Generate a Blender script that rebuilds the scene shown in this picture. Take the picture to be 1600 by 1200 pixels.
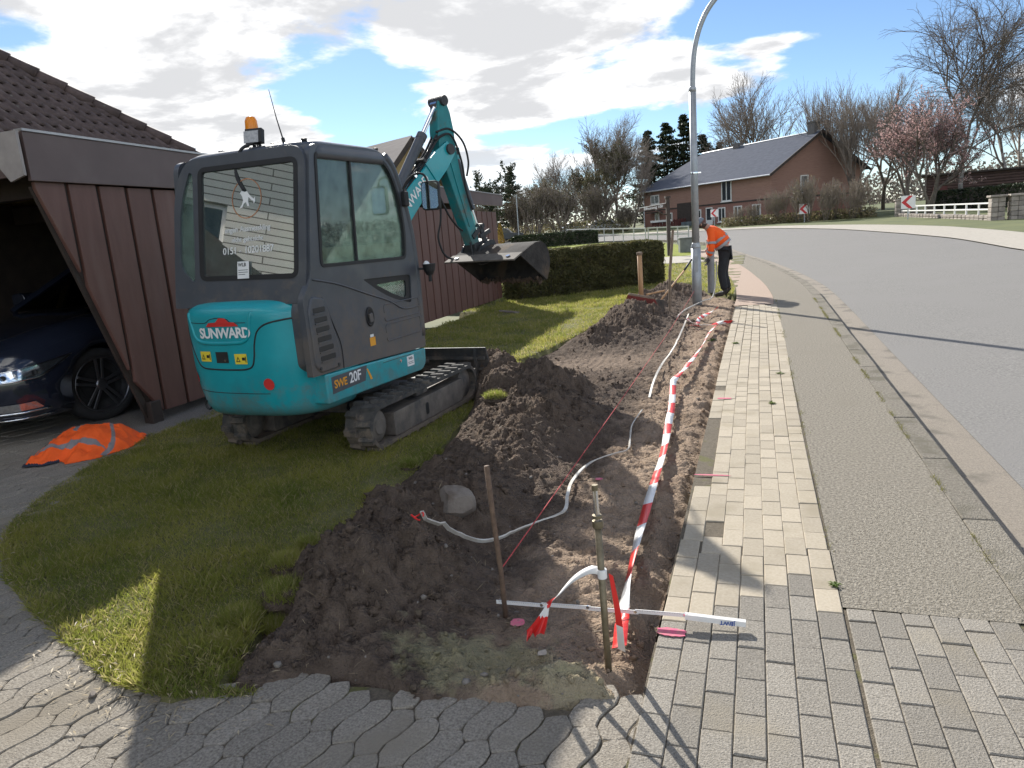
import bpy, bmesh, math, random
import numpy as np
from mathutils import Vector, Matrix, Euler
R=math.radians
sc=bpy.context.scene
for o in list(bpy.data.objects): bpy.data.objects.remove(o)
COL=sc.collection
random.seed(7); RNG=np.random.default_rng(7)
# ------------------------------------------------------------------ camera (x = right of street, y = along street, z = up)
cam=bpy.data.cameras.new('camera'); camo=bpy.data.objects.new('camera',cam); COL.objects.link(camo)
cam.sensor_width=36; cam.lens=1130/1600*36; cam.clip_end=3000; cam.clip_start=.05
YAW,PITCH,ROLL=R(19.24),R(11.81),math.atan(.08)
camo.matrix_world=Matrix.Translation((.39,0,1.62))@Matrix.Rotation(YAW,4,'Z')@Matrix.Rotation(R(90)-PITCH,4,'X')@Matrix.Rotation(-ROLL,4,'Z')
sc.camera=camo
# ------------------------------------------------------------------ light
SUN_EL=R(30); SUN_DIR=Vector((-.583*math.cos(SUN_EL),.812*math.cos(SUN_EL),math.sin(SUN_EL))).normalized()
sun=bpy.data.lights.new('sun','SUN'); sun.energy=3.05; sun.angle=R(.53); sun.color=(1,.955,.88)
suno=bpy.data.objects.new('sun',sun); COL.objects.link(suno)
suno.rotation_euler=SUN_DIR.to_track_quat('Z','Y').to_euler()
sc.view_settings.view_transform='Standard'; sc.view_settings.look='None'; sc.view_settings.exposure=1.42; sc.view_settings.gamma=1
# ------------------------------------------------------------------ world: physical sky with cumulus clouds
w=bpy.data.worlds.new('World'); sc.world=w; w.use_nodes=True
nt=w.node_tree; N=nt.nodes; L=nt.links
for n in list(N): N.remove(n)
def nd(t,**k):
    n=N.new(t)
    for a,b in k.items(): setattr(n,a,b)
    return n
def mth(op,a,b=None,c=None,clamp=False):
    n=nd('ShaderNodeMath',operation=op,use_clamp=clamp)
    for i,v in enumerate((a,b,c)):
        if v is None: continue
        if isinstance(v,(int,float)): n.inputs[i].default_value=v
        else: L.new(v,n.inputs[i])
    return n.outputs[0]
def vm(op,a,b=None):
    n=nd('ShaderNodeVectorMath',operation=op)
    for i,v in enumerate((a,b)):
        if v is None: continue
        if isinstance(v,(tuple,list,Vector)): n.inputs[i].default_value=v
        else: L.new(v,n.inputs[i])
    return n
sky=nd('ShaderNodeTexSky',sky_type='NISHITA'); sky.sun_disc=False; sky.sun_elevation=SUN_EL
sky.sun_rotation=math.atan2(SUN_DIR.x,SUN_DIR.y); sky.air_density=.8; sky.dust_density=.05; sky.ozone_density=3.5
tc=nd('ShaderNodeTexCoord'); D=tc.outputs['Generated']
sx=nd('ShaderNodeSeparateXYZ'); L.new(D,sx.inputs[0])
den=mth('ADD',mth('MAXIMUM',sx.outputs[2],0.),.16)
cx=nd('ShaderNodeCombineXYZ'); L.new(mth('DIVIDE',sx.outputs[0],den),cx.inputs[0]); L.new(mth('DIVIDE',sx.outputs[1],den),cx.inputs[1])
L.new(mth('MULTIPLY',sx.outputs[2],3.0),cx.inputs[2])
def fbm(off,scale,detail=9,rough=.56,dist=.25):
    n=nd('ShaderNodeTexNoise',noise_dimensions='3D'); n.inputs['Scale'].default_value=scale
    n.inputs['Detail'].default_value=detail; n.inputs['Roughness'].default_value=rough; n.inputs['Distortion'].default_value=dist
    L.new(vm('ADD',cx.outputs[0],off).outputs[0],n.inputs['Vector']); return n.outputs[0]
def skydir(az,el):   # az: degrees right of the street axis, el: degrees up
    return Vector((math.sin(R(az))*math.cos(R(el)),math.cos(R(az))*math.cos(R(el)),math.sin(R(el))))
def blob(az,el,wid,hei,amt):   # a bank of cloud in the sky at bearing az
    c=skydir(az,el); q=vm('SUBTRACT',D,c).outputs[0]
    rr=vm('DOT_PRODUCT',q,(math.cos(R(az)),-math.sin(R(az)),0)).outputs['Value']
    uu=vm('DOT_PRODUCT',q,(0,0,1)).outputs['Value']
    d2=mth('ADD',mth('POWER',mth('DIVIDE',rr,math.sin(R(wid))),2),mth('POWER',mth('DIVIDE',uu,math.sin(R(hei))),2))
    front=mth('GREATER_THAN',vm('DOT_PRODUCT',D,c).outputs['Value'],.3)
    return mth('MULTIPLY',mth('MULTIPLY',mth('EXPONENT',mth('MULTIPLY',d2,-1.)),amt),front)
BL=[(-42.2,15.4,15.2,5.1,0.2),(-39.0,10.8,7.6,3.5,0.16),(-14.3,14.2,11.7,4.3,0.2),(-5.2,12.8,4.1,2.5,0.1),(-16.6,8.9,7.6,2.3,0.14),(-19.8,5.3,6.6,1.8,0.12),(-4.4,9.0,3.5,1.5,0.12),(0.4,11.0,3.5,0.8,0.14),(2.1,7.3,3.8,1.6,0.14),(4.5,11.5,2.5,0.7,0.1),(15.5,6.9,2.5,4.1,0.14),(-48.0,12.3,4.6,3.0,0.1),(-33.3,8.1,3.0,2.5,0.08),(-49.6,13.9,3.5,1.3,-0.3),(-27.1,9.8,5.6,2.5,-0.22),(-27.8,13.6,1.5,2.5,-0.12),(8.8,9.2,9.6,6.6,-0.3),(-9.6,6.7,7.1,1.3,-0.16),(-0.8,13.6,4.6,1.5,-0.22),(-2.2,10.8,2.0,1.5,-0.14),(-8.0,10.7,3.0,1.0,-0.05),(-29.4,6.1,4.6,3.0,-0.1),(-21.7,15.6,2.0,1.5,-0.05)]
f1=fbm((3.1,7.7,1.2),1.5,11,.58,.15)
bias=None
for b in BL:
    v=blob(*b); bias=v if bias is None else mth('ADD',bias,v)
dens=mth('ADD',f1,bias)
cov=nd('ShaderNodeMapRange',interpolation_type='SMOOTHSTEP'); L.new(dens,cov.inputs[0]); cov.inputs[1].default_value=.492; cov.inputs[2].default_value=.60
# towards the sun the thick parts of a cloud are grey and its rims white; away from the sun the unseen, front-lit clouds are made brighter to add fill
f2=fbm((3.1-.06,7.7+.09,1.2+.16),1.5,11,.58,.15)
thick=nd('ShaderNodeMapRange',interpolation_type='SMOOTHSTEP'); L.new(mth('ADD',mth('ADD',mth('MULTIPLY',f2,.55),mth('MULTIPLY',f1,.45)),mth('ADD',mth('MULTIPLY',bias,.8),mth('MULTIPLY',mth('SUBTRACT',f2,f1),1.6))),thick.inputs[0]); thick.inputs[1].default_value=.50; thick.inputs[2].default_value=.78
cc=nd('ShaderNodeMix',data_type='RGBA'); L.new(thick.outputs[0],cc.inputs[0])
cc.inputs[6].default_value=(9.2,9.2,9.2,1); cc.inputs[7].default_value=(5.2,5.25,5.4,1)
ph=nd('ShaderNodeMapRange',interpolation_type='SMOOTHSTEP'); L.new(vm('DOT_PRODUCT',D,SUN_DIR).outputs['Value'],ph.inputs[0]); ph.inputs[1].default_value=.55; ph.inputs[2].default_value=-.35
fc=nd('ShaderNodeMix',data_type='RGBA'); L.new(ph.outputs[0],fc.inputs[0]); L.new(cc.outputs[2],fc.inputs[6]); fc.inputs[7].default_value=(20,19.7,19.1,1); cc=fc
hz=nd('ShaderNodeMapRange'); L.new(sx.outputs[2],hz.inputs[0]); hz.inputs[1].default_value=-.02; hz.inputs[2].default_value=.12; hz.inputs[3].default_value=.45; hz.inputs[4].default_value=1
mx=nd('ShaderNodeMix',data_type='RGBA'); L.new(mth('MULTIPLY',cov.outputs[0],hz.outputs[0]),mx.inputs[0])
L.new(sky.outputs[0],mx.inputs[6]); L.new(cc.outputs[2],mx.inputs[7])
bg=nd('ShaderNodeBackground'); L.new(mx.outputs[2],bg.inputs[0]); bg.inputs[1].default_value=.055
out=nd('ShaderNodeOutputWorld'); L.new(bg.outputs[0],out.inputs[0])
# ------------------------------------------------------------------ helpers
def tag(o,label=None,cat=None,group=None,kind=None):
    if label: o['label']=label
    if cat: o['category']=cat
    if group: o['group']=group
    if kind: o['kind']=kind
    return o
def empty(name,loc=(0,0,0),rz=0,label=None,cat=None,group=None):
    o=bpy.data.objects.new(name,None); COL.objects.link(o); o.location=loc; o.rotation_euler=(0,0,rz); o.empty_display_size=.1
    return tag(o,label,cat,group)
def link(name,me,mat=None,parent=None,loc=None,rot=None):
    o=bpy.data.objects.new(name,me); COL.objects.link(o)
    if mat is not None and not me.materials:
        for m_ in (mat if isinstance(mat,(list,tuple)) else [mat]): me.materials.append(m_)
    if parent: o.parent=parent
    if loc is not None: o.location=loc
    if rot is not None: o.rotation_euler=rot
    return o
def obj(name,VF,mat,parent=None,smooth=False,bev=0,seg=2,loc=None,rot=None):
    V,Fc=VF[0],VF[1]
    me=bpy.data.meshes.new(name); me.from_pydata([tuple(v) for v in V],[],[tuple(f) for f in Fc]); me.update()
    if len(VF)>2: me.polygons.foreach_set('material_index',VF[2])
    o=link(name,me,mat,parent,loc,rot)
    if smooth or bev: me.polygons.foreach_set('use_smooth',[True]*len(me.polygons))
    if bev:
        b=o.modifiers.new('bevel','BEVEL'); b.width=bev; b.segments=seg; b.limit_method='ANGLE'; b.angle_limit=R(35); b.harden_normals=True
    return o
def npmesh(name,V,Fa,mat,parent=None,smooth=False,mi=None):
    V=np.asarray(V,np.float32); Fa=np.asarray(Fa,np.int32); k=Fa.shape[1]
    me=bpy.data.meshes.new(name); me.vertices.add(len(V)); me.vertices.foreach_set('co',V.ravel())
    me.loops.add(Fa.size); me.loops.foreach_set('vertex_index',Fa.ravel())
    me.polygons.add(len(Fa)); me.polygons.foreach_set('loop_start',np.arange(0,Fa.size,k,dtype=np.int32)); me.polygons.foreach_set('loop_total',np.full(len(Fa),k,np.int32))
    if smooth: me.polygons.foreach_set('use_smooth',np.ones(len(Fa),bool))
    if mi is not None: me.polygons.foreach_set('material_index',np.asarray(mi,np.int32))
    me.update(calc_edges=True); return link(name,me,mat,parent)
def join(*parts):
    V=[];Fc=[]
    for v,f in parts:
        n=len(V); V+=list(v); Fc+=[tuple(i+n for i in q) for q in f]
    return V,Fc
def xf(VF,M):
    return [tuple(M@Vector(v)) for v in VF[0]],VF[1]
def box(x0,x1,y0,y1,z0,z1):
    return [(x0,y0,z0),(x1,y0,z0),(x1,y1,z0),(x0,y1,z0),(x0,y0,z1),(x1,y0,z1),(x1,y1,z1),(x0,y1,z1)],[(3,2,1,0),(4,5,6,7),(0,1,5,4),(1,2,6,5),(2,3,7,6),(3,0,4,7)]
def cbox(c,s,rot=None):
    b=box(-s[0]/2,s[0]/2,-s[1]/2,s[1]/2,-s[2]/2,s[2]/2)
    M=Matrix.Translation(c)
    if rot: M=M@Euler(rot).to_matrix().to_4x4()
    return xf(b,M)
def bar(p,q,w,h,up=(0,0,1)):
    p,q=Vector(p),Vector(q); d=(q-p); l=d.length; d.normalize(); u=Vector(up); s=d.cross(u).normalized(); u=s.cross(d)
    M=Matrix((( s.x,d.x,u.x,p.x),(s.y,d.y,u.y,p.y),(s.z,d.z,u.z,p.z),(0,0,0,1)))
    return xf(box(-w/2,w/2,0,l,-h/2,h/2),M)
def tube(pts,r,n=8,cap=True):
    pts=[Vector(p) for p in pts]; m_=len(pts); rs=r if isinstance(r,(list,tuple)) else [r]*m_
    V=[];Fc=[]; t=(pts[1]-pts[0]).normalized(); a=t.orthogonal().normalized()
    for i,p in enumerate(pts):
        t=((pts[min(i+1,m_-1)]-pts[max(i-1,0)])).normalized()
        a=(a-t*a.dot(t)).normalized(); b=t.cross(a)
        for k in range(n):
            th=2*math.pi*k/n; V.append(tuple(p+(a*math.cos(th)+b*math.sin(th))*rs[i]))
    for i in range(m_-1):
        for k in range(n):
            k2=(k+1)%n; Fc.append((i*n+k,i*n+k2,(i+1)*n+k2,(i+1)*n+k))
    if cap: Fc.append(tuple(range(n-1,-1,-1))); Fc.append(tuple((m_-1)*n+k for k in range(n)))
    return V,Fc
def cyl(p,q,r,n=16,r2=None): return tube([p,q],[r,r if r2 is None else r2],n)
def spline(pts,k=6):
    P=[Vector(p) for p in pts]; o=[]
    for i in range(len(P)-1):
        p0,p1,p2,p3=P[max(i-1,0)],P[i],P[i+1],P[min(i+2,len(P)-1)]
        for j in range(k):
            t=j/k; o.append(.5*((2*p1)+(p2-p0)*t+(2*p0-5*p1+4*p2-p3)*t*t+(3*p1-p0-3*p2+p3)*t**3))
    o.append(P[-1]); return o
def prism(poly,axis,a0,a1):
    """extrude 2-D polygon; axis 'x': poly=(y,z); 'y': (x,z); 'z': (x,y)"""
    f={'x':lambda p,t:(t,p[0],p[1]),'y':lambda p,t:(p[0],t,p[1]),'z':lambda p,t:(p[0],p[1],t)}[axis]
    n=len(poly); V=[f(p,a0) for p in poly]+[f(p,a1) for p in poly]
    Fc=[tuple(range(n-1,-1,-1)),tuple(range(n,2*n))]+[(i,(i+1)%n,n+(i+1)%n,n+i) for i in range(n)]
    return fixn(V,Fc)
def fixn(V,Fc):
    bm=bmesh.new(); vs=[bm.verts.new(v) for v in V]
    for f in Fc: bm.faces.new([vs[i] for i in f])
    bmesh.ops.recalc_face_normals(bm,faces=bm.faces); bm.verts.index_update()
    r=([tuple(v.co) for v in bm.verts],[tuple(v.index for v in f.verts) for f in bm.faces]); bm.free(); return r
def plate(outline,holes,axis,a0,a1):
    """flat plate with holes, extruded from a0 to a1"""
    f={'x':lambda p,t:(t,p[0],p[1]),'y':lambda p,t:(p[0],t,p[1]),'z':lambda p,t:(p[0],p[1],t)}[axis]
    bm=bmesh.new(); E=[]
    for lp in [outline]+list(holes):
        vs=[bm.verts.new(f(p,a0)) for p in lp]
        E+=[bm.edges.new((vs[i],vs[(i+1)%len(vs)])) for i in range(len(vs))]
    bmesh.ops.triangle_fill(bm,edges=E,use_beauty=True,use_dissolve=False)
    r=bmesh.ops.extrude_face_region(bm,geom=bm.faces[:]); d=Vector(f((0,0),a1))-Vector(f((0,0),a0))
    bmesh.ops.translate(bm,vec=d,verts=[v for v in r['geom'] if isinstance(v,bmesh.types.BMVert)])
    bmesh.ops.recalc_face_normals(bm,faces=bm.faces); bm.verts.index_update()
    o=([tuple(v.co) for v in bm.verts],[tuple(v.index for v in q.verts) for q in bm.faces]); bm.free(); return o
def rpoly(pts,r,k=4):
    """round the corners of a polygon; r scalar or list"""
    o=[]; n=len(pts)
    for i in range(n):
        p=Vector(pts[i]); a=Vector(pts[i-1])-p; b=Vector(pts[(i+1)%n])-p; ri=r[i] if isinstance(r,(list,tuple)) else r
        if ri<=0: o.append(tuple(p)); continue
        ra=min(ri,a.length*.49); rb=min(ri,b.length*.49); p0=p+a.normalized()*ra; p2=p+b.normalized()*rb
        for j in range(k+1):
            t=j/k; o.append(tuple(p0*(1-t)**2+p*2*t*(1-t)+p2*t*t))
    return o
def ring2(outline,inset):
    c=Vector((sum(p[0] for p in outline)/len(outline),sum(p[1] for p in outline)/len(outline))); o=[]; n=len(outline)
    for i in range(n):
        a,b,p=Vector(outline[i-1]),Vector(outline[(i+1)%n]),Vector(outline[i]); t=(b-a).normalized(); nn=Vector((-t.y,t.x))
        if nn.dot(c-p)<0: nn=-nn
        o.append(tuple(p+nn*inset))
    return o
def lathe(prof,c,axis='z',n=20):
    V=[];Fc=[]; m_=len(prof)
    for i,(r_,h_) in enumerate(prof):
        for k in range(n):
            th=2*math.pi*k/n; a,b=r_*math.cos(th),r_*math.sin(th)
            p={'z':(a,b,h_),'x':(h_,a,b),'y':(b,h_,a)}[axis]; V.append((c[0]+p[0],c[1]+p[1],c[2]+p[2]))
    for i in range(m_-1):
        for k in range(n): Fc.append((i*n+k,i*n+(k+1)%n,(i+1)*n+(k+1)%n,(i+1)*n+k))
    Fc.append(tuple(range(n-1,-1,-1))); Fc.append(tuple((m_-1)*n+k for k in range(n))); return V,Fc
def text2d(s,size,spacing=1.0,bold=0.,shear=0):
    cu=bpy.data.curves.new('t','FONT'); cu.body=s; cu.size=size; cu.space_character=spacing; cu.offset=bold; cu.shear=shear; cu.align_x='CENTER'; cu.align_y='CENTER'; cu.resolution_u=3
    o=bpy.data.objects.new('t',cu); COL.objects.link(o); bpy.context.view_layer.update()
    me=bpy.data.meshes.new_from_object(o.evaluated_get(bpy.context.evaluated_depsgraph_get()))
    r=([(v.co.x,v.co.y) for v in me.vertices],[tuple(p.vertices) for p in me.polygons])
    bpy.data.objects.remove(o); bpy.data.curves.remove(cu); bpy.data.meshes.remove(me); return r
def copytree(o,parent=None):
    c=o.copy(); COL.objects.link(c); c.parent=parent
    for ch in o.children: copytree(ch,c)
    return c
# numpy gradient noise
_P=RNG.permutation(512); _P=np.concatenate([_P,_P,_P]); _A=RNG.uniform(0,2*np.pi,512); _G=np.stack([np.cos(_A),np.sin(_A)],1)
def pn(x,y):
    xi=np.floor(x).astype(int); yi=np.floor(y).astype(int); xf_=x-xi; yf=y-yi; xi%=512; yi%=512
    u=xf_**3*(xf_*(xf_*6-15)+10); v=yf**3*(yf*(yf*6-15)+10)
    def gr(a,b,dx,dy):
        g_=_G[_P[_P[a%512]+b%512]%512]; return g_[...,0]*dx+g_[...,1]*dy
    return (1-u)*(1-v)*gr(xi,yi,xf_,yf)+u*(1-v)*gr(xi+1,yi,xf_-1,yf)+(1-u)*v*gr(xi,yi+1,xf_,yf-1)+u*v*gr(xi+1,yi+1,xf_-1,yf-1)
def fb(x,y,s,o=4,g_=.5):
    r=0;a=1
    for i in range(o): r=r+a*pn(x*s+i*17.3,y*s+i*9.1); s*=2.03; a*=g_
    return r
def inpoly(px,py,poly):
    ins=np.zeros(px.shape,bool); n=len(poly); j=n-1
    for i in range(n):
        xi,yi=poly[i]; xj,yj=poly[j]
        if yi!=yj: ins^=((yi>py)!=(yj>py))&(px<(xj-xi)*(py-yi)/(yj-yi)+xi)
        j=i
    return ins
def pdist(px,py,poly,closed=True):
    d=np.full(px.shape,1e9); n=len(poly)
    for i in range(n if closed else n-1):
        ax,ay=poly[i]; bx,by=poly[(i+1)%n]; ex,ey=bx-ax,by-ay; t=np.clip(((px-ax)*ex+(py-ay)*ey)/(ex*ex+ey*ey+1e-12),0,1)
        d=np.minimum(d,np.hypot(px-ax-t*ex,py-ay-t*ey))
    return d
def ss(a,b,x):
    t=np.clip((x-a)/(b-a),0,1); return t*t*(3-2*t)
# ------------------------------------------------------------------ materials
MC={}
def pm(name,c,rough=.6,metal=0,var=.18,ns=6,c2=None,bump=0,bs=60,rnd=0,spec=.5,c3=None,s3=1.5,t3=(.5,.62),coat=0,detail=6,stretch=None,bdist=.02):
    if name in MC: return MC[name]
    m_=bpy.data.materials.new(name); m_.use_nodes=True; t=m_.node_tree; b=t.nodes['Principled BSDF']; n=t.nodes; l=t.links
    b.inputs['Roughness'].default_value=rough; b.inputs['Metallic'].default_value=metal; b.inputs['Specular IOR Level'].default_value=spec; b.inputs['Coat Weight'].default_value=coat
    ge=n.new('ShaderNodeNewGeometry'); vec=ge.outputs['Position']
    if stretch:
        mp=n.new('ShaderNodeMapping'); mp.inputs['Scale'].default_value=stretch; l.new(vec,mp.inputs['Vector']); vec=mp.outputs[0]
    no=n.new('ShaderNodeTexNoise'); no.inputs['Scale'].default_value=ns; no.inputs['Detail'].default_value=detail; no.inputs['Roughness'].default_value=.6; l.new(vec,no.inputs['Vector'])
    rp=n.new('ShaderNodeMapRange'); l.new(no.outputs[0],rp.inputs[0]); rp.inputs[1].default_value=.3; rp.inputs[2].default_value=.7
    mi=n.new('ShaderNodeMix'); mi.data_type='RGBA'; l.new(rp.outputs[0],mi.inputs[0])
    d=c2 if c2 else tuple(min(1,x*(1+var)) for x in c); e=c if c2 else tuple(x*(1-var) for x in c)
    mi.inputs[6].default_value=(*e,1); mi.inputs[7].default_value=(*d,1); col=mi.outputs[2]
    if c3:
        n3=n.new('ShaderNodeTexNoise'); n3.inputs['Scale'].default_value=s3; n3.inputs['Detail'].default_value=5; l.new(vec,n3.inputs['Vector'])
        r3=n.new('ShaderNodeMapRange'); r3.interpolation_type='SMOOTHSTEP'; l.new(n3.outputs[0],r3.inputs[0]); r3.inputs[1].default_value=t3[0]; r3.inputs[2].default_value=t3[1]
        m3=n.new('ShaderNodeMix'); m3.data_type='RGBA'; l.new(r3.outputs[0],m3.inputs[0]); l.new(col,m3.inputs[6]); m3.inputs[7].default_value=(*c3,1); col=m3.outputs[2]
    if rnd:
        oi=n.new('ShaderNodeObjectInfo'); mr=n.new('ShaderNodeMapRange'); l.new(oi.outputs['Random'],mr.inputs[0]); mr.inputs[3].default_value=1-rnd; mr.inputs[4].default_value=1+rnd
        hs=n.new('ShaderNodeHueSaturation'); l.new(mr.outputs[0],hs.inputs['Value']); l.new(col,hs.inputs['Color']); col=hs.outputs[0]
    l.new(col,b.inputs['Base Color'])
    if bump:
        bn=n.new('ShaderNodeTexNoise'); bn.inputs['Scale'].default_value=bs; bn.inputs['Detail'].default_value=5; l.new(ge.outputs['Position'],bn.inputs['Vector'])
        bp=n.new('ShaderNodeBump'); bp.inputs['Strength'].default_value=bump; bp.inputs['Distance'].default_value=bdist; l.new(bn.outputs[0],bp.inputs['Height']); l.new(bp.outputs[0],b.inputs['Normal'])
    MC[name]=m_; return m_
def glassm(name,tint,refl=.12,rough=0.0,dust=0.,dcol=(.62,.74,.68)):
    m_=bpy.data.materials.new(name); m_.use_nodes=True; t=m_.node_tree; n=t.nodes; l=t.links; n.remove(n['Principled BSDF'])
    tr=n.new('ShaderNodeBsdfTransparent'); tr.inputs[0].default_value=(*tint,1); gl=n.new('ShaderNodeBsdfGlossy'); gl.inputs['Roughness'].default_value=rough
    fr=n.new('ShaderNodeFresnel'); fr.inputs['IOR'].default_value=1.5; ad=n.new('ShaderNodeMath'); ad.inputs[1].default_value=refl; l.new(fr.outputs[0],ad.inputs[0])
    ms=n.new('ShaderNodeMixShader'); l.new(ad.outputs[0],ms.inputs[0]); l.new(tr.outputs[0],ms.inputs[1]); l.new(gl.outputs[0],ms.inputs[2]); o_=ms.outputs[0]
    if dust:   # dried splashes and dust film on the pane
        df=n.new('ShaderNodeBsdfDiffuse'); df.inputs[0].default_value=(*dcol,1); tl=n.new('ShaderNodeBsdfTranslucent'); tl.inputs[0].default_value=(*dcol,1); m1=n.new('ShaderNodeMixShader'); m1.inputs[0].default_value=.55; l.new(df.outputs[0],m1.inputs[1]); l.new(tl.outputs[0],m1.inputs[2])
        ge=n.new('ShaderNodeNewGeometry'); no=n.new('ShaderNodeTexNoise'); no.inputs['Scale'].default_value=9; no.inputs['Detail'].default_value=8; no.inputs['Roughness'].default_value=.7; l.new(ge.outputs['Position'],no.inputs['Vector'])
        mr=n.new('ShaderNodeMapRange'); l.new(no.outputs[0],mr.inputs[0]); mr.inputs[1].default_value=.35; mr.inputs[2].default_value=.7; mr.inputs[3].default_value=dust*.45; mr.inputs[4].default_value=dust*1.7
        m2=n.new('ShaderNodeMixShader'); l.new(mr.outputs[0],m2.inputs[0]); l.new(o_,m2.inputs[1]); l.new(m1.outputs[0],m2.inputs[2]); o_=m2.outputs[0]
    l.new(o_,n['Material Output'].inputs[0]); return m_
# ================================================================== SETTING
def leafm(name,c1,c2,trans=.35,rough=.55,ns=3.,c3=None):
    m_=bpy.data.materials.new(name); m_.use_nodes=True; t=m_.node_tree; n=t.nodes; l=t.links; b=n['Principled BSDF']; b.inputs['Roughness'].default_value=rough; b.inputs['Specular IOR Level'].default_value=.25
    ge=n.new('ShaderNodeNewGeometry'); no=n.new('ShaderNodeTexNoise'); no.inputs['Scale'].default_value=ns; no.inputs['Detail'].default_value=4; l.new(ge.outputs['Position'],no.inputs['Vector'])
    rp=n.new('ShaderNodeMapRange'); l.new(no.outputs[0],rp.inputs[0]); rp.inputs[1].default_value=.35; rp.inputs[2].default_value=.65
    mi=n.new('ShaderNodeMix'); mi.data_type='RGBA'; l.new(rp.outputs[0],mi.inputs[0]); mi.inputs[6].default_value=(*c1,1); mi.inputs[7].default_value=(*c2,1); col=mi.outputs[2]
    if c3:   # straw-coloured single blades
        gr=n.new('ShaderNodeMapRange'); l.new(ge.outputs['Random Per Island'],gr.inputs[0]); gr.inputs[1].default_value=.62; gr.inputs[2].default_value=.95
        m3=n.new('ShaderNodeMix'); m3.data_type='RGBA'; l.new(gr.outputs[0],m3.inputs[0]); l.new(col,m3.inputs[6]); m3.inputs[7].default_value=(*c3,1); col=m3.outputs[2]
    l.new(col,b.inputs['Base Color']); tl=n.new('ShaderNodeBsdfTranslucent'); l.new(col,tl.inputs[0]); ms=n.new('ShaderNodeMixShader'); ms.inputs[0].default_value=trans
    l.new(b.outputs[0],ms.inputs[1]); l.new(tl.outputs[0],ms.inputs[2]); l.new(ms.outputs[0],n['Material Output'].inputs[0]); return m_
def zt(y): return .014*max(0.,y-25)
def ztn(y): return .014*np.maximum(0,y-25)
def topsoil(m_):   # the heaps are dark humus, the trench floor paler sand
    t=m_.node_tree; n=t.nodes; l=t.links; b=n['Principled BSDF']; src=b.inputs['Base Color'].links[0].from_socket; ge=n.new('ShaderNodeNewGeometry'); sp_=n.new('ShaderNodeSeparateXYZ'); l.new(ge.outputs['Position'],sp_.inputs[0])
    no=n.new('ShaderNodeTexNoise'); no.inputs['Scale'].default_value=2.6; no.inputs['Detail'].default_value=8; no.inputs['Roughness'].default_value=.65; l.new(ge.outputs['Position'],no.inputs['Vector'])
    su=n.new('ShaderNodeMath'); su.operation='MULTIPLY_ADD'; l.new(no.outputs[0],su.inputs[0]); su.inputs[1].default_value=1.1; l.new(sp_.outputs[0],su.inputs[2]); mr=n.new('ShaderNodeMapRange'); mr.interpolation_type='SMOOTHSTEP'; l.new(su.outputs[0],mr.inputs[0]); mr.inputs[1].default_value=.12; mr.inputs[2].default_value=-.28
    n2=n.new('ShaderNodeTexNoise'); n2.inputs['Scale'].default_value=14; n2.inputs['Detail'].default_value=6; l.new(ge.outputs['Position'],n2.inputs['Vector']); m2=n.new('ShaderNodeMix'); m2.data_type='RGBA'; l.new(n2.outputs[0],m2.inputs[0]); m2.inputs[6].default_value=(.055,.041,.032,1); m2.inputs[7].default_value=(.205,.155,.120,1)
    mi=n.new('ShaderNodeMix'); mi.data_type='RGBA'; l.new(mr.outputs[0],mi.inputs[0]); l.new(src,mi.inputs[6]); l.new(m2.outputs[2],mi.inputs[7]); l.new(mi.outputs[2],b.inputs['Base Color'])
def sandpatch(m_,cx,cy,rx,ry,col):
    t=m_.node_tree; n=t.nodes; l=t.links; b=n['Principled BSDF']; src=b.inputs['Base Color'].links[0].from_socket; ge=n.new('ShaderNodeNewGeometry')
    vs=n.new('ShaderNodeVectorMath'); vs.operation='SUBTRACT'; l.new(ge.outputs['Position'],vs.inputs[0]); vs.inputs[1].default_value=(cx,cy,0); vd=n.new('ShaderNodeVectorMath'); vd.operation='MULTIPLY'; l.new(vs.outputs[0],vd.inputs[0]); vd.inputs[1].default_value=(1/rx,1/ry,0)
    ln=n.new('ShaderNodeVectorMath'); ln.operation='LENGTH'; l.new(vd.outputs[0],ln.inputs[0]); no=n.new('ShaderNodeTexNoise'); no.inputs['Scale'].default_value=11; no.inputs['Detail'].default_value=6; l.new(ge.outputs['Position'],no.inputs['Vector'])
    su=n.new('ShaderNodeMath'); su.operation='MULTIPLY_ADD'; l.new(no.outputs[0],su.inputs[0]); su.inputs[1].default_value=-2.2; l.new(ln.outputs['Value'],su.inputs[2]); mr=n.new('ShaderNodeMapRange'); l.new(su.outputs[0],mr.inputs[0]); mr.inputs[1].default_value=-.05; mr.inputs[2].default_value=-.5; mr.inputs[3].default_value=0; mr.inputs[4].default_value=.5
    mi=n.new('ShaderNodeMix'); mi.data_type='RGBA'; l.new(mr.outputs[0],mi.inputs[0]); l.new(src,mi.inputs[6]); mi.inputs[7].default_value=(*col,1); l.new(mi.outputs[2],b.inputs['Base Color'])
M_far=pm('meadow',(.075,.095,.03),.9,ns=.5,c2=(.13,.14,.045),bump=.4,bs=8)
M_lawn=pm('lawn_soil',(.10,.10,.036),.95,ns=9,c2=(.17,.155,.06),bump=.6,bs=120)
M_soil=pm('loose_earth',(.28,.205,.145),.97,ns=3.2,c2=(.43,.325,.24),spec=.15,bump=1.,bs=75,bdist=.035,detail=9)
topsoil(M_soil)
sandpatch(M_soil,-.62,2.33,.38,.22,(.42,.40,.23)); sandpatch(M_soil,-1.45,8.85,.85,.75,(.33,.25,.185)); sandpatch(M_soil,-.25,2.2,.2,.12,(.40,.37,.23))
M_asph=pm('footpath_asphalt',(.12,.106,.083),.96,ns=62,c2=(.38,.345,.285),spec=.2,bump=1.,bs=120,c3=(.235,.212,.17),s3=2.2,t3=(.50,.85),detail=6,bdist=.012)
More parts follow.
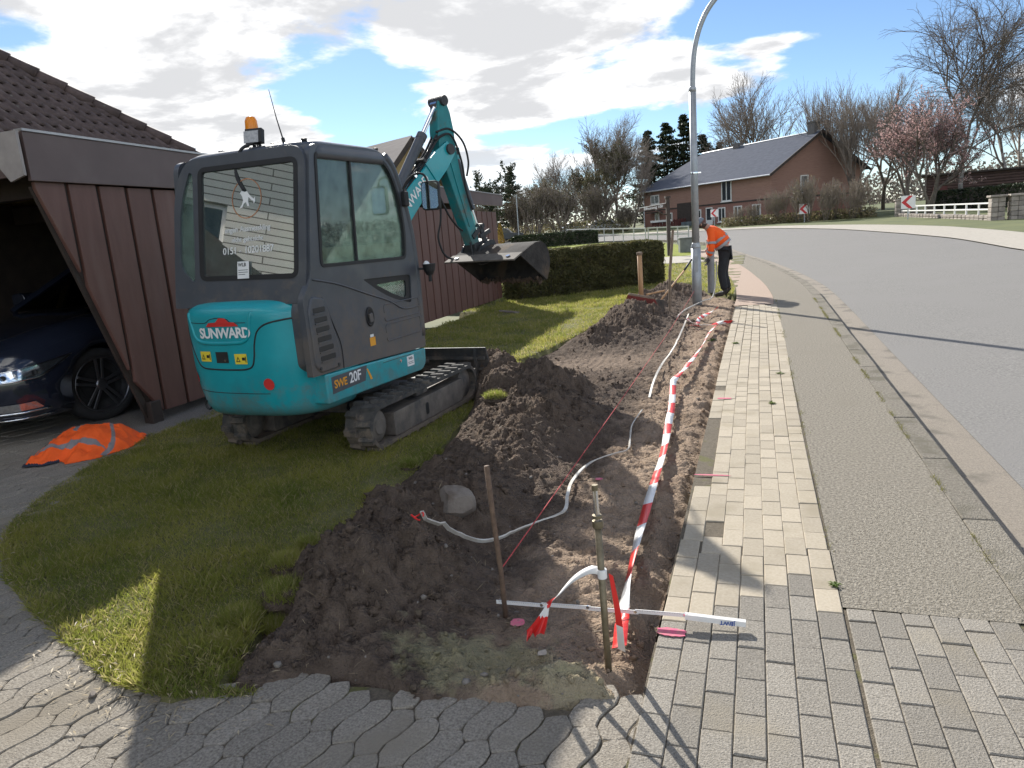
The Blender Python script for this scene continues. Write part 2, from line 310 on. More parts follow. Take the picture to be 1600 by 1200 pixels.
M_road=pm('road_asphalt',(.150,.145,.138),.95,ns=48,c2=(.27,.26,.243),spec=.2,bump=.8,bs=90,c3=(.215,.207,.196),s3=.6,t3=(.42,.66),detail=3,bdist=.006)
M_gut=pm('gutter_concrete',(.17,.145,.115),.92,ns=120,c2=(.31,.268,.215),bump=.5,bs=220,c3=(.13,.115,.09),s3=2.5,t3=(.52,.68),detail=4,bdist=.008)
M_kerb=pm('kerb_concrete',(.145,.13,.103),.93,ns=62,c2=(.33,.30,.25),spec=.2,bump=.8,bs=120,rnd=.06,c3=(.17,.155,.12),s3=3,t3=(.5,.65))
M_cream=pm('cream_paver',(.355,.305,.232),.9,ns=70,spec=.2,c2=(.44,.388,.305),bump=.25,bs=250,rnd=.1,c3=(.33,.285,.21),s3=3.5,t3=(.5,.72),bdist=.005)
M_grey=pm('grey_paver',(.165,.150,.126),.94,ns=130,c2=(.35,.322,.278),spec=.2,bump=.8,bs=170,rnd=.14,detail=3,c3=(.27,.24,.19),s3=2.6,t3=(.5,.75),bdist=.006)
M_drive=pm('driveway_stone',(.165,.145,.118),.94,ns=110,c2=(.36,.325,.272),spec=.2,bump=.9,bs=150,rnd=.1,detail=3,c3=(.24,.21,.165),s3=2.,t3=(.5,.7),bdist=.006)
M_joint=pm('joint_sand',(.085,.07,.048),.97,ns=60,c2=(.17,.14,.10),bump=.5,bs=200,c3=(.12,.115,.04),s3=5,t3=(.56,.66))
M_red=pm('red_slab',(.30,.215,.16),.9,ns=30,c2=(.40,.30,.23),bump=.2,bs=120)
M_conc=pm('pale_concrete',(.33,.30,.25),.9,ns=8,c2=(.42,.385,.33),bump=.2,bs=60)
M_grav=pm('gravel',(.12,.11,.10),.95,ns=140,c2=(.36,.33,.30),bump=1.,bs=170,detail=2)
# ground sheet to the horizon
gx=np.concatenate([np.linspace(-900,-80,14),np.linspace(-70,70,29),np.linspace(80,900,14)]); gy=np.concatenate([np.linspace(-60,24,15),np.linspace(25,130,22),np.linspace(140,1500,24)])
X,Y=np.meshgrid(gx,gy); Z=ztn(np.minimum(Y,130))-.14+ss(110,400,Y)*4*(fb(X,Y,.006,2)+.3)
def grid_faces(nx,ny):
    i=np.arange(nx-1)[None,:]+np.arange(ny-1)[:,None]*nx; i=i.ravel(); return np.stack([i,i+1,i+nx+1,i+nx],1)
tag(npmesh('ground',np.stack([X,Y,Z],-1).reshape(-1,3),grid_faces(len(gx),len(gy)),M_far,smooth=True),kind='structure')
KY=[-4,15,17,19,22,25.4,30.3,35,39,44.1,48.5,52.4]; KX=[1.54,1.54,1.49,1.38,1.1,.72,-.17,-.95,-1.57,-2.9,-4.8,-7.5]
kx=lambda y: np.interp(y,KY,KX)
def strip(name,A,B,zo,mat,k=5,m_=1,zo2=None,kind='structure'):
    A=[tuple(p)[:2] for p in spline([(a[0],a[1],0) for a in A],k)]; B=[tuple(p)[:2] for p in spline([(a[0],a[1],0) for a in B],k)]
    V=[];n=len(A); zo2=zo if zo2 is None else zo2
    for a,b in zip(A,B):
        for j in range(m_+1):
            t=j/m_; x=a[0]*(1-t)+b[0]*t; y=a[1]*(1-t)+b[1]*t; V.append((x,y,zt(y)+zo*(1-t)+zo2*t))
    o=npmesh(name,V,grid_faces(m_+1,n),mat,smooth=True); return tag(o,kind=kind)
inn=[(1.54,-3),(1.54,8),(1.54,15),(1.38,19),(.72,25.4),(-.17,30.3),(-.95,35),(-1.57,39),(-2.9,44.1),(-4.8,48.5),(-7.5,52.4),(-14,57.8),(-25,63.5),(-60,76)]
inn2=[(1.86,-3),(1.86,8),(1.86,15),(1.71,19.1),(1.05,25.5),(.16,30.4),(-.62,35.1),(-1.24,39.2),(-2.6,44.3),(-4.55,48.75),(-7.3,52.7),(-13.85,58.1),(-24.9,63.8),(-60,76.4)]
outp=[(7.6,-3),(7.6,8),(7.55,15),(7.55,19),(7.5,24),(7.44,31),(7.0,35),(6.4,39),(4.6,47.8),(1.1,56.7),(-1.8,59.6),(-6,63.5),(-22,72),(-60,90)]
outp2=[(9.3,-3),(9.3,8),(9.4,15),(9.5,19),(9.6,25),(9.7,32),(9.4,37),(8.8,42),(6.6,50),(2.6,58.2),(-.6,61.6),(-5.4,65.5),(-21.5,74),(-60,92)]
verg=[(60,-3),(60,8),(60,15),(60,19),(60,24),(60,40),(60,60),(60,80),(50,95),(20,100),(0,100),(-10,104),(-25,110),(-60,120)]
strip('gutter',inn,inn2,-.085,M_gut,m_=2,zo2=-.09)
strip('road',inn2,outp,-.088,M_road,m_=10,zo2=-.01)
strip('far_pavement',outp,outp2,.02,M_conc,m_=2,zo2=.05)
strip('verge',outp2,verg,.052,M_far,m_=8,zo2=.3)
# footpath asphalt (near) and the reddish slabs / asphalt beyond the lamp post
strip('footpath',[(.7125,2.99),(.7125,6),(.7125,10),(.7125,13.74)],[(1.372,2.98),(1.372,6),(1.372,10),(1.372,13.74)],0,M_asph,k=10,m_=6)
strip('footpath',[(.66,13.745),(.66,15.5),(.45,19),(-.2,25.4),(-1.1,30.3),(-1.9,35)],[(1.372,13.745),(1.372,15.5),(1.22,19),(.56,25.4),(-.33,30.3),(-1.1,35)],-.001,M_asph,m_=3)
strip('red_footpath',[(-.02,13.745),(-.02,15.5),(-.2,19),(-.85,25.4),(-1.75,30.3),(-2.6,35)],[(.655,13.745),(.655,15.5),(.445,19),(-.205,25.4),(-1.105,30.3),(-1.905,35)],.002,M_red,m_=2)
strip('garden_path',[(-30,29.5),(-16,28.2),(-8,27.6),(-1.4,27.3)],[(-30,33.4),(-16,32.2),(-8,31.4),(-2.2,31.2)],.02,M_conc,m_=2)
# kerb stones
kb=tag(obj('kerb',box(1.374,1.536,-1.5,15.2,-.3,-.09),M_joint),kind='structure')
kme=obj('kerb_stone',box(-.078,.080,-.497,.497,-.16,.0),M_kerb,kb,bev=.012)
for i in range(16):
    o=kme if i==0 else kme.copy()
    if i: COL.objects.link(o)
    o.location=(1.455+random.uniform(-.004,.004),-.5+i*1.0+.02,random.uniform(-.004,.002)); o.rotation_euler=(0,0,random.uniform(-.003,.003))
fk=[]
for i in range(len(KY)-1): pass
KP=[tuple(p)[:2] for p in spline([(1.455,15.02,0),(1.44,16,0),(1.30,19,0),(.64,25.4,0),(-.25,30.3,0),(-1.03,35,0),(-1.65,39,0),(-3,44.1,0),(-4.9,48.5,0),(-7.6,52.4,0),(-14.1,57.8,0)],12)]
V=[];Fc=[]
for i,(x,y) in enumerate(KP):
    a=Vector(KP[max(i-1,0)]);b=Vector(KP[min(i+1,len(KP)-1)]); t=(b-a).normalized(); nx,ny=t.y*.078,-t.x*.078
    z=zt(y)+.001; V+=[(x-nx,y-ny,z-.2),(x-nx,y-ny,z),(x+nx,y+ny,z),(x+nx,y+ny,z-.2)]
for i in range(len(KP)-1):
    for k in range(3): Fc.append((i*4+k,i*4+4+k,i*4+5+k,i*4+1+k))
tag(obj('far_kerb',fixn(V,Fc),M_kerb),kind='structure')
# ---- pavement of cream pavers and the grey crossing
def paver_mesh(lx,ly,h=.06,b=.004):
    V=[];x,y=lx/2,ly/2
    for (i,z) in ((0,-h),(0,-b),(b,0)):
        V+=[(-x+i,-y+i,z),(x-i,-y+i,z),(x-i,y-i,z),(-x+i,y-i,z)]
    Fc=[(8,9,10,11)]
    for k in (0,4):
        for j in range(4): Fc.append((k+j,k+(j+1)%4,k+4+(j+1)%4,k+4+j))
    return V,Fc
pv=tag(obj('pavement',box(-.005,.713,2.6,13.74,-.3,-.007),M_joint),kind='structure')
cme=bpy.data.meshes.new('paver'); cme.from_pydata(*[(paver_mesh(.0995,.1982))[0],[],paver_mesh(.0995,.1982)[1]]); cme.materials.append(M_cream)
gme=bpy.data.meshes.new('paver'); gme.from_pydata(*[(paver_mesh(.0988,.1975))[0],[],paver_mesh(.0988,.1975)[1]]); gme.materials.append(M_grey)
starts=[2.76,2.82,2.92,3.02,3.14,3.26,2.94]; FAR=[];cnt=0
def lay(me,x,y,par,rz=0):
    return link('paver',me,None,par,(x,y,random.uniform(-.0025,.002)),(random.uniform(-.009,.009),random.uniform(-.012,.012),rz+random.uniform(-.006,.006)))
for c in range(7):
    y=starts[c]+.1; k=0
    while y<13.64:
        miss=(c==0 and 4.35<y<5.95) or (c==1 and abs(y-3.72)<.1) or (c==0 and 6.9<y<7.1)
        x=.052+c*.1015+.012*math.sin(y*.55+c*.3)*(y>3.5)
        if not miss:
            if y<9.9: lay(cme,x,y,pv); cnt+=1
            else: FAR.append((x,y))
        y+=.2; k+=1
Vf=[];Ff=[]
for x,y in FAR:
    v,f=paver_mesh(.0975,.1965); n=len(Vf); dz=random.uniform(-.004,.003); Vf+=[(a+x,b+y,z_+dz) for a,b,z_ in v]; Ff+=[tuple(i+n for i in q) for q in f]
tag(obj('far_pavers',(Vf,Ff),M_cream,pv),kind='stuff')
gc=tag(obj('driveway_crossing',box(-.005,1.38,.3,2.985,-.3,-.007),M_joint),kind='structure')
tag(gc,kind='structure')
for c in range(13):
    top=starts[c] if c<7 else 2.985; x=.052+c*.1015+(.012 if c>6 else 0)
    y=top-.1; 
    if c>6: y-=.1*(c%2)
    if c>6 and c%2: link('paver',gme,None,gc,(x,2.985-.045,0)).scale=(1,.45,1)
    while y>1.0:
        if not(c==0 and 2.05<y<2.2 and False): lay(gme,x,y,gc)
        y-=.2
# ---- driveway of interlocking stones
LP=[(-1.45,1.93),(-1.72,1.84),(-2.03,1.88),(-2.25,1.97),(-2.94,2.26),(-3.5,2.53),(-4.07,2.94),(-4.35,3.25),(-4.66,3.77),(-4.9,4.4),(-5.02,4.99),(-5.14,6.16),(-5.25,7.0),(-5.3,8),(-5.3,17),(-5.6,30),(0,30),(0,14.8),(-1,2.1)]   # lawn outline
SP=[(-1.62,1.90),(-1.66,2.2),(-1.90,2.75),(-1.94,3.2),(-1.97,3.7),(-1.99,4.4),(-2.08,5.3),(-2.3,6.4),(-2.75,7.2),(-3.15,7.7),(-3.2,8.4),(-2.55,8.9),(-2.42,9.6),(-2.3,10.5),(-2.2,12.4),(-2.3,14.3),(-2.3,16.5),(-1.9,17.6),(-1.0,17.2),(-.35,15.9),(.0,15.3),(.03,14),(.0,2.5),(-.0,2.17),(-.3,2.05),(-.67,2.03),(-1.03,2.04),(-1.35,1.94)]
LSP=np.array(SP)
db=tag(obj('driveway',prism([(-14,-2),(-.003,-2),(-.003,2.15),(-.3,2.12),(-1.0,2.1),(-1.6,2.0),(-2.25,2.05),(-2.94,2.34),(-3.5,2.62),(-4.1,3.05),(-4.7,3.85),(-5.08,5),(-5.3,6.9),(-14,6.9)],'z',-.3,-.010),M_joint),kind='structure')
hexs=[]
for s in range(5):
    rr=random.Random(s); P=[(-.137,.004),(-.120,.026),(-.092,.050),(-.045,.060),(.0,.053),(.05,.048),(.092,.055),(.118,.03),(.137,-.004),(.120,-.026),(.092,-.050),(.045,-.060),(0,-.053),(-.05,-.048),(-.092,-.055),(-.118,-.03)]
    P=[(a*.985+rr.uniform(-.003,.003),b*.985+rr.uniform(-.003,.003)) for a,b in P]; n=len(P); V=[];Fc=[]
    for sc_,z in ((1,-.05),(1,-.004),(.968,0)): V+=[(a*sc_,b*(sc_ if sc_==1 else .935),z) for a,b in P]
    Fc.append(tuple(range(2*n,3*n)))
    for k in (0,n):
        for j in range(n): Fc.append((k+j,k+(j+1)%n,k+n+(j+1)%n,k+n+j))
    me=bpy.data.meshes.new('paving_stone'); me.from_pydata(V,[],Fc); me.materials.append(M_drive); hexs.append(me)
CAMXY=Vector((.39,0)); stones=[]
ang=R(73); ca,sa=math.cos(ang),math.sin(ang)
for i in range(-40,40):
    for j in range(-75,75):
        u=i*.232; v=j*.1105+(i%2)*.0553; x=-2+u*ca-v*sa; y=2+u*sa+v*ca
        if not(-7.5<x<.06 and .8<y<6.7): continue
        stones.append((x,y))
px=np.array([p[0] for p in stones]); py=np.array([p[1] for p in stones])
keep=~(inpoly(px,py,LP)&(pdist(px,py,LP)>.16))&~(inpoly(px,py,SP)&(pdist(px,py,SP)>.10))
inv=[]
for (x,y),k in zip(stones,keep):
    if not k or (x>-1.5 and y>2.22): continue
    d=Vector((x,y))-CAMXY; depth=-d.x*math.sin(YAW)+d.y*math.cos(YAW); lat=d.x*math.cos(YAW)+d.y*math.sin(YAW)
    if depth<1.6 or abs(lat)>depth*.8+.45: continue
    inv.append((depth,x,y))
inv.sort(); Vf=[];Ff=[]
for i,(d_,x,y) in enumerate(inv):
    if i<298: link('paving_stone',random.choice(hexs),None,db,(x,y,random.uniform(-.004,.003) if x<-.15 else -.0068),(random.uniform(-.015,.015),random.uniform(-.015,.015),ang+random.choice((0,math.pi))))
    else:
        me=random.choice(hexs); n=len(Vf); dz=random.uniform(-.005,.004); Vf+=[(x+v.co.x*ca-v.co.y*sa,y+v.co.x*sa+v.co.y*ca,v.co.z+dz) for v in me.vertices]; Ff+=[tuple(k+n for k in p.vertices) for p in me.polygons]
if Vf: tag(obj('far_stones',(Vf,Ff),M_drive,db),kind='stuff')
# gravel strip along the carport wall
V=[];xx=np.linspace(-6.6,-5.05,40); yy=np.linspace(5.2,8.5,80); X,Y=np.meshgrid(xx,yy); Z=.004+.012*np.abs(fb(X,Y,30,2))-.05*ss(.0,.25,np.maximum(X+5.12+.15*pn(Y*2,Y),0))
tag(npmesh('gravel_strip',np.stack([X,Y,Z],-1).reshape(-1,3),grid_faces(40,80),M_grav,smooth=True),kind='structure')
# ---- excavated earth
HILLS=[(-2.3,7.3,.28,.28,.14),(-1.34,2.58,.29,.30,.32),(-1.10,2.90,.25,.3,.19),(-1.60,3.10,.25,.5,.24),(-1.34,3.40,.28,.35,.17),(-1.25,3.85,.33,.4,.18),(-1.7,4.2,.25,.5,.13),(-1.35,4.75,.4,.45,.19),(-1.55,5.6,.45,.5,.24),(-1.15,5.9,.28,.5,.14),(-1.9,6.6,.4,.5,.34),(-1.5,6.75,.33,.45,.26),(-2.35,7.25,.4,.4,.27),(-2.75,7.75,.3,.3,.2),
 (-1.75,10.3,.4,.35,.2),(-1.55,11.2,.45,.6,.26),(-1.6,12.4,.5,.8,.36),(-1.65,14.0,.45,.8,.3),(-1.5,15.6,.45,.7,.3),(-1.2,16.4,.5,.5,.22),(-.85,2.35,.4,.2,.05),(-.35,2.25,.25,.15,.05),
 (-.98,3.35,.16,.28,-.10),(-.95,5.05,.2,.3,-.13),(-1.02,4.15,.12,.2,-.07),(-1.62,2.42,.10,.22,-.10),(-1.0,7.5,.3,.5,.05),(-.5,2.32,.12,.08,-.05),(-.1,2.30,.08,.06,-.07),(-1.75,9.0,.75,.5,-.07)]
def soil_h(x,y):
    d=pdist(x,y,SP); ins=inpoly(x,y,SP); wob=.09*fb(x,y,3.1,3)
    e=np.where(ins,d,-d)+wob
    h=-.045+.02*fb(x,y,1.1,2)+.06*ss(2.42,2.12,y+.1*fb(x,y,2.5,2))
    mound=ss(-.75,-1.15,x+.12*fb(x,y,1.7,2))
    for hx,hy,sx_,sy_,a in HILLS: h=h+a*np.exp(-((x-hx)/sx_)**2-((y-hy)/sy_)**2)*(1+.5*fb(x+hx,y+hy,2.3,2))
    smooth=np.exp(-((x+1.55)/.7)**2-((y-8.9)/.75)**2)
    amp=.6+.75*ss(-.02,.18,h)
    wx=x+.05*fb(x,y,7,2); wy=y+.05*fb(y,x,7,2); rough=.05*fb(wx,wy,4.2,3,.55)+.034*fb(wx,wy,12,3,.62)+.020*fb(wx,wy,34,3,.7)+.010*fb(x,y,85,1)-.03*ss(.10,.0,np.abs(fb(wx,wy,3.3,2)))*ss(.0,.15,h)
    rough=rough+.02*mound*fb(wx,wy,9,2)
    h=h+rough*amp*(1-.75*smooth)+.006*np.sin(x*60+3*pn(x*3,y*3))*smooth
    edge=ss(-.02,.16,e); h=h*edge+(-.11)*(1-edge)+.02*edge*(1-edge)*4*(x<-1.4)
    pav=ss(.035,-.05,x+.03*fb(x,y,6,2)); h=np.where(x>-.05,h*pav-.10*(1-pav),h)
    return h
yy=[1.84]
while yy[-1]<18.0: yy.append(yy[-1]+(.0125 if yy[-1]<4.2 else .0125*(yy[-1]/4.2)**1.25))
yy=np.array(yy); xx=np.concatenate([np.linspace(-3.35,-2.2,40)[:-1],np.linspace(-2.2,.04,175)])
X,Y=np.meshgrid(xx,yy); SZ=soil_h(X,Y)
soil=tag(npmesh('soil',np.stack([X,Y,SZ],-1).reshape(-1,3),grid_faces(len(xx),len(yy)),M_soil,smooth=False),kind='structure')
def soil_z(x,y): 
    return float(soil_h(np.array([x]),np.array([y]))[0])
# clods scattered on the earth
bm=bmesh.new(); bmesh.ops.create_icosphere(bm,subdivisions=1,radius=1); ICO=np.array([v.co[:] for v in bm.verts]); ICF=np.array([[v.index for v in f.verts] for f in bm.faces]); bm.free()
n=7000; cx_=RNG.uniform(-2.6,0,n); cy_=1.95+RNG.beta(.75,1.6,n)*12; hz_=soil_h(cx_,cy_); ok=inpoly(cx_,cy_,SP)&(hz_>-.1)&((hz_>.0)|(RNG.random(n)<.4)); cx_,cy_,hz_=cx_[ok],cy_[ok],hz_[ok]; n=len(cx_)
sz=.003+.016*RNG.random(n)**4; sz=np.where(hz_>.06,sz*1.3,sz)
V=ICO[None]*(1+.75*RNG.normal(size=(n,12,1)).clip(-1.2,1.2)*.5)*sz[:,None,None]*RNG.uniform(.7,1.25,(n,1,3)); V=V+np.stack([cx_,cy_,hz_+sz*.25],-1)[:,None,:]
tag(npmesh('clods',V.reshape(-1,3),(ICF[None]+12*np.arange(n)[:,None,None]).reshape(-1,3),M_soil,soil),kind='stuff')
# ---- lawn
def lawn_h(x,y):
    h=.012*fb(x,y,1.5,3)+ztn(y)+.0
    h=h+.055*np.exp(-((x+1.78)/.2)**2-((y-2.2)/.33)**2)*(1+fb(x,y,6,2))
    return h
xx=np.linspace(-5.75,1.5,146); yy=np.concatenate([np.arange(1.8,10,.05),np.arange(10,30,.12)])
X,Y=np.meshgrid(xx,yy); footl=kx(Y)-1.57
LPn=LP
inl=inpoly(X,Y,LP)&~(inpoly(X,Y,SP)&(pdist(X,Y,SP)>.04))
inl|=(Y>14.5)&(Y<30)&(X<footl)&(X>-5.8)&~inpoly(X,Y,SP)
Z=np.where(inl,lawn_h(X,Y),-.13)
lawn=tag(npmesh('lawn',np.stack([X,Y,Z],-1).reshape(-1,3),grid_faces(len(xx),len(yy)),M_lawn,smooth=True),kind='structure')
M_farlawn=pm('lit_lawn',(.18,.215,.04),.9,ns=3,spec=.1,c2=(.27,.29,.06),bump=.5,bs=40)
strip('far_lawn',[(-70,20),(-70,27),(-70,31),(-70,40),(-70,47),(-70,52),(-70,58)],[(-5.6,20),(-2.5,27),(-2.6,31.3),(-3.3,39),(-4.6,44.1),(-6.8,48.5),(-10,52)],.005,M_farlawn,m_=6)
strip('near_bank',[(-70,16),(-70,20)],[(-5.3,17),(-5.6,20)],.003,M_farlawn)
strip('front_lawn',[(-5.75,29),(-5.7,31),(-5.7,33),(-6.5,40),(-8,46)],[(-1.5,29),(-1.95,31),(-2.3,33),(-3.3,39),(-4.7,44.1)],.012,M_farlawn,m_=3)
M_blade=leafm('grass_blade',(.20,.24,.044),(.36,.35,.08),.56,c3=(.48,.40,.20),ns=2.2)
def blades(n,x0,x1,y0,y1,ln,wd,fn,name,par,skew=1.,mat=None,tuft=0.):
    x=RNG.uniform(x0,x1,n); y=y0+(y1-y0)*RNG.random(n)**skew; k=fn(x,y); x,y=x[k],y[k]; n=len(x)
    z=lawn_h(x,y)-.006; a=RNG.uniform(0,2*np.pi,n); L_=ln*RNG.uniform(.4,1.4,n)*(1+.9*fb(x,y,1.7,3)); W=wd*RNG.uniform(.6,1.2,n)
    if tuft: L_=L_*(1+tuft*np.exp(-((x+1.78)/.25)**2-((y-2.2)/.4)**2))
    lean=RNG.uniform(.15,1.1,n); la=RNG.uniform(0,2*np.pi,n)+0; dx,dy=np.cos(a)*W,np.sin(a)*W
    lx,ly=np.cos(la)*L_*np.sin(lean),np.sin(la)*L_*np.sin(lean); lz=L_*np.cos(lean)
    V=np.stack([np.stack([x-dx,y-dy,z],-1),np.stack([x+dx,y+dy,z],-1),np.stack([x+lx*.45+dx*.7,y+ly*.45+dy*.7,z+lz*.6],-1),np.stack([x+lx,y+ly,z+lz],-1)],1)
    F_=np.stack([np.arange(n)*4+i for i in (0,1,2)],-1); F2=np.stack([np.arange(n)*4+i for i in (0,2,3)],-1)
    o=npmesh(name,V.reshape(-1,3),np.concatenate([F_,F2]),mat or M_blade,par); return tag(o,kind='stuff')
def infn(mar=-.04):
    def f(x,y):
        w_=.05*fb(x,y,4,2); ins=inpoly(x,y,LP)&(pdist(x,y,LP)+w_>mar); so=inpoly(x,y,SP); return ins&~(so&(pdist(x,y,SP)+.5*w_>.05))
    return f
blades(330000,-5.3,-1.4,1.85,8.5,.042,.0021,infn(),'grass',lawn,1.25,tuft=.25)
blades(70000,-5.3,-1.9,8.5,17.5,.055,.0045,infn(),'grass',lawn,1.3)
def farfn(x,y): return (x<kx(y)-1.6)&~inpoly(x,y,SP)&~((y>27.0)&(y<31.6))
blades(60000,-5.7,1.,14.6,31,.07,.008,farfn,'grass',lawn,1.2)

# bitumen seam in the carriageway
M_bit=pm('bitumen',(.085,.082,.08),.9,spec=.2)
strip('road_seam',[(5.26, 16.43), (5.22, 21.04), (4.68, 26.74), (2.68, 34.53), (0.29, 41.9)],[(5.31, 16.45), (5.27, 21.06), (4.7299999999999995, 26.759999999999998), (2.73, 34.550000000000004), (0.33999999999999997, 41.92)],-.068,M_bit,k=8)
# leaf litter and straw along the lawn edge, tufts in the kerb seam
n=420; k_=RNG.integers(0,8,n); t_=RNG.random(n); LPa=np.array(LP[:9]); P=LPa[k_]*(1-t_[:,None])+LPa[np.minimum(k_+1,8)]*t_[:,None]; P=P+RNG.normal(0,.10,(n,2))+np.array([0,-.05])
z=np.where(inpoly(P[:,0],P[:,1],LP),.03,.006); a_=RNG.uniform(0,6.28,n); l_=RNG.uniform(.008,.028,n); w_=RNG.uniform(.0012,.004,n); c_,s_=np.cos(a_),np.sin(a_)
V=np.stack([np.stack([P[:,0]-c_*l_,P[:,1]-s_*l_,z],-1),np.stack([P[:,0]+s_*w_,P[:,1]-c_*w_,z+.004],-1),np.stack([P[:,0]+c_*l_,P[:,1]+s_*l_,z+.002],-1),np.stack([P[:,0]-s_*w_,P[:,1]+c_*w_,z+.005],-1)],1).reshape(-1,3)
tag(npmesh('leaf_litter',V,np.arange(4*n).reshape(-1,4),leafm('dry_leaf',(.32,.25,.15),(.48,.40,.27),.2,ns=20)),'scattered dry leaf and straw bits along the lawn edge','leaf litter',kind='stuff')
n=5200; y_=3.1+RNG.random(n)**.8*12; x_=np.where(RNG.random(n)<.75,1.375,.7125)+RNG.normal(0,.012,n); k_=fb(x_*0,y_,1.3,3)>(.02); x_,y_=x_[k_],y_[k_]; n=len(x_); a_=RNG.uniform(0,6.28,n); l_=RNG.uniform(.008,.03,n); e_=RNG.uniform(.2,1.2,n)
V=np.stack([np.stack([x_-.0015,y_,0*x_-.002],-1),np.stack([x_+.0015,y_,0*x_-.002],-1),np.stack([x_+np.cos(a_)*l_*np.sin(e_),y_+np.sin(a_)*l_*np.sin(e_),l_*np.cos(e_)],-1)],1).reshape(-1,3)
tag(npmesh('seam_moss',V,np.arange(3*n).reshape(-1,3),leafm('moss',(.17,.17,.05),(.27,.25,.09),.3,ns=8)),'moss and tiny grass growing along the kerb and paver seams','moss',kind='stuff')

# fine roots, straw and small stones lying on the turned earth
n=900; x_=RNG.uniform(-2.1,-.02,n); y_=2.0+RNG.beta(.8,1.5,n)*9; h_=soil_h(x_,y_); k_=(h_>-.09)&inpoly(x_,y_,SP); x_,y_,h_=x_[k_],y_[k_],h_[k_]; n=len(x_); a_=RNG.uniform(0,6.28,n); l_=RNG.uniform(.01,.05,n); w_=RNG.uniform(.0008,.002,n); c_,s_=np.cos(a_),np.sin(a_); e_=RNG.uniform(-.2,.7,n)*l_
V=np.stack([np.stack([x_-c_*l_,y_-s_*l_,h_+.004],-1),np.stack([x_+s_*w_,y_-c_*w_,h_+.009+e_*.4],-1),np.stack([x_+c_*l_,y_+s_*l_,h_+.006+e_],-1),np.stack([x_-s_*w_,y_+c_*w_,h_+.009+e_*.4],-1)],1).reshape(-1,3)
tag(npmesh('roots',V,np.arange(4*n).reshape(-1,4),leafm('root_fibre',(.20,.15,.09),(.38,.30,.19),.1,ns=20),soil),kind='stuff')
n=260; x_=RNG.uniform(-2.0,-.02,n); y_=2.0+RNG.beta(.8,1.4,n)*9; h_=soil_h(x_,y_); k_=(h_>-.09)&inpoly(x_,y_,SP); x_,y_,h_=x_[k_],y_[k_],h_[k_]; n=len(x_); sz=.004+.012*RNG.random(n)**3
V=ICO[None]*(1+.3*RNG.normal(size=(n,12,1)).clip(-1,1))*sz[:,None,None]*RNG.uniform(.6,1.3,(n,1,3))+np.stack([x_,y_,h_+sz*.4],-1)[:,None,:]
tag(npmesh('small_stones',V.reshape(-1,3),(ICF[None]+12*np.arange(n)[:,None,None]).reshape(-1,3),pm('grit_stone',(.13,.115,.10),.85,ns=30,c2=(.26,.23,.20)),soil),kind='stuff')
# ================================================================== MINI EXCAVATOR  (local x = right, y = forward)
M_teal=pm('teal_paint',(.008,.31,.352),.36,ns=3,var=.10,coat=.25,bump=.03,bs=60,c3=(.02,.24,.27),s3=1.7,t3=(.55,.75))
M_teald=pm('worn_teal_paint',(.010,.20,.215),.5,ns=5,var=.2,c3=(.07,.11,.10),s3=7,t3=(.60,.72),bump=.06,bs=80)
M_char=pm('charcoal_panel',(.058,.064,.076),.42,ns=5,var=.12,coat=.1,bump=.04,bs=300,c3=(.095,.098,.10),s3=3,t3=(.55,.8))
M_blk=pm('black_rubber_seal',(.013,.013,.014),.6,var=.2)
M_trk=pm('dusty_rubber',(.032,.032,.033),.88,ns=14,c2=(.085,.078,.068),bump=.4,bs=90,c3=(.15,.125,.10),s3=6,t3=(.56,.75))
M_steel=pm('dusty_steel',(.11,.095,.08),.75,ns=9,c2=(.21,.175,.145),bump=.3,bs=70,c3=(.075,.07,.066),s3=5,t3=(.5,.68),metal=.1)
M_dark=pm('dark_machine_steel',(.035,.036,.038),.6,ns=8,var=.35,bump=.15,bs=60,c3=(.10,.085,.07),s3=4,t3=(.58,.75))
M_bkt=pm('scuffed_bucket_steel',(.03,.028,.027),.9,ns=8,c2=(.065,.06,.056),spec=.15,bump=.2,bs=50,c3=(.10,.075,.055),s3=4,t3=(.52,.68))
M_chr=pm('chrome_rod',(.75,.75,.76),.12,metal=1,var=.05)
M_white=pm('white_print',(.78,.78,.77),.5,var=.05); M_orange=pm('orange_print',(.75,.33,.02),.5,var=.05); M_redp=pm('red_print',(.60,.035,.03),.45,var=.1); M_yel=pm('yellow_print',(.80,.62,.05),.5,var=.06); M_copper=pm('copper_print',(.45,.2,.09),.5,var=.1); M_blkp=pm('black_print',(.02,.02,.02),.5)
G_cab=glassm('greenish_cab_glass',(.82,.97,.91),.05,dust=.10); G_rear=glassm('reflective_rear_glass',(.50,.68,.60),.50,dust=.07); G_mir=pm('mirror_face',(.85,.85,.85),.02,metal=1,var=.02)
M_amber=pm('amber_plastic',(.85,.26,.01),.25,var=.1); M_seat=pm('black_seat_fabric',(.02,.02,.022),.8,var=.3)
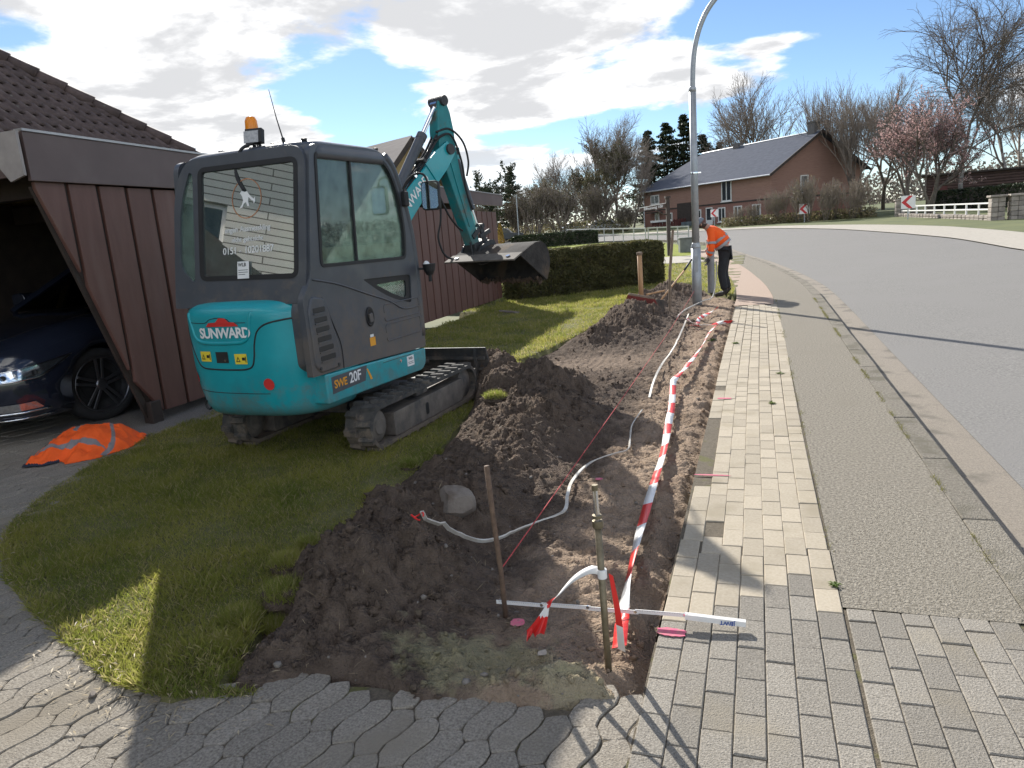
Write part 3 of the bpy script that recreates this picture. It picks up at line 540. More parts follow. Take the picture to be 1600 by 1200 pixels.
def dirt(m_,z0,z1,amt,col=(.16,.125,.095),sc_=7):   # dried mud splashed on the lower panels, thin dust above
    t=m_.node_tree; n=t.nodes; l=t.links; b=n['Principled BSDF']; src=b.inputs['Base Color'].links[0].from_socket; ge=n.new('ShaderNodeNewGeometry'); sp_=n.new('ShaderNodeSeparateXYZ'); l.new(ge.outputs['Position'],sp_.inputs[0])
    hr=n.new('ShaderNodeMapRange'); l.new(sp_.outputs[2],hr.inputs[0]); hr.inputs[1].default_value=z0; hr.inputs[2].default_value=z1; hr.inputs[3].default_value=.30; hr.inputs[4].default_value=0
    no=n.new('ShaderNodeTexNoise'); no.inputs['Scale'].default_value=sc_; no.inputs['Detail'].default_value=10; no.inputs['Roughness'].default_value=.72; l.new(ge.outputs['Position'],no.inputs['Vector'])
    ad=n.new('ShaderNodeMath'); ad.operation='ADD'; l.new(no.outputs[0],ad.inputs[0]); l.new(hr.outputs[0],ad.inputs[1]); mr=n.new('ShaderNodeMapRange'); mr.interpolation_type='SMOOTHSTEP'; l.new(ad.outputs[0],mr.inputs[0]); mr.inputs[1].default_value=.56; mr.inputs[2].default_value=.82; mr.inputs[4].default_value=amt
    mi=n.new('ShaderNodeMix'); mi.data_type='RGBA'; l.new(mr.outputs[0],mi.inputs[0]); l.new(src,mi.inputs[6]); mi.inputs[7].default_value=(*col,1); l.new(mi.outputs[2],b.inputs['Base Color'])
    rr_=n.new('ShaderNodeMapRange'); l.new(mr.outputs[0],rr_.inputs[0]); rr_.inputs[3].default_value=b.inputs['Roughness'].default_value; rr_.inputs[4].default_value=.85; l.new(rr_.outputs[0],b.inputs['Roughness'])
dirt(M_teal,.40,.75,.45); dirt(M_char,.65,1.5,.5); dirt(M_teald,1.3,2.6,.5); dirt(M_trk,.0,.40,.85,(.20,.155,.115),10); dirt(M_dark,.1,.6,.6); dirt(M_white,-2,-1,.35)
ex=empty('mini_excavator',(-3.1256,5.7634,0),-R(3.76),'teal and charcoal mini excavator on rubber tracks with raised arm','excavator')
def E(name,VF,mat,parent=None,**k): return obj(name,VF,mat,parent or ex,**k)
# --- tracks
TR=.175; TL=.80
def stad(r,ly,z0,n=14):
    o=[]
    for k in range(n+1): a=-math.pi/2+math.pi*k/n; o.append((ly+r*math.cos(a),z0+r*math.sin(a)))
    for k in range(n+1): a=math.pi/2+math.pi*k/n; o.append((-ly+r*math.cos(a),z0+r*math.sin(a)))
    return o
lug=bpy.data.meshes.new('tread_lug'); v_,f_=prism([(-.034,-.004),(.034,-.004),(.022,.026),(-.022,.026)],'x',-.062,.058); lug.from_pydata(v_,[],f_); lug.materials.append(M_trk)
PER=4*TL+2*math.pi*(TR)
def on_track(s):
    s%=PER
    if s<2*TL: return (-TL+s,2*TR,0.)
    s-=2*TL
    if s<math.pi*TR: a=s/TR; return (TL+TR*math.sin(a),TR+TR*math.cos(a),-a)
    s-=math.pi*TR
    if s<2*TL: return (TL-s,0.,-math.pi)
    s-=2*TL; a=s/TR; return (-TL-TR*math.sin(a),TR-TR*math.cos(a),-math.pi-a)
for sd,xc in ((1,.625),(-1,-.625)):
    belt=E('track',plate(stad(TR,TL,TR+.02),[stad(TR-.032,TL,TR+.02)],'x',xc-.12,xc+.12),M_trk,smooth=False)
    nl=30
    for k in range(nl):
        for side in (-1,1):
            y,z,a=on_track((k+(.5 if side>0 else 0))*PER/nl)
            o=link('tread_lug',lug,None,belt,(xc+side*.060,y,z+.02),(a,0,side*.16)); 
    fr=E('track_frame',join(prism(rpoly([(-.60,.055),(.66,.055),(.70,.13),(.70,.27),(-.60,.255)],.02),'x',xc-.07,xc+.105),cbox((xc,.0,.30),(.08,.2,.06))),M_steel,bev=.006)
    E('frame_hole',plate(rpoly([(-.075,.10),(-.02,.10),(-.02,.205),(-.075,.205)],.022),[],'x',xc+.1052,xc+.107),M_blkp,fr)
    hub=E('sprocket',lathe([(.135,-.07),(.135,.06),(.115,.075),(.07,.085),(.065,.095),(.0001,.095)],(xc,-TL,TR+.02),'x',24),M_steel,smooth=True,bev=.004)
    E('idler_wheel',lathe([(.138,-.06),(.138,.06),(.09,.075),(.04,.09),(.0001,.09)],(xc,TL,TR+.02),'x',24),M_steel,smooth=True,bev=.004)
    for q in range(4): E('roller',cyl((xc-.06,-.5+q*.33,.075),(xc+.06,-.5+q*.33,.075),.05,12),M_dark,smooth=False)
E('undercarriage',join(cbox((0,0,.27),(1.0,.42,.16)),cbox((0,-.35,.24),(.9,.14,.10),(0,0,.0)),cbox((0,.38,.24),(.9,.14,.10)),cyl((0,-.1,.34),(0,-.1,.47),.36,28)),M_dark,bev=.01)
for s in (-1,1): E('hydraulic_hose',tube(spline([(s*.12,-.3,.33),(s*.25,-.55,.27),(s*.38,-.62,.24),(s*.5,-.55,.22)],6),.014,8),M_blk,smooth=True)
tgp=E('data_plate',cbox((.12,-.45,.33),(.05,.004,.035),(.2,0,0)),M_white)
# --- dozer blade
bl=E('dozer_blade',prism([(1.27,.10),(1.30,.10),(1.345,.19),(1.335,.33),(1.28,.47),(1.25,.47),(1.30,.33),(1.305,.2)],'x',-.70,.74),M_dark,bev=.006)
for s in (-.3,.3): E('blade_arm',bar((s,.45,.26),(s*1.05,1.29,.22),.09,.10),M_dark,bev=.01)
E('blade_rib',join(cbox((.02,1.255,.36),(1.4,.03,.03)),cbox((.02,1.275,.24),(1.4,.03,.03)),cbox((-.55,1.26,.30),(.03,.04,.3)),cbox((.62,1.26,.30),(.03,.05,.3))),M_dark,bl)
E('blade_cylinder',join(cyl((.05,.3,.40),(.05,.85,.36),.045,14),cyl((.05,.8,.365),(.05,1.24,.33),.022,12)),M_dark,smooth=False)
# --- upper deck
E('deck',join(cbox((-.09,-.5,.52),(1.18,1.35,.11)),cbox((-.09,.30,.53),(.5,.5,.12))),M_dark,bev=.02)
RC,FC=-.095,-.74
def cw_prof(z):
    t=(z-.39)/(1.285-.39)
    hw=.645*(1-.10*(1-min(1,t/.55))**2); hd=.635*(1-.085*(1-min(1,t/.5))**2)
    if t>.86: e=(t-.86)/.14; hw-=.10*(1-math.sqrt(max(0,1-e*e))); hd-=.16*(1-math.sqrt(max(0,1-e*e)))
    if t<.10: e=(.10-t)/.10; hw-=.06*(1-math.sqrt(max(0,1-e*e))); hd-=.06*(1-math.sqrt(max(0,1-e*e)))
    return hw,hd
NX=3.6
def cw_f(x,z,off=0.):
    hw,hd=cw_prof(z); q=min(1,abs((x-RC)/hw)); return FC-(hd*(1-q**NX)**(1/NX))-off
zs=[.39,.393,.40,.415,.435,.46,.48]+[.48+k*.05 for k in range(1,14)]+[1.16,1.19,1.22,1.245,1.262,1.275,1.282,1.285]
V=[];Fc=[];nn=64
for z in zs:
    hw,hd=cw_prof(z)
    for k in range(nn+1):
        a=math.pi+math.pi*k/nn; ca_,sa_=math.cos(a),math.sin(a)
        V.append((RC+hw*math.copysign(abs(ca_)**(2/NX),ca_),FC-hd*abs(sa_)**(2/NX),z))
m_=nn+1
for i in range(len(zs)-1):
    for k in range(nn): Fc.append((i*m_+k,i*m_+k+1,(i+1)*m_+k+1,(i+1)*m_+k))
    Fc.append((i*m_+nn,i*m_,(i+1)*m_,(i+1)*m_+nn))
Fc.append(tuple(range(m_-1,-1,-1))); Fc.append(tuple((len(zs)-1)*m_+k for k in range(m_)))
cw=E('counterweight',fixn(V,Fc),M_teal,smooth=True)
for p in cw.data.polygons:
    if len(p.vertices)>4 or abs(p.normal.y)>.99 and p.center.y>FC-.01: p.use_smooth=False
def wrap(VF2,x0,z0,off,flip=False):   # flat print laid on the curved rear
    return [((x0+v[0]),cw_f(x0+v[0],z0+v[1],off),z0+v[1]) for v in VF2[0]],VF2[1]
def densify(poly,step=.02):
    o=[]
    for i in range(len(poly)):
        a,b=Vector(poly[i]),Vector(poly[(i+1)%len(poly)]); k=max(1,int((b-a).length/step))
        for j in range(k): o.append(tuple(a+(b-a)*j/k))
    return o
def seam(pts,r=.006,off=-.002,mat=None,name='panel_seam'):
    P=[(p[0],p[1],0) for p in pts]; P=spline(P,8); return E(name,tube([(p[0],cw_f(p[0],p[1],off),p[1]) for p in P],r,6),mat or M_blkp,cw,smooth=True)
# hood outline: down from the left shoulder, along the bottom, up again and out to the right side
seam([(-.685,1.13),(-.62,1.05),(-.56,.93),(-.50,.83),(-.44,.785),(-.30,.775),(-.15,.772),(-.02,.775),(.05,.80),(.08,.87),(.10,.97),(.14,1.06),(.22,1.11),(.36,1.135),(.50,1.145)],.0075)
seam([(-.55,1.135),(-.36,1.13),(-.30,1.155),(-.22,1.165),(-.13,1.155),(-.09,1.13),(.045,1.125)],.004)
seam([(-.55,.60),(-.3,.59),(0,.585),(.16,.585)],.004)
M_teal_hi=M_teal
def lip(pts,r): 
    P=spline([(p[0],p[1],0) for p in pts],8); return E('hood_ridge',tube([(p[0],cw_f(p[0],p[1],-.006),p[1]) for p in P],r,8),M_teal,cw,smooth=True)
lip([(-.56,1.20),(-.52,1.10),(-.49,1.02),(-.42,.985),(-.3,.975),(-.1,.975),(.0,.985),(.055,1.03),(.075,1.12),(.10,1.2)],.016)
E('brand_lettering',wrap(text2d('SUNWARD',.106,.90,.0034),-.165,1.05,.0085),M_white,cw)
E('brand_emblem',wrap(fixn(*(lambda P:([(x,z,0) for x,z in P],[tuple(range(len(P)))]))([(-.17,-.02),(.15,-.02),(.11,.01),(.06,.012),(.03,.04),(-.03,.045),(-.07,.012),(-.14,.01)])),-.165,1.122,.009),M_redp,cw)
def rear_rect(name,x0,z0,w_,h_,mat,off=.004,parent=None):
    n=6; V=[];Fc=[]
    for i in range(n+1):
        for z in (z0-h_/2,z0+h_/2):
            x=x0-w_/2+w_*i/n; V.append((x,cw_f(x,z,off),z))
    for i in range(n): Fc.append((2*i,2*i+2,2*i+3,2*i+1))
    return E(name,(V,Fc),mat,parent or cw)
for x0,z0 in ((-.395,.875),(-.045,.855)):
    st=rear_rect('warning_sticker',x0,z0,.115,.078,M_yel)
    E('warning_symbol',wrap(([(-.045,-.022),(-.005,-.022),(-.025,.02),(-.037,-.016),(-.013,-.016),(-.025,.008)],[(0,3,5,2),(2,5,4,1),(0,1,4,3)]),x0,z0,.006),M_blkp,st)
    E('warning_arrow',wrap(([(.012,-.01),(.04,-.01),(.04,.012),(.012,.012),(.043,-.025),(.05,-.025),(.05,.02),(.043,.02)],[(0,1,2,3),(4,5,6,7)]),x0,z0,.006),M_blkp,st)
rear_rect('lock_recess',-.225,.868,.12,.085,M_blkp,.003)
E('lock_barrel',cyl((-.195,cw_f(-.195,.845,.001),.845),(-.195,cw_f(-.195,.845,.010),.845),.010,10),M_chr,cw)
for x0,z0 in ((.17,.66),(-.60,.70)):
    E('rear_reflector',(lambda n=18:([(x0+.045*math.cos(2*math.pi*k/n),cw_f(x0+.045*math.cos(2*math.pi*k/n),z0+.045*math.sin(2*math.pi*k/n),.006),z0+.045*math.sin(2*math.pi*k/n)) for k in range(n)],[tuple(range(n))]))(),M_redp,cw)
E('filler_cap',lathe([(.055,0),(.055,.02),(.045,.035),(.0001,.04)],(-.42,-1.15,1.275),'z',16),pm('pale_teal_plastic',(.10,.42,.42),.5),smooth=True,bev=.004)
E('tow_eye',tube([(-.54+.03*math.cos(t_),cw_f(-.54,.47,.002),.47+.035*math.sin(t_)) for t_ in [k*math.pi/6 for k in range(13)]],.009,6),M_blkp,cw)
for pts in ([(.505,1.08),(.51,.97)],[(.515,.90),(.515,.80)],[(.50,.68),(.535,.62)]):   # side vents in the counterweight corner
    a,b=pts; E('corner_vent',tube([(a[0],cw_f(a[0],a[1],-.008),a[1]),(b[0],cw_f(b[0],b[1],-.008),b[1])],.017,8),M_blkp,cw,smooth=True)
# --- right side: louvred cover, skirt
sx=.556
lou=E('louvre_cover',prism(rpoly([(-1.25,1.285),(-1.11,1.262),(-1.06,1.15),(-.985,.88),(-.99,.72),(-1.24,.715),(-1.30,.78),(-1.30,1.18)],.03),'x',.40,sx+.014),M_char,bev=.018)
for k in range(6):
    z=1.178-k*.071; y1=-1.115+.012*k; y0=-1.255+.004*k
    E('louvre_slot',prism(rpoly([(y0,z-.020),(y1,z-.016),(y1,z+.020),(y0,z+.018)],.012),'x',sx+.0135,sx+.0165),M_blkp,lou)
    E('louvre_lip',bar((sx+.018,y0,z-.026),(sx+.018,y1,z-.022),.012,.010),M_char,lou)
for p in ((-1.25,.755),(-1.03,.745)): E('cover_bolt',cyl((sx+.010,p[0],p[1]),(sx+.019,p[0],p[1]),.012,10),M_dark,lou)
sk=E('side_skirt',prism(rpoly([(-1.20,.47),(.24,.445),(.31,.50),(.32,.635),(-.97,.69),(-1.20,.70)],[.02,.05,.04,.02,.02,.02]),'x',.40,sx+.008),M_teal,bev=.014)
def side_text(s,size,y0,z0,mat,par,xx=sx+.0105,rot=0,sp=.95,bold=.002,name='lettering'):
    v,f=text2d(s,size,sp,bold); c_,s_=math.cos(rot),math.sin(rot)
    return E(name,([(xx,y0+a*c_-b*s_,z0+a*s_+b*c_) for a,b in v],f),mat,par)
E('model_plate',prism([(-1.14,.535),(-.70,.545),(-.66,.665),(-1.14,.665)],'x',sx+.0075,sx+.0090),pm('grey_print',(.07,.075,.085),.5),sk)
side_text('SWE',.085,-1.03,.60,M_orange,sk); side_text('20F',.115,-.835,.607,M_white,sk)
E('model_stripe',prism([(-.67,.635),(-.655,.635),(-.62,.58),(-.60,.54),(-.63,.54),(-.65,.59)],'x',sx+.0095,sx+.0105),M_orange,sk)
E('tool_hatch_seam',join(*[bar((sx+.009,a[0],a[1]),(sx+.009,b[0],b[1]),.003,.004) for a,b in (((-.42,.47),(-.42,.635)),((-.42,.635),(.05,.625)))]),M_blkp,sk)
E('hatch_latch',cyl((sx+.006,-.14,.60),(sx+.014,-.14,.60),.013,10),M_chr,sk)
E('owner_sticker',prism([(-.03,.525),(.09,.522),(.09,.615),(-.03,.615)],'x',sx+.0075,sx+.0092),M_white,sk); side_text('WLB',.032,.03,.59,M_blkp,sk,xx=sx+.0098,bold=.001)
E('sticker_lines',join(*[cbox((sx+.0098,.03,.545+q*.014),(.001,.09,.004)) for q in range(2)]),M_blkp,sk)
# --- cab
side_out=rpoly([(-1.335,.705),(-1.335,1.27),(-1.215,1.40),(-1.03,2.36),(-.10,2.38),(.09,2.26),(.24,1.98),(.335,1.60),(.36,1.30),(.345,.645),(-.97,.70)],[.01,.05,.1,.09,.25,.15,.2,.2,.1,.03,.01],6)
win=rpoly([(-1.085,1.475),(-.985,2.31),(-.09,2.325),(.055,2.21),(.155,1.98),(.19,1.70),(.15,1.462)],[.06,.06,.22,.12,.2,.2,.06],6)
qwin=rpoly([(-.56,1.345),(.20,1.325),(.17,1.07),(-.22,1.165)],[.03,.05,.05,.2],5)
sp=E('door_panel',plate(side_out,[win,qwin],'x',sx-.05,sx),M_char,bev=.008)
E('window_seal',plate(win,[ring2(win,.026)],'x',sx-.035,sx+.006),M_blk,sp)
E('side_window',plate(ring2(win,.018),[],'x',sx-.022,sx-.018),G_cab,sp)
E('window_divider',bar((sx-.015,-.595,1.49),(sx-.015,-.535,2.305),.02,.026,(1,0,0)),M_blk,sp)
qin=rpoly([(-.36,1.285),(.13,1.285),(.11,1.125),(-.05,1.16)],[.03,.05,.05,.12],5)
E('quarter_frame',plate(ring2(qwin,-.004),[qin],'x',sx-.03,sx-.012),M_blk,sp); E('quarter_window',plate(ring2(qin,-.006),[],'x',sx-.026,sx-.022),G_cab,sp)
hd=E('door_handle',lathe([(.001,-.004),(.058,-.004),(.065,.004),(.062,.010),(.048,.002),(.001,-.002)],(sx+.002,-.526,1.04),'x',22),M_blk,sp,smooth=True); hd.scale=(1,.85,1.25); hd.location=(0,-.526*.15,1.04*-.25)
E('handle_lever',cbox((sx+.010,-.52,1.03),(.02,.05,.075),(.15,0,0)),M_char,sp,bev=.008)
E('door_crease',tube(spline([(sx+.001,-1.2,1.40),(sx+.001,-.9,1.34),(sx+.001,-.55,1.235),(sx+.001,-.2,1.13),(sx+.001,.02,1.04),(sx+.001,.30,1.03)],6),.008,6),M_char,sp,smooth=True)
for z in (.80,.97): E('door_pocket',tube([(sx,y,zz_) for y,zz_ in rpoly([(-.30,z),(.29,z),(.29,z+.14),(-.30,z+.14)],.03)]+[(sx,-.30,z+.07)],.006,6,cap=False),M_char,sp,smooth=True)
E('door_seam',join(tube(spline([(sx+.001,-1.12,1.26),(sx+.001,-1.02,1.05),(sx+.001,-.955,.88),(sx+.001,-.955,.70)],5),.005,6)),M_blk,sp)
E('service_sticker',prism([(-.56,.80),(-.48,.80),(-.48,.87),(-.56,.87)],'x',sx+.0005,sx+.002),M_orange,sp); E('service_sticker',prism([(-.55,.873),(-.50,.873),(-.50,.895),(-.55,.895)],'x',sx+.0005,sx+.002),M_white,sp)
lwin=[(p[0],p[1]) for p in win]
xl=-.745
lout=[(max(p[0],-1.13) if p[1]<1.5 else p[0],p[1]) for p in side_out]
lp=E('left_cab_wall',plate(lout,[lwin],'x',xl,xl+.05),M_char,bev=.008); E('side_window',plate(ring2(lwin,-.01),[],'x',xl+.02,xl+.024),G_cab,lp)
def shear(VF): return [(x,y-1.225+(z-1.40)*.195,z) for x,y,z in VF[0]],VF[1]
rout=rpoly([(xl+.03,1.24),(xl+.03,2.12),(-.60,2.36),(.46,2.36),(sx-.02,2.28),(sx-.02,1.24)],[.02,.2,.12,.1,.06,.02],6)
rwin=rpoly([(-.455,1.44),(-.465,2.285),(.475,2.275),(.47,1.42)],.07,5)
rq=rpoly([(-.545,1.44),(-.66,1.55),(-.655,2.02),(-.555,2.27),(-.52,2.24),(-.51,1.44)],[.02,.08,.15,.05,.02,.02],5)
rp_=E('rear_cab_wall',shear(plate(rout,[rwin,rq],'y',-.02,.03)),M_char,bev=.008)
E('rear_seal',shear(plate(ring2(rwin,-.002),[ring2(rwin,.034)],'y',-.024,.0)),M_blk,rp_)
E('rear_window',shear(plate(ring2(rwin,.02),[],'y',-.010,-.006)),G_rear,rp_)
E('rear_quarter_window',shear(plate(ring2(rq,-.004),[],'y',-.004,.0)),G_cab,rp_)
def rear_flat(name,V2,F2,x0,z0,mat,off=-.013): return E(name,shear(([(x0+a,off,z0+b) for a,b in V2],F2)),mat,rp_)
n=40; rearlogo=[(.14*math.cos(2*math.pi*k/n),.145*math.sin(2*math.pi*k/n)) for k in range(n)]; ri=[(a*.955,b*.955) for a,b in rearlogo]
rear_flat('logo_ring',rearlogo+ri,[(k,(k+1)%n,n+(k+1)%n,n+k) for k in range(n)],.0,2.02,M_copper)
beast=[(-.075,.055),(-.05,.075),(-.02,.06),(.01,.065),(.03,.035),(.06,.01),(.085,-.01),(.10,.01),(.105,-.03),(.085,-.055),(.08,-.03),(.055,-.015),(.025,.01),(.02,-.03),(.035,-.075),(.01,-.07),(-.005,-.035),(-.03,-.045),(-.05,-.08),(-.085,-.085),(-.055,-.055),(-.04,-.015),(-.05,.02)]
rear_flat('logo_animal',[(a*.8,b*.8) for a,b in beast],[tuple(range(len(beast)))],.0,2.02,M_white,-.0135)
for s,size,z in (('ungen Ausmesskling',.056,1.80),('nicht geht nicht',.05,1.725),('0151 - 10201887',.072,1.645)):
    wd=s.split(); tot=text2d(s,size,.95,.0006)[0]; x_=min(p[0] for p in tot); W_=max(p[0] for p in tot)-x_; n_=len(s); c0=0
    for q in wd:
        v,f=text2d(q,size,.95,.0006); a_=min(p[0] for p in v); i_=s.index(q,c0); c0=i_+len(q); rear_flat('window_lettering',[(p[0]-a_+x_+W_*i_/n_,p[1]) for p in v],f,.0,z,M_white)
rs=rear_flat('window_sticker',[(-.055,-.06),(.055,-.06),(.055,.065),(-.055,.065)],[(0,1,2,3)],-.03,1.50,M_white,-.0255); v,f=text2d('WLB',.036,1,.001); rear_flat('sticker_lettering',v,f,-.04,1.54,M_blkp,-.0265)
rear_flat('sticker_lines',[(-.045,.0),(.045,.0),(.045,.004),(-.045,.004),(-.045,-.016),(.045,-.016),(.045,-.012),(-.045,-.012),(-.045,-.032),(.02,-.032),(.02,-.028),(-.045,-.028)],[(0,1,2,3),(4,5,6,7),(8,9,10,11)],-.03,1.50,M_blkp,-.0265)
# roof
V=[];Fc=[]
def roof_ring(z,ins):
    return [(p[0],p[1],z) for p in rpoly([(xl+.01+ins,-1.03+ins),(sx+.012-ins,-1.03+ins),(sx+.012-ins,.02-ins),(xl+.01+ins,.02-ins)],[.22,.14,.14,.2],7)]
zz=[(2.26,.0),(2.30,-.004),(2.345,.006),(2.375,.03),(2.395,.065),(2.405,.12),(2.415,.2)]
for z,i in zz: V+=roof_ring(z,i)
m_=len(V)//len(zz)
for a in range(len(zz)-1):
    for k in range(m_): Fc.append((a*m_+k,a*m_+(k+1)%m_,(a+1)*m_+(k+1)%m_,(a+1)*m_+k))
Fc.append(tuple((len(zz)-1)*m_+k for k in range(m_)))
# the shell is open below; headliner closes it
Fc.append(tuple(range(m_-1,-1,-1)))
rf=E('cab_roof',(V,Fc),M_char,smooth=True)
for k in range(3): E('roof_rib',cbox((-.42+.26*k,-.6,2.417),(.07,.5,.022)),M_char,rf,bev=.01)
E('cab_floor',cbox((-.09,-.35,.74),(1.2,1.2,.05)),M_dark)
for x in (xl+.025,sx-.025): E('front_pillar',tube(spline([(x,.33,.75),(x,.335,1.4),(x,.28,1.8),(x,.13,2.2),(x,.0,2.33)],5),.04,8),M_char,smooth=True)
E('front_window',([(xl+.03,.335,1.0),(sx-.03,.335,1.0),(sx-.03,.33,1.45),(xl+.03,.33,1.45),(sx-.03,.26,1.85),(xl+.03,.26,1.85),(sx-.03,.08,2.25),(xl+.03,.08,2.25)],[(0,1,2,3),(3,2,4,5),(5,4,6,7)]),G_cab)
E('front_lower_panel',cbox((-.09,.335,.87),(1.24,.03,.28)),M_char)
st=E('seat',join(cbox((-.09,-.55,1.0),(.5,.5,.14)),cbox((-.09,-.82,1.35),(.48,.13,.6),(-.15,0,0)),cbox((-.09,-.87,1.78),(.28,.1,.2),(-.1,0,0))),M_seat,bev=.04,seg=3)
E('seat_box',cbox((-.09,-.75,.86),(1.15,.6,.22)),M_dark)
for x in (-.42,.24):
    E('control_console',cbox((x,-.35,1.08),(.14,.5,.1)),M_dark,bev=.02); jo=E('joystick',join(cyl((x,-.2,1.12),(x,-.17,1.3),.018,8),cyl((x,-.17,1.28),(x,-.16,1.4),.03,10)),M_blk)
E('travel_lever',join(*[tube([(x,.1,.78),(x,.12,1.15),(x,.05,1.3)],.012,6) for x in (-.15,-.03)]),M_blk)
E('paper_on_console',cbox((.28,-.42,1.145),(.14,.22,.012),(.1,0,.3)),M_white); E('yellow_label',cbox((.30,.30,1.62),(.16,.004,.035)),M_yel)
E('cup_holder',join(lathe([(.035,0),(.045,.10),(.04,.10),(.001,.09)],(.40,.15,1.18),'z',14)),M_blk)
# roof equipment
be=E('beacon',lathe([(.05,0),(.052,.02),(.047,.07),(.045,.105),(.033,.13),(.0001,.14)],(-.075,-.86,2.50),'z',20),M_amber,smooth=True); be.rotation_euler=(0,0,0)
E('beacon_base',join(cyl((-.075,-.86,2.41),(-.075,-.86,2.50),.014,10),lathe([(.055,0),(.055,.025),(.0001,.025)],(-.075,-.86,2.478),'z',18)),M_blk,be)
wl=E('work_lamp',join(cbox((.0,-.93,2.475),(.135,.05,.11),(-.25,0,.25)),cyl((.02,-.9,2.40),(.01,-.92,2.44),.012,8)),M_blk,bev=.008)
E('lamp_lens',cbox((-.008,-.962,2.472),(.115,.006,.09),(-.25,0,.25)),pm('grey_lens',(.35,.35,.36),.25,var=.25,ns=60),wl)
E('antenna',join(tube([(.24,-.9,2.40),(.20,-.9,2.58),(.165,-.9,2.79)],[.006,.004,.002],6),cyl((.245,-.9,2.38),(.232,-.9,2.44),.013,8)),M_blk)
E('lamp_cable',tube(spline([(.01,-.95,2.43),(-.06,-1.03,2.38),(-.10,-1.06,2.26),(-.085,-1.09,2.18),(-.02,-1.11,2.08)],6),.012,8),M_blk,smooth=True); E('lamp_cable',tube(spline([(.02,-.94,2.41),(.08,-1.0,2.36),(.11,-1.06,2.25),(.10,-1.08,2.16)],6),.006,6),M_blk,smooth=True)
E('lamp_cable',tube(spline([(.2,-.92,2.39),(.19,-1.02,2.36),(.16,-1.06,2.26),(.12,-1.08,2.17)],6),.005,6),M_blk,smooth=True)
for p in ((.46,-.95,2.355),(.50,-.06,2.345),(.40,-.04,2.36)): E('roof_knob',lathe([(.012,0),(.014,.03),(.022,.034),(.022,.05),(.0001,.055)],p,'z',10),M_blk)
for s,y in ((.30,.05),(-.1,.05)): pass
# mirror and door-side bowl lamp
E('mirror_arm',tube(spline([(.55,.20,2.02),(.60,.22,2.12),(.68,.24,2.18),(.76,.25,2.17),(.79,.26,2.10)],6),.010,8),M_blk,smooth=True)
mo=rpoly([(-.085,-.125),(.085,-.125),(.085,.125),(-.085,.125)],.04,5)
mi_=E('mirror',prism([(a,b) for a,b in mo],'y',-.012,.03),M_blk,bev=.008); mi_.location=(.80,.27,1.99); mi_.rotation_euler=(-.06,.02,.10)
mf=E('mirror_glass',prism([(a*.88,b*.90) for a,b in mo],'y',-.0145,-.0125),G_mir,mi_)
E('mirror_bracket',cbox((.575,.21,1.98),(.05,.07,.13)),M_blk,bev=.012)
E('lamp_bowl',join(lathe([(.001,-.10),(.03,-.10),(.05,-.06),(.062,0),(.001,0)],(.66,.37,1.40),'z',16),cyl((.66,.37,1.24),(.66,.37,1.32),.016,8),bar((.55,.34,1.36),(.66,.37,1.36),.03,.02)),M_blk)
E('bowl_cap',lathe([(.03,0),(.02,.02),(.0001,.03)],(.64,.36,1.40),'z',12),M_white)
# --- boom group in its own swung frame
SW=R(16); BM=Matrix.Translation((-.1,.5,0))@Matrix.Rotation(-SW,4,'Z')
def B(name,VF,mat,parent=None,**k): return E(name,xf(VF,BM),mat,parent,**k)
B('swing_post',join(cyl((0,-.02,.50),(0,-.02,1.05),.12,18),cbox((0,.06,.85),(.2,.24,.36))),M_dark,bev=.01)
def beam(path,w_): # path: list of (s,z,halfheight)
    top=[];bot=[]
    for i,(s,z,h_) in enumerate(path):
        a=path[max(i-1,0)]; b=path[min(i+1,len(path)-1)]; t=Vector((b[0]-a[0],b[1]-a[1])).normalized(); nrm=Vector((-t.y,t.x)); top.append((s+nrm.x*h_,z+nrm.y*h_)); bot.append((s-nrm.x*h_,z-nrm.y*h_))
    return prism(top+bot[::-1],'x',-w_/2,w_/2)
bm_=B('boom',beam([(.02,.98,.06),(.10,1.25,.085),(.22,1.52,.10),(.38,1.75,.115),(.58,1.96,.12),(.82,2.17,.105),(1.05,2.36,.09),(1.22,2.51,.07),(1.29,2.57,.045)],.15),M_teal,bev=.012)
B('boom_plate',join(*[xf(beam([(.95,2.28,.12),(1.12,2.42,.115),(1.28,2.55,.08)],.012),Matrix.Translation((s*.082,0,0))) for s in (-1,1)]),M_teal,bm_)
v,f=text2d('SUNWARD',.13,.92,.002); c_,s_=math.cos(R(41)),math.sin(R(41))
B('boom_lettering',([(.078,.66+a*c_-b*s_,2.04+a*s_+b*c_) for a,b in v],f),M_white,bm_)
stk=B('dipper_stick',beam([(1.235,3.03,.05),(1.245,2.90,.095),(1.25,2.72,.125),(1.255,2.52,.13),(1.33,2.25,.10),(1.43,1.95,.085),(1.54,1.65,.07),(1.60,1.47,.055)],.13),M_teald,bev=.012)
B('stick_rib',join(*[xf(beam([(1.27,2.45,.02),(1.36,2.15,.02),(1.5,1.72,.02)],.012),Matrix.Translation((s*.068,-.0,0))) for s in (-1,1)]),M_teald,stk)
B('stick_head',join(cyl((-.10,1.235,3.02),(.10,1.235,3.02),.052,14)),M_dark,stk); B('pivot_pin',cyl((-.115,1.25,2.53),(.115,1.25,2.53),.055,16),M_dark,stk)
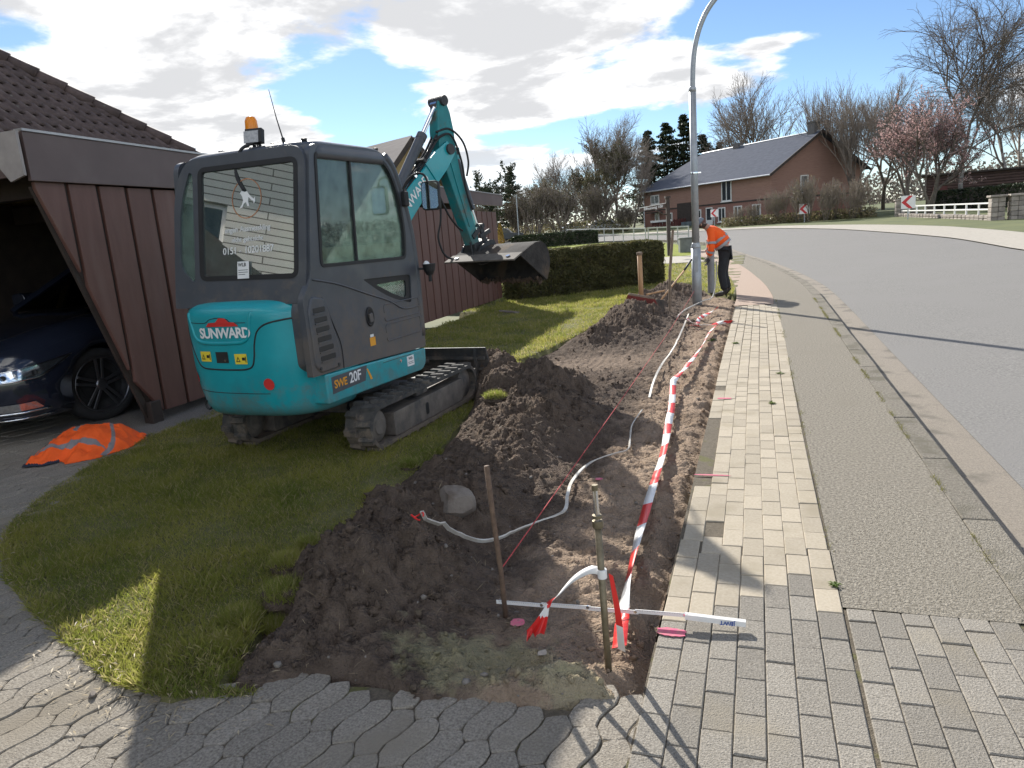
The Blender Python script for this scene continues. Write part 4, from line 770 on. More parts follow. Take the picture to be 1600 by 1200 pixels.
def ram(p,q,t,r1,r2,x=0,name='hydraulic_ram'):
    P,Q=Vector((x,p[0],p[1])),Vector((x,q[0],q[1])); mid=P+(Q-P)*t
    o=B(name,join(cyl(P,mid,r1,14),cyl(mid-(Q-P)*.02,mid+(Q-P)*.03,r1*1.08,14),cyl((x-.05,p[0],p[1]),(x+.05,p[0],p[1]),r1*.9,12)),M_char); B('ram_rod',join(cyl(mid,Q,r2,12),cyl((x-.045,q[0],q[1]),(x+.045,q[0],q[1]),r1*.8,12)),M_chr,o); return o
ram((.42,1.99),(1.19,2.98),.66,.052,.024)
ram((.16,.80),(.50,1.72),.6,.05,.026,name='boom_ram')
ram((1.40,2.52),(1.69,1.70),.72,.045,.022,x=.0,name='bucket_ram')
B('ram_lug',join(cbox((0,.44,1.94),(.12,.12,.14),(R(45),0,0)),cbox((0,1.38,2.50),(.10,.14,.12))),M_teal,bm_)
for k,pts in enumerate(([(.05,.35,1.93),(.05,.62,2.14),(.05,.92,2.42),(.06,1.10,2.62),(.06,1.22,2.68)],[(.02,.40,1.98),(.02,.66,2.20),(.03,.95,2.47),(.04,1.14,2.68),(.05,1.34,2.70)],[(-.04,.38,1.97),(-.04,.7,2.22),(-.04,1.0,2.5),(-.04,1.2,2.72),(-.03,1.36,2.68)])):
    B('hydraulic_hose',tube(spline(pts,7),.013,8),M_blk,smooth=True)
for pts in ([(.06,1.10,2.70),(.07,1.30,2.74),(.08,1.48,2.62),(.08,1.545,2.42),(.07,1.51,2.26)],[(.0,1.04,2.30),(.02,1.09,2.08),(.05,1.18,1.86),(.07,1.29,1.72),(.07,1.36,1.68)],[(.07,1.05,2.62),(.09,1.28,2.68),(.09,1.42,2.42),(.09,1.46,2.1),(.09,1.54,1.9)],
            [(-.16,1.30,2.02),(-.17,1.28,1.80),(-.19,1.24,1.62),(-.16,1.30,1.42),(-.04,1.42,1.36),(.06,1.5,1.36)],[(.08,1.46,1.55),(.12,1.45,1.38),(.16,1.52,1.30),(.22,1.62,1.34),(.20,1.72,1.46)]):
    B('hydraulic_hose',tube(spline(pts,8),.011,8),M_blk,smooth=True)
for i,(s,z) in enumerate(((.55,2.12),(.72,2.26),(.88,2.41))): B('hose_clamp',join(cbox((.0,s,z),(.15,.03,.05),(R(45),0,0))),M_chr if i%2 else M_dark,bm_)
# linkage, coupler and ditching bucket
B('bucket_link',join(*[bar((x,1.66,1.72),(x,1.72,1.50),.02,.06) for x in (-.08,.08)],*[bar((x,1.52,1.60),(x,1.68,1.72),.018,.05) for x in (-.075,.075)],cyl((-.1,1.68,1.72),(.1,1.68,1.72),.028,12)),M_dark)
cp=B('quick_coupler',join(cbox((0,1.66,1.49),(.17,.26,.13),(R(14),0,0)),cyl((-.12,1.60,1.46),(.12,1.60,1.46),.035,14),cyl((-.12,1.76,1.50),(.12,1.76,1.50),.03,14),bar((.09,1.62,1.6),(.09,1.80,1.66),.03,.05)),M_dark,bev=.008)
bx0,bx1=-.17,.80; bc=[(1.40,1.385),(1.50,1.425),(1.60,1.465),(1.70,1.50),(1.79,1.505),(1.87,1.47),(1.925,1.40),(1.945,1.30),(1.92,1.18),(1.86,1.08)]
inner=[(1.405,1.370),(1.50,1.408),(1.60,1.448),(1.70,1.482),(1.785,1.487),(1.86,1.455),(1.908,1.39),(1.927,1.30),(1.903,1.185),(1.845,1.085)]
bk=B('bucket',prism(bc+inner[::-1],'x',bx0,bx1),M_bkt,bev=.003)
for x in (bx0,bx1-.012): B('bucket_side',prism(bc,'x',x-.004,x+.016),M_bkt,bk,bev=.003)
B('cutting_edge',prism([(1.29,1.335),(1.44,1.395),(1.437,1.412),(1.285,1.350)],'x',bx0-.01,bx1+.01),pm('worn_edge_steel',(.09,.08,.07),.8,ns=10,c2=(.16,.14,.12),spec=.2),bk)
for x in (bx0+.12,bx1-.12): B('edge_bolt',join(cyl((x,1.36,1.366),(x,1.352,1.388),.024,12)),M_chr,bk)
B('bucket_ear',join(*[prism([(1.52,1.42),(1.86,1.46),(1.80,1.56),(1.72,1.56),(1.57,1.50)],'x',x-.012,x+.012) for x in (-.13,.13)]),M_dark,bk)
# clumps of earth and roots left hanging from the bucket
vv=[];ff=[]
for k in range(150):
    x=random.uniform(bx0+.05,bx1-.04); s=random.gauss(1.84,.03); z=random.gauss(1.085,.014); r_=random.uniform(.008,.022); b_=len(vv)
    vv+=[(x+q[0]*r_*random.uniform(.6,1.4),s+q[1]*r_,z+q[2]*r_*random.uniform(.6,1.5)) for q in ICO]; ff+=[tuple(int(i)+b_ for i in q) for q in ICF]
for k in range(40):
    x=random.uniform(bx0+.05,bx1-.04); l_=random.uniform(.03,.12); b_=len(vv); vv+=[(x,1.84,1.08),(x+.003,1.84,1.08),(x+random.uniform(-.02,.02),1.85,1.08-l_)]; ff.append((b_,b_+1,b_+2))
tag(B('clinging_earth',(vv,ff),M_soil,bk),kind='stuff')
E2=bk
# ================================================================== CARPORT, HOUSES, CAR
M_brown=pm('brown_painted_board',(.135,.064,.050),.5,ns=4,var=.12,c3=(.16,.088,.072),s3=1.2,t3=(.5,.75),rnd=.07,bump=.05,bs=40,stretch=(4,4,.6))
M_fasc=pm('brown_fascia_board',(.125,.085,.078),.45,ns=3,var=.1,c3=(.155,.115,.105),s3=1.5,t3=(.5,.8),rnd=.04)
M_trim=pm('aluminium_drip_edge',(.45,.43,.42),.4,metal=.6,var=.1)
M_tile=pm('brown_roof_tile',(.075,.050,.045),.8,ns=10,c2=(.125,.088,.078),rnd=.16,bump=.3,bs=90,c3=(.15,.135,.11),s3=9,t3=(.66,.74))
M_dim=pm('dark_stained_wood',(.045,.032,.026),.7,ns=5,var=.3)
M_brick=pm('ochre_brick',(.36,.25,.12),.9,ns=20,c2=(.48,.34,.18))
cp_=empty('carport',(-5.45,5,0),0,'brown carport with slanted boarded side wall and flat fascia','carport')
def C(name,VF,mat,parent=None,**k):
    o=obj(name,VF,mat,None,**k); o.parent=parent or cp_; o.matrix_parent_inverse=Matrix.Identity(4)
    top=o.parent
    while top.parent: top=top.parent
    if o.parent is cp_: o.location=Vector(o.location)-Vector(cp_.location)
    return o
x0=-5.45
def ztop(y): return 2.76-(y-4.77)*.0215     # top of fascia falls slightly to the back
# side wall boards: wide boards, every other one proud, cut off along the slant at the front
core=C('wall_core',prism([(4.87,2.30),(5.62,.12),(16.6,.12),(16.6,2.1),(10,2.25)],'x',x0-.055,x0-.03),M_dim)
y=4.80; i=0; bw=.245
def slant(z): return 4.83+(2.33-z)*.335
while y<16.55:
    w_=.285; y1=y+w_; zb=.10
    if i%1==0:
        poly=[]; ztp=ztop(y)-.40
        # lower boundary follows the slant while the board lies in front of it
        za=min(2.30,max(zb,2.33-(y-4.83)/.335)); zb2=min(2.30,max(zb,2.33-(y1-4.83)/.335))
        if za<2.29 or zb2<2.29:
            if za>=ztp: za=ztp-.01
            poly=[(y,za),(y1,zb2),(y1,ztp),(y,ztp)]
            C('wall_board',prism(poly,'x',x0-.03,x0+(.012 if i%2 else .012)),M_brown,bev=.006)
            C('cover_batten',prism([(y1+.001,zb2-.0),(y1+.04,max(zb,zb2-.1)),(y1+.04,ztp),(y1+.001,ztp)],'x',x0-.045,x0-.018),M_dim)
    y+=w_+.042; i+=1
C('slant_edge',bar((x0-.045,4.82,2.33),(x0-.045,5.58,.08),.07,.03,(1,0,0)),M_dim)
C('wall_post',cbox((x0-.03,5.63,.10),(.12,.14,.26)),M_dim,bev=.01)
fa=C('fascia',prism([(4.74,ztop(4.74)-.40),(16.95,ztop(16.95)-.25),(16.95,ztop(16.95)),(4.74,ztop(4.74))],'x',x0+.02,x0+.06),M_fasc,bev=.004)
C('drip_edge',prism([(4.73,ztop(4.73)+.002),(16.97,ztop(16.97)+.002),(16.97,ztop(16.97)+.022),(4.73,ztop(4.73)+.022)],'x',x0-.02,x0+.075),M_trim)
ff_=C('front_fascia',box(-9.2,x0+.019,4.70,4.74,ztop(4.7)-.36,ztop(4.7)),M_fasc,bev=.004)
C('fascia_end_cover',prism(rpoly([(x0-.10,ztop(4.7)-.40),(x0+.065,ztop(4.7)-.36),(x0+.065,ztop(4.7)+.0),(x0-.22,ztop(4.7)),(x0-.22,ztop(4.7)-.25)],0),'y',4.675,4.70),pm('lit_cover_board',(.34,.30,.28),.6,ns=6,var=.15))  # end cut coloured pale for the light that falls on it
C('roof',prism([(4.75,ztop(4.75)-.08),(16.9,ztop(16.9)-.08),(16.9,ztop(16.9)-.03),(4.75,ztop(4.75)-.03)],'x',-9.2,x0+.018),M_dim)
for k in range(5): C('rafter',box(-9.1,x0-.06,5.2+k*2.2,5.32+k*2.2,2.28-k*.04,2.5-k*.045),M_dim)
for k in range(9): C('back_slat',box(-9.0,-5.6,9.5,9.53,.35+k*.24,.35+k*.24+.19),M_dim)
C('back_post',box(-7.4,-7.28,9.3,9.42,0,2.4),M_dim)
C('shelf_board',box(-9.,-6.,8.9,9.3,1.62,1.65),pm('bare_plank',(.16,.13,.10),.8,ns=5))
C('inner_wall',box(-9.3,-9.2,4.8,11,0,2.5),M_dim)
# house with the tiled hip roof behind the carport
hs=empty('tiled_house',(-9.3,6,0),0,'house with dark brown tiled hip roof behind the carport','house')
def Hc(name,VF,mat,parent=None,**k):
    o=obj(name,VF,mat,None,**k); o.parent=parent or hs
    if o.parent is hs: o.location=Vector(o.location)-Vector(hs.location)
    return o
EX,EZ,HY=-8.25,2.72,11.62; PT=math.atan(.848); 
Hc('wall',box(-16,-9.35,-6,11.2,0,2.7),M_brick)
# roof planes: eave along x=EX, hip from corner (EX,HY) going to -x,-y
RL=5.2
pl=lambda t,y:(EX-t,y,EZ+t*.848)
rfH=Hc('roof',([pl(0,-8),pl(0,HY),pl(RL,HY-RL),pl(RL,-8),(EX-2*RL,HY,EZ),(EX-2*RL,-8,EZ)],[(0,1,2,3),(1,4,2),(3,2,4,5)]),M_dim)
tm=[]
def tile_mesh():
    n=6; V=[];Fc=[]
    for j in range(2):
        for i in range(n+1):
            u=-.15+.30*i/n; z=.028*math.sin(i/n*2*math.pi)+.012; V.append((u,-.02 if j==0 else .36,z+(.022 if j==0 else -.012)))
    for i in range(n+1): u=-.15+.30*i/n; V.append((u,-.02,.028*math.sin(i/n*2*math.pi)-.012))
    for i in range(n): Fc+=[(i,i+1,n+2+i,n+1+i),(2*n+2+i,2*n+3+i,i+1,i)]
    return V,Fc
tme=bpy.data.meshes.new('roof_tile'); tv,tf=tile_mesh(); tme.from_pydata(tv,[],tf); tme.materials.append(M_tile); tme.polygons.foreach_set('use_smooth',[True]*len(tme.polygons))
sl=math.cos(PT); MT=Matrix.Rotation(R(90),4,'Z')@Matrix.Rotation(PT,4,'X')
tiles=[]
for r_ in range(24):
    s=.02+r_*.275; t=s*sl; nmax=HY-t
    for k in range(66):
        y=nmax-.08-k*.205-(.1 if r_%2 else 0)
        if y<2.5: continue
        p=Vector((EX-t,y,EZ+t*.848)); d=p-Vector((.39,0,1.62)); dep=-d.x*math.sin(YAW)+d.y*math.cos(YAW); lat=d.x*math.cos(YAW)+d.y*math.sin(YAW)
        vis=lat>-.80*dep and dep>1 and (p.z-1.62)/dep>.10+.0
        if vis: tiles.append((dep,p))
tiles.sort(key=lambda q:q[0]); Vt=[];Ft=[]
for i,(d_,p) in enumerate(tiles):
    M=Matrix.Translation(p+Vector((sl*0+.0,0,.03)))@MT@Matrix.Diagonal((.70,.86,.8,1))
    if i<296:
        o=link('roof_tile',tme,None,rfH); o.matrix_basis=M
    else:
        b_=len(Vt); Vt+=[tuple(M@Vector(v)) for v in tv]; Ft+=[tuple(q+b_ for q in f) for f in tf]
if Vt: tag(obj('upper_tiles',(Vt,Ft),M_tile,rfH,smooth=True),kind='stuff')
k=0; t=.0
while t<RL*1.0:
    p=Vector((EX-t,HY-t,EZ+t*.848+.05)); q=Vector((EX-t-.27,HY-t-.27,EZ+(t+.27)*.848+.05))
    o=obj('ridge_tile',tube([p+(q-p)*-.06,q],[.115,.085],10),M_tile,rfH,smooth=True); t+=.25
# far gabled house behind the boom
yh=empty('ochre_house',(-10.95,20.16,0.1),R(62),'ochre brick house gable with grey tiled roof behind excavator arm','house')
M_gt=pm('grey_brown_tile',(.13,.105,.095),.75,ns=3,c2=(.19,.16,.15),stretch=(.4,.4,5))
# local: x along gable, y = ridge direction (away)
def Yh(name,VF,mat,**k): return obj(name,VF,mat,yh,**k)
GW=2.0
Yh('gable_wall',prism([(-.2,0),(GW*2-.2,0),(GW*2-.2,2.45),(GW-.2,4.6),(-.2,2.45)],'y',0,8),M_brick)
for s in (-1,1):
    cxr=GW-.2
    Yh('roof_slope',([(cxr,-.35,4.72),(cxr+s*(GW+.5),-.35,4.72-(GW+.5)*1.05),(cxr+s*(GW+.5),8.3,4.72-(GW+.5)*1.05),(cxr,8.3,4.72),(cxr,-.35,4.60),(cxr+s*(GW+.5),-.35,4.60-(GW+.5)*1.05),(cxr+s*(GW+.5),8.3,4.60-(GW+.5)*1.05),(cxr,8.3,4.60)],[(0,1,2,3),(7,6,5,4),(0,4,5,1),(1,5,6,2),(3,2,6,7)]),M_gt)
    Yh('verge_board',bar((cxr,-.37,4.62),(cxr+s*(GW+.5),-.37,4.62-(GW+.5)*1.05),.04,.16),M_dim)
# pale brick house that stands off to the left and shows in the cab's rear glass
bh=empty('pale_brick_house',(-9.6,-1.6,0),R(43.9),'pale brick house across the driveway, mirrored in the cab rear window','house')
def bm_brick():
    m_=bpy.data.materials.new('cream_brick'); m_.use_nodes=True; t=m_.node_tree; b=t.nodes['Principled BSDF']; b.inputs['Roughness'].default_value=.85
    tc_=t.nodes.new('ShaderNodeTexCoord'); mp=t.nodes.new('ShaderNodeMapping'); mp.inputs['Rotation'].default_value=(0,R(90),R(90)); br=t.nodes.new('ShaderNodeTexBrick'); t.links.new(tc_.outputs['Object'],mp.inputs[0]); t.links.new(mp.outputs[0],br.inputs[0])
    sep=t.nodes.new('ShaderNodeSeparateXYZ'); cmb=t.nodes.new('ShaderNodeCombineXYZ'); t.links.new(tc_.outputs['Object'],sep.inputs[0]); t.links.new(sep.outputs[1],cmb.inputs[0]); t.links.new(sep.outputs[2],cmb.inputs[1]); t.links.new(cmb.outputs[0],br.inputs[0])
    br.inputs['Color1'].default_value=(.82,.77,.66,1); br.inputs['Color2'].default_value=(.88,.84,.74,1); br.inputs['Mortar'].default_value=(.20,.17,.14,1); br.inputs['Scale'].default_value=1; br.inputs['Brick Width'].default_value=3.0; br.inputs['Row Height'].default_value=.15; br.inputs['Mortar Size'].default_value=.012; t.links.new(br.outputs[0],b.inputs['Base Color']); return m_
def Bh(name,VF,mat,parent=None,**k): return obj(name,VF,mat,parent or bh,**k)
bwm=bm_brick()
wl_=Bh('wall',plate([(-4.6,0),(4.2,0),(4.2,7.2),(-4.6,7.2)],[[(.75,3.5),(1.75,3.5),(1.75,5.1),(.75,5.1)],[(-2.2,3.2),(-1.2,3.2),(-1.2,4.8),(-2.2,4.8)]],'x',-.3,0),bwm)
for a,b_,z0,z1 in ((.75,1.75,3.5,5.1),(-2.2,-1.2,3.2,4.8)):
    fr=Bh('window',plate([(a,z0),(b_,z0),(b_,z1),(a,z1)],[[(a+.08,z0+.08),((a+b_)/2-.04,z0+.08),((a+b_)/2-.04,z1-.08),(a+.08,z1-.08)],[((a+b_)/2+.04,z0+.08),(b_-.08,z0+.08),(b_-.08,z1-.08),((a+b_)/2+.04,z1-.08)]],'x',-.16,-.1),M_white)
    Bh('pane',box(-.14,-.13,a+.05,b_-.05,z0+.05,z1-.05),pm('dark_window',(.02,.025,.03),.05),fr); Bh('sill',box(-.1,.08,a-.08,b_+.08,z0-.07,z0),M_white,fr)
Bh('plinth',box(-.3,.03,-4.6,4.2,0,.45),M_dim); Bh('roof',prism([(.5,7.1),(.5,7.2),(-4.5,10),(-4.5,9.8)],'y',-4.9,4.5),M_gt)
Bh('body',box(-5.5,-.31,-4.6,4.2,0,7.1),M_brick)
# ------------------------------------------------------------------ car in the carport (front towards the driveway)
M_navy=pm('black_blue_car_paint',(.016,.020,.034),.16,var=.1,coat=1.,spec=.6); M_carblk=pm('car_black_plastic',(.012,.012,.013),.5); M_tyre=pm('car_tyre',(.018,.018,.019),.85,ns=20,var=.3)
M_rim=pm('dark_alloy',(.16,.16,.17),.3,metal=.85,var=.1); G_lamp=glassm('lamp_cover',(.85,.88,.92),.10); M_refl=pm('lamp_reflector',(.75,.76,.78),.15,metal=.9,var=.2,ns=30); M_chrome=pm('car_chrome',(.8,.8,.81),.1,metal=1,var=.03); G_car=glassm('dark_car_glass',(.10,.11,.12),.06)
KS=1.16
car=empty('parked_car',(-7.22,5.72,0),R(2),'black estate car parked under the carport with split-spoke alloy wheels','car'); car.scale=(KS,KS,KS)
def K(name,VF,mat,parent=None,**k): return obj(name,VF,mat,parent or car,**k)
# local: y=0 at front axle, front towards -y; x=+.915 left flank (towards the excavator)
# body stations: (y, half width at sill, half width at waist, half width at hood/roof edge, z bottom, z waist, z top edge, z top centre)
ST=[(-.93,.60,.66,.55,.28,.50,.60,.62),(-.90,.72,.76,.62,.22,.52,.66,.69),(-.80,.84,.86,.72,.19,.56,.72,.76),(-.62,.90,.905,.78,.18,.60,.79,.83),(-.35,.915,.915,.80,.18,.64,.86,.895),(0,.915,.915,.81,.18,.68,.91,.945),(.45,.915,.915,.80,.18,.70,.955,.99),(.72,.915,.915,.80,.18,.71,.98,1.02)]
def sect(s,flip=1):
    y,a,b,c,z0,z1,z2,z3=s
    half=[(a*.92,z0),(a,z0+.08),(b,z0+(z1-z0)*.6),(b,z1),(b*.97,z1+(z2-z1)*.55),(c,z2),(c*.6,z2+(z3-z2)*.75),(0,z3)]
    return [(x,y,z) for x,z in half]+[(-x,y,z) for x,z in half[-2::-1]]
def loft(secs,closed_ends=True):
    V=[];Fc=[];n=len(secs[0])
    for s in secs: V+=s
    for i in range(len(secs)-1):
        for k in range(n): Fc.append((i*n+k,i*n+(k+1)%n,(i+1)*n+(k+1)%n,(i+1)*n+k))
    Fc.append(tuple(range(n))); Fc.append(tuple((len(secs)-1)*n+k for k in range(n)))
    return fixn(V,Fc)
ST2=[(.72,.915,.915,.80,.18,.71,.98,1.02),(1.6,.915,.915,.82,.18,.74,1.0,1.03),(2.6,.915,.915,.82,.18,.76,1.01,1.04),(3.3,.905,.91,.80,.2,.78,1.02,1.05),(3.75,.84,.86,.72,.24,.78,1.0,1.03),(3.85,.7,.72,.6,.3,.76,.92,.94)]
body=K('body',loft([sect(s) for s in ST+ST2[1:]]),M_navy,smooth=True)
# cut the wheel arches
for sx_ in (-1,1):
    for yw in (0,2.79):
        cut=obj('arch_cutter',cyl((sx_*.60,yw,.335),(sx_*1.1,yw,.335),.375,28),M_carblk); cut.parent=car; cut.display_type='WIRE'
        md=body.modifiers.new('arch','BOOLEAN'); md.operation='DIFFERENCE'; md.solver='EXACT'; md.object=cut
        bpy.context.view_layer.update()
dg=bpy.context.evaluated_depsgraph_get(); nm=bpy.data.meshes.new_from_object(body.evaluated_get(dg)); body.modifiers.clear(); body.data=nm
for o in [o for o in bpy.data.objects if o.name.startswith('arch_cutter')]: bpy.data.objects.remove(o)
from mathutils.bvhtree import BVHTree
BV=BVHTree.FromPolygons([v.co[:] for v in nm.vertices],[tuple(p.vertices) for p in nm.polygons])
gh=[]
for y,hw,z in ((.62,.76,1.0),(1.35,.60,1.40),(1.6,.585,1.455),(2.4,.58,1.46),(3.2,.56,1.42),(3.75,.66,1.03)):
    gh.append([(hw+.0*1,y,z),(hw*.6,y,z+.03*(z>1.2)),(-hw*.6,y,z+.03*(z>1.2)),(-hw,y,z),( -(hw+ (z-1.0)*.36),y,.99),((hw+(z-1.0)*.36),y,.99)])
K('greenhouse',loft(gh),G_car,smooth=False); K('roof_panel',loft([[(hw*1.02,y,z+.004),(hw*.6,y,z+.036),(-hw*.6,y,z+.036),(-hw*1.02,y,z+.004)] for y,hw,z in ((1.35,.60,1.40),(1.6,.585,1.455),(2.4,.58,1.46),(3.25,.56,1.41))]),M_navy,smooth=True)
for s in (-1,1):
    K('screen_pillar',tube([(s*.80,.62,.99),(s*.62,1.35,1.41)],.035,8),M_navy); K('roof_rail',tube(spline([(s*.60,1.5,1.46),(s*.60,1.7,1.505),(s*.60,2.8,1.50),(s*.58,3.1,1.45)],5),.014,8),M_chrome,smooth=True)
    K('door_mirror',prism(rpoly([(.90*s,1.02),(1.10*s,1.03),(1.10*s,1.16),(.93*s,1.17)],.04),'y',.88,1.02),M_navy,bev=.02)
    # wheels
    for yw,steer in ((0,-14 if s>0 else -14),(2.79,0)):
        wh=K('wheel',lathe([(.235,-.10),(.30,-.105),(.328,-.085),(.335,-.05),(.335,.05),(.328,.085),(.30,.105),(.255,.10),(.245,.07),(.235,.0)],(0,0,0),'x',40),M_tyre,smooth=True); wh.location=(s*.80,yw,.335); wh.rotation_euler=(0,0,R(steer) if yw==0 else 0)
        d=s
        K('rim',join(lathe([(.232,-.08),(.248,.085*1),(.256,.098),(.244,.100),(.236,.085),(.226,-.07)],(0,0,0),'x',40)) if d>0 else lathe([(.232,.08),(.248,-.085),(.256,-.098),(.244,-.1),(.236,-.085),(.226,.07)],(0,0,0),'x',40),M_rim,wh,smooth=True)
        K('brake_disc',cyl((d*.0,0,0),(d*.012,0,0),.16,28),M_carblk,wh); K('barrel',cyl((d*-.02,0,0),(d*-.012,0,0),.24,28),M_carblk,wh)
        for k in range(5):
            a=2*math.pi*k/5+.3
            for da in (-.13,.13):
                p=(d*.066,.045*math.cos(a+da*3),.045*math.sin(a+da*3)); q=(d*.088,.238*math.cos(a+da),.238*math.sin(a+da)); K('spoke',bar(p,q,.026,.016,(1,0,0)),M_rim,wh,bev=.004)
        K('hub_cap',lathe([(.0001,d*.06),(.058,d*.06),(.052,d*.078),(.03,d*.082),(.0001,d*.082)],(0,0,0),'x',20),M_rim,wh,smooth=True)
    # lamps and trims follow the body surface round the corner
    def onb(phi,z,off):
        dv=Vector((s*math.sin(R(phi)),-math.cos(R(phi)),0)); hit,nrm,_i,_d=BV.ray_cast(Vector((0,-.15,z))+dv*3,-dv); return (hit if hit else Vector((0,-.15,z))+dv*.8)+dv*off
    def band(u,l_,off):
        V=[];Fc=[]; n_=18; m2=5
        for i in range(n_):
            t=i/(n_-1); pu=u(t); plo=l_(t)
            for j in range(m2): q=j/(m2-1); V.append(tuple(onb(pu[0]*(1-q)+plo[0]*q,pu[1]*(1-q)+plo[1]*q,off)))
        for i in range(n_-1):
            for j in range(m2-1): Fc.append((i*m2+j,i*m2+j+1,(i+1)*m2+j+1,(i+1)*m2+j))
        return V,Fc
    up_=lambda t:(18+62*t,.575+.10*t**1.3); lo_=lambda t:(18+60*t,.515+.03*t+.115*max(0,t-.72)/.28)
    hl=K('headlight',band(up_,lo_,.004),M_refl,smooth=True); K('lamp_cover',band(up_,lo_,.018),G_lamp,hl,smooth=True)
    for k in range(4):
        c_=onb(24+12*k,.545+.012*k,.006); v=Vector((c_.x*.6,-1,0)).normalized(); K('projector',join(cyl(c_,c_+v*.014,.022,14)),M_carblk,hl)
    tr=lambda fn,o2,r_:tube([onb(*fn(i/16),o2) for i in range(17)],r_,6)
    K('lamp_strip',tr(lo_,.014,.007),M_chrome,hl,smooth=True); K('lamp_brow',tr(up_,.012,.005),M_chrome,hl,smooth=True)
    fg=K('fog_light',band(lambda t:(34+24*t,.345),lambda t:(34+27*t,.285),.008),M_refl,smooth=True)
    K('fog_trim',tr(lambda t:(20+44*t,.268),.012,.009),M_chrome,fg,smooth=True); K('lip_trim',tr(lambda t:(5+62*t,.212),.012,.008),M_chrome,smooth=True)
K('grille',join(*[tube([(x_,-.955,.33+k*.055) for x_ in (-.27,.27)],.012,6) for k in range(5)],box(-.3,.3,-.945,-.92,.30,.60)),M_carblk)
K('lower_intake',box(-.42,.42,-.94,-.9,.21,.28),M_carblk)
# ------------------------------------------------------------------ orange work jacket thrown on the driveway
M_hi=pm('hi_vis_orange',(.95,.115,.008),.75,ns=8,var=.08); M_ref=pm('reflective_grey',(.30,.30,.31),.5,ns=8,var=.1); M_nvy=pm('navy_lining',(.02,.025,.045),.8)
JP=[(-5.52,4.10),(-5.33,4.16),(-5.23,4.30),(-5.10,4.22),(-4.92,4.46),(-4.86,4.78),(-5.03,5.22),(-5.30,5.28),(-5.62,5.42),(-5.95,5.12),(-5.90,4.72),(-5.72,4.35)]
xx=np.linspace(-6.05,-4.8,190); yy=np.linspace(4.05,5.5,220); X,Y=np.meshgrid(xx,yy); wx=X+.03*fb(X,Y,4,2); wy=Y+.03*fb(Y,X,4,2)
ins=inpoly(wx,wy,JP); d=pdist(wx,wy,JP); sd=np.where(ins,d,-d)
fo=fb(X*.8+Y*.9+.3*pn(X*3,Y*3),Y*.35-X*.3,3.2,2); Z=.010+.15*ss(0,.30,sd)*(.7+.6*pn(X*2.2,Y*2.2))+.085*ss(0,.10,sd)*(.5-np.abs(fo))+.03*ss(0,.05,sd)*(.4-np.abs(fb(X*1.4,Y*.8,6,2)))+.006*fb(X,Y,18,2)
Z=np.maximum(Z,.008)
ok=sd>-.004; fa_=grid_faces(190,220); kf=ok.ravel()[fa_].all(1); fa_=fa_[kf]; cxm=X.ravel()[fa_].mean(1); cym=Y.ravel()[fa_].mean(1); sdm=sd.ravel()[fa_].mean(1)
u_=(cxm+5.3)*.83+(cym-4.8)*.55+.05*np.sin(cym*9); mi=np.zeros(len(fa_),int)
mi[(np.abs(u_-.16)<.02)&(cym>4.5)]=1; v_=(cxm+5.45)*-.5+(cym-4.35)*.86; mi[(np.abs(v_-.0)<.028)&(cym<4.6)]=1; w_=(cxm+5.0)*.83+(cym-4.7)*.55; mi[(np.abs(w_+.42)<.02)&(cym>4.75)]=1; mi[(sdm<.03)&((cxm<-5.25)&(cym<4.3)|(cym>5.15)&(cxm>-5.2))]=2
M_jref=pm('dull_reflective_band',(.22,.20,.20),.6,ns=8,var=.15)
jk=npmesh('work_jacket',np.stack([-5.4+(X+5.4)*.86,4.78+(Y-4.78)*.86,Z],-1).reshape(-1,3),fa_,[M_hi,M_jref,M_nvy],smooth=True,mi=mi); tag(jk,'crumpled orange high-visibility jacket lying on the driveway beside the lawn','jacket')
sm=jk.modifiers.new('thick','SOLIDIFY'); sm.thickness=.006
# ------------------------------------------------------------------ stakes, string, ruler, cables, tape
M_rust=pm('rusty_iron',(.10,.065,.045),.8,ns=30,c2=(.2,.13,.085),bump=.4,bs=150); M_iron=pm('dull_brass_iron',(.13,.105,.065),.45,ns=25,c2=(.26,.215,.14),metal=.55,bump=.2,bs=120); M_wood=pm('pine_wood',(.36,.20,.095),.7,ns=9,c2=(.48,.29,.15),stretch=(3,3,.5)); M_oldw=pm('grey_brown_stick',(.16,.115,.08),.85,ns=12,c2=(.25,.19,.14)); M_str=pm('red_string',(.45,.06,.06),.8); M_wc=pm('white_cable_sheath',(.62,.60,.55),.6,ns=12,c2=(.40,.36,.30)); M_tw=pm('white_tape',(.80,.79,.77),.4,var=.04); M_trd=pm('red_tape',(.72,.03,.025),.4,var=.06); M_rul=pm('white_ruler',(.78,.77,.74),.45,var=.05); M_pink=pm('pink_spray_paint',(.66,.10,.22),.9,ns=45,c2=(.50,.22,.22)); M_rbl=pm('blue_print',(.02,.08,.35),.5)
st1=empty('iron_rod_stake',(-.146,2.38,0),0,'dull metal rod stake with a threaded top beside the folding ruler','stake')
tip=Vector((-.018,.01,.70))
def S1(n,VF,m,**k): return obj(n,VF,m,st1,**k)
S1('rod',join(tube([(0,0,-.2),tip*.80],.0128,12)),M_iron,smooth=True); S1('collar',join(tube([tip*.80,tip*.84],.020,12),tube([tip*.85,tip*.87],.018,12)),M_iron,bev=.003); S1('spindle',join(tube([tip*.80,tip],.010,10)),M_chrome); S1('top_cap',tube([tip,tip*1.03],.0115,10),M_iron)
tag(obj('thin_rod_stake',tube([(-.665,2.70,-.1),(-.672,2.70,.2),(-.690,2.71,.45),(-.70,2.715,.665)],[.012,.0115,.0115,.012],10),M_rust,smooth=True),'thin rusty rod stake that holds the near end of the red string','stake')
ws=empty('wooden_stake',(-1.59,13.1,0),0,'pale wooden stake standing behind the broom on the soil heap','stake')
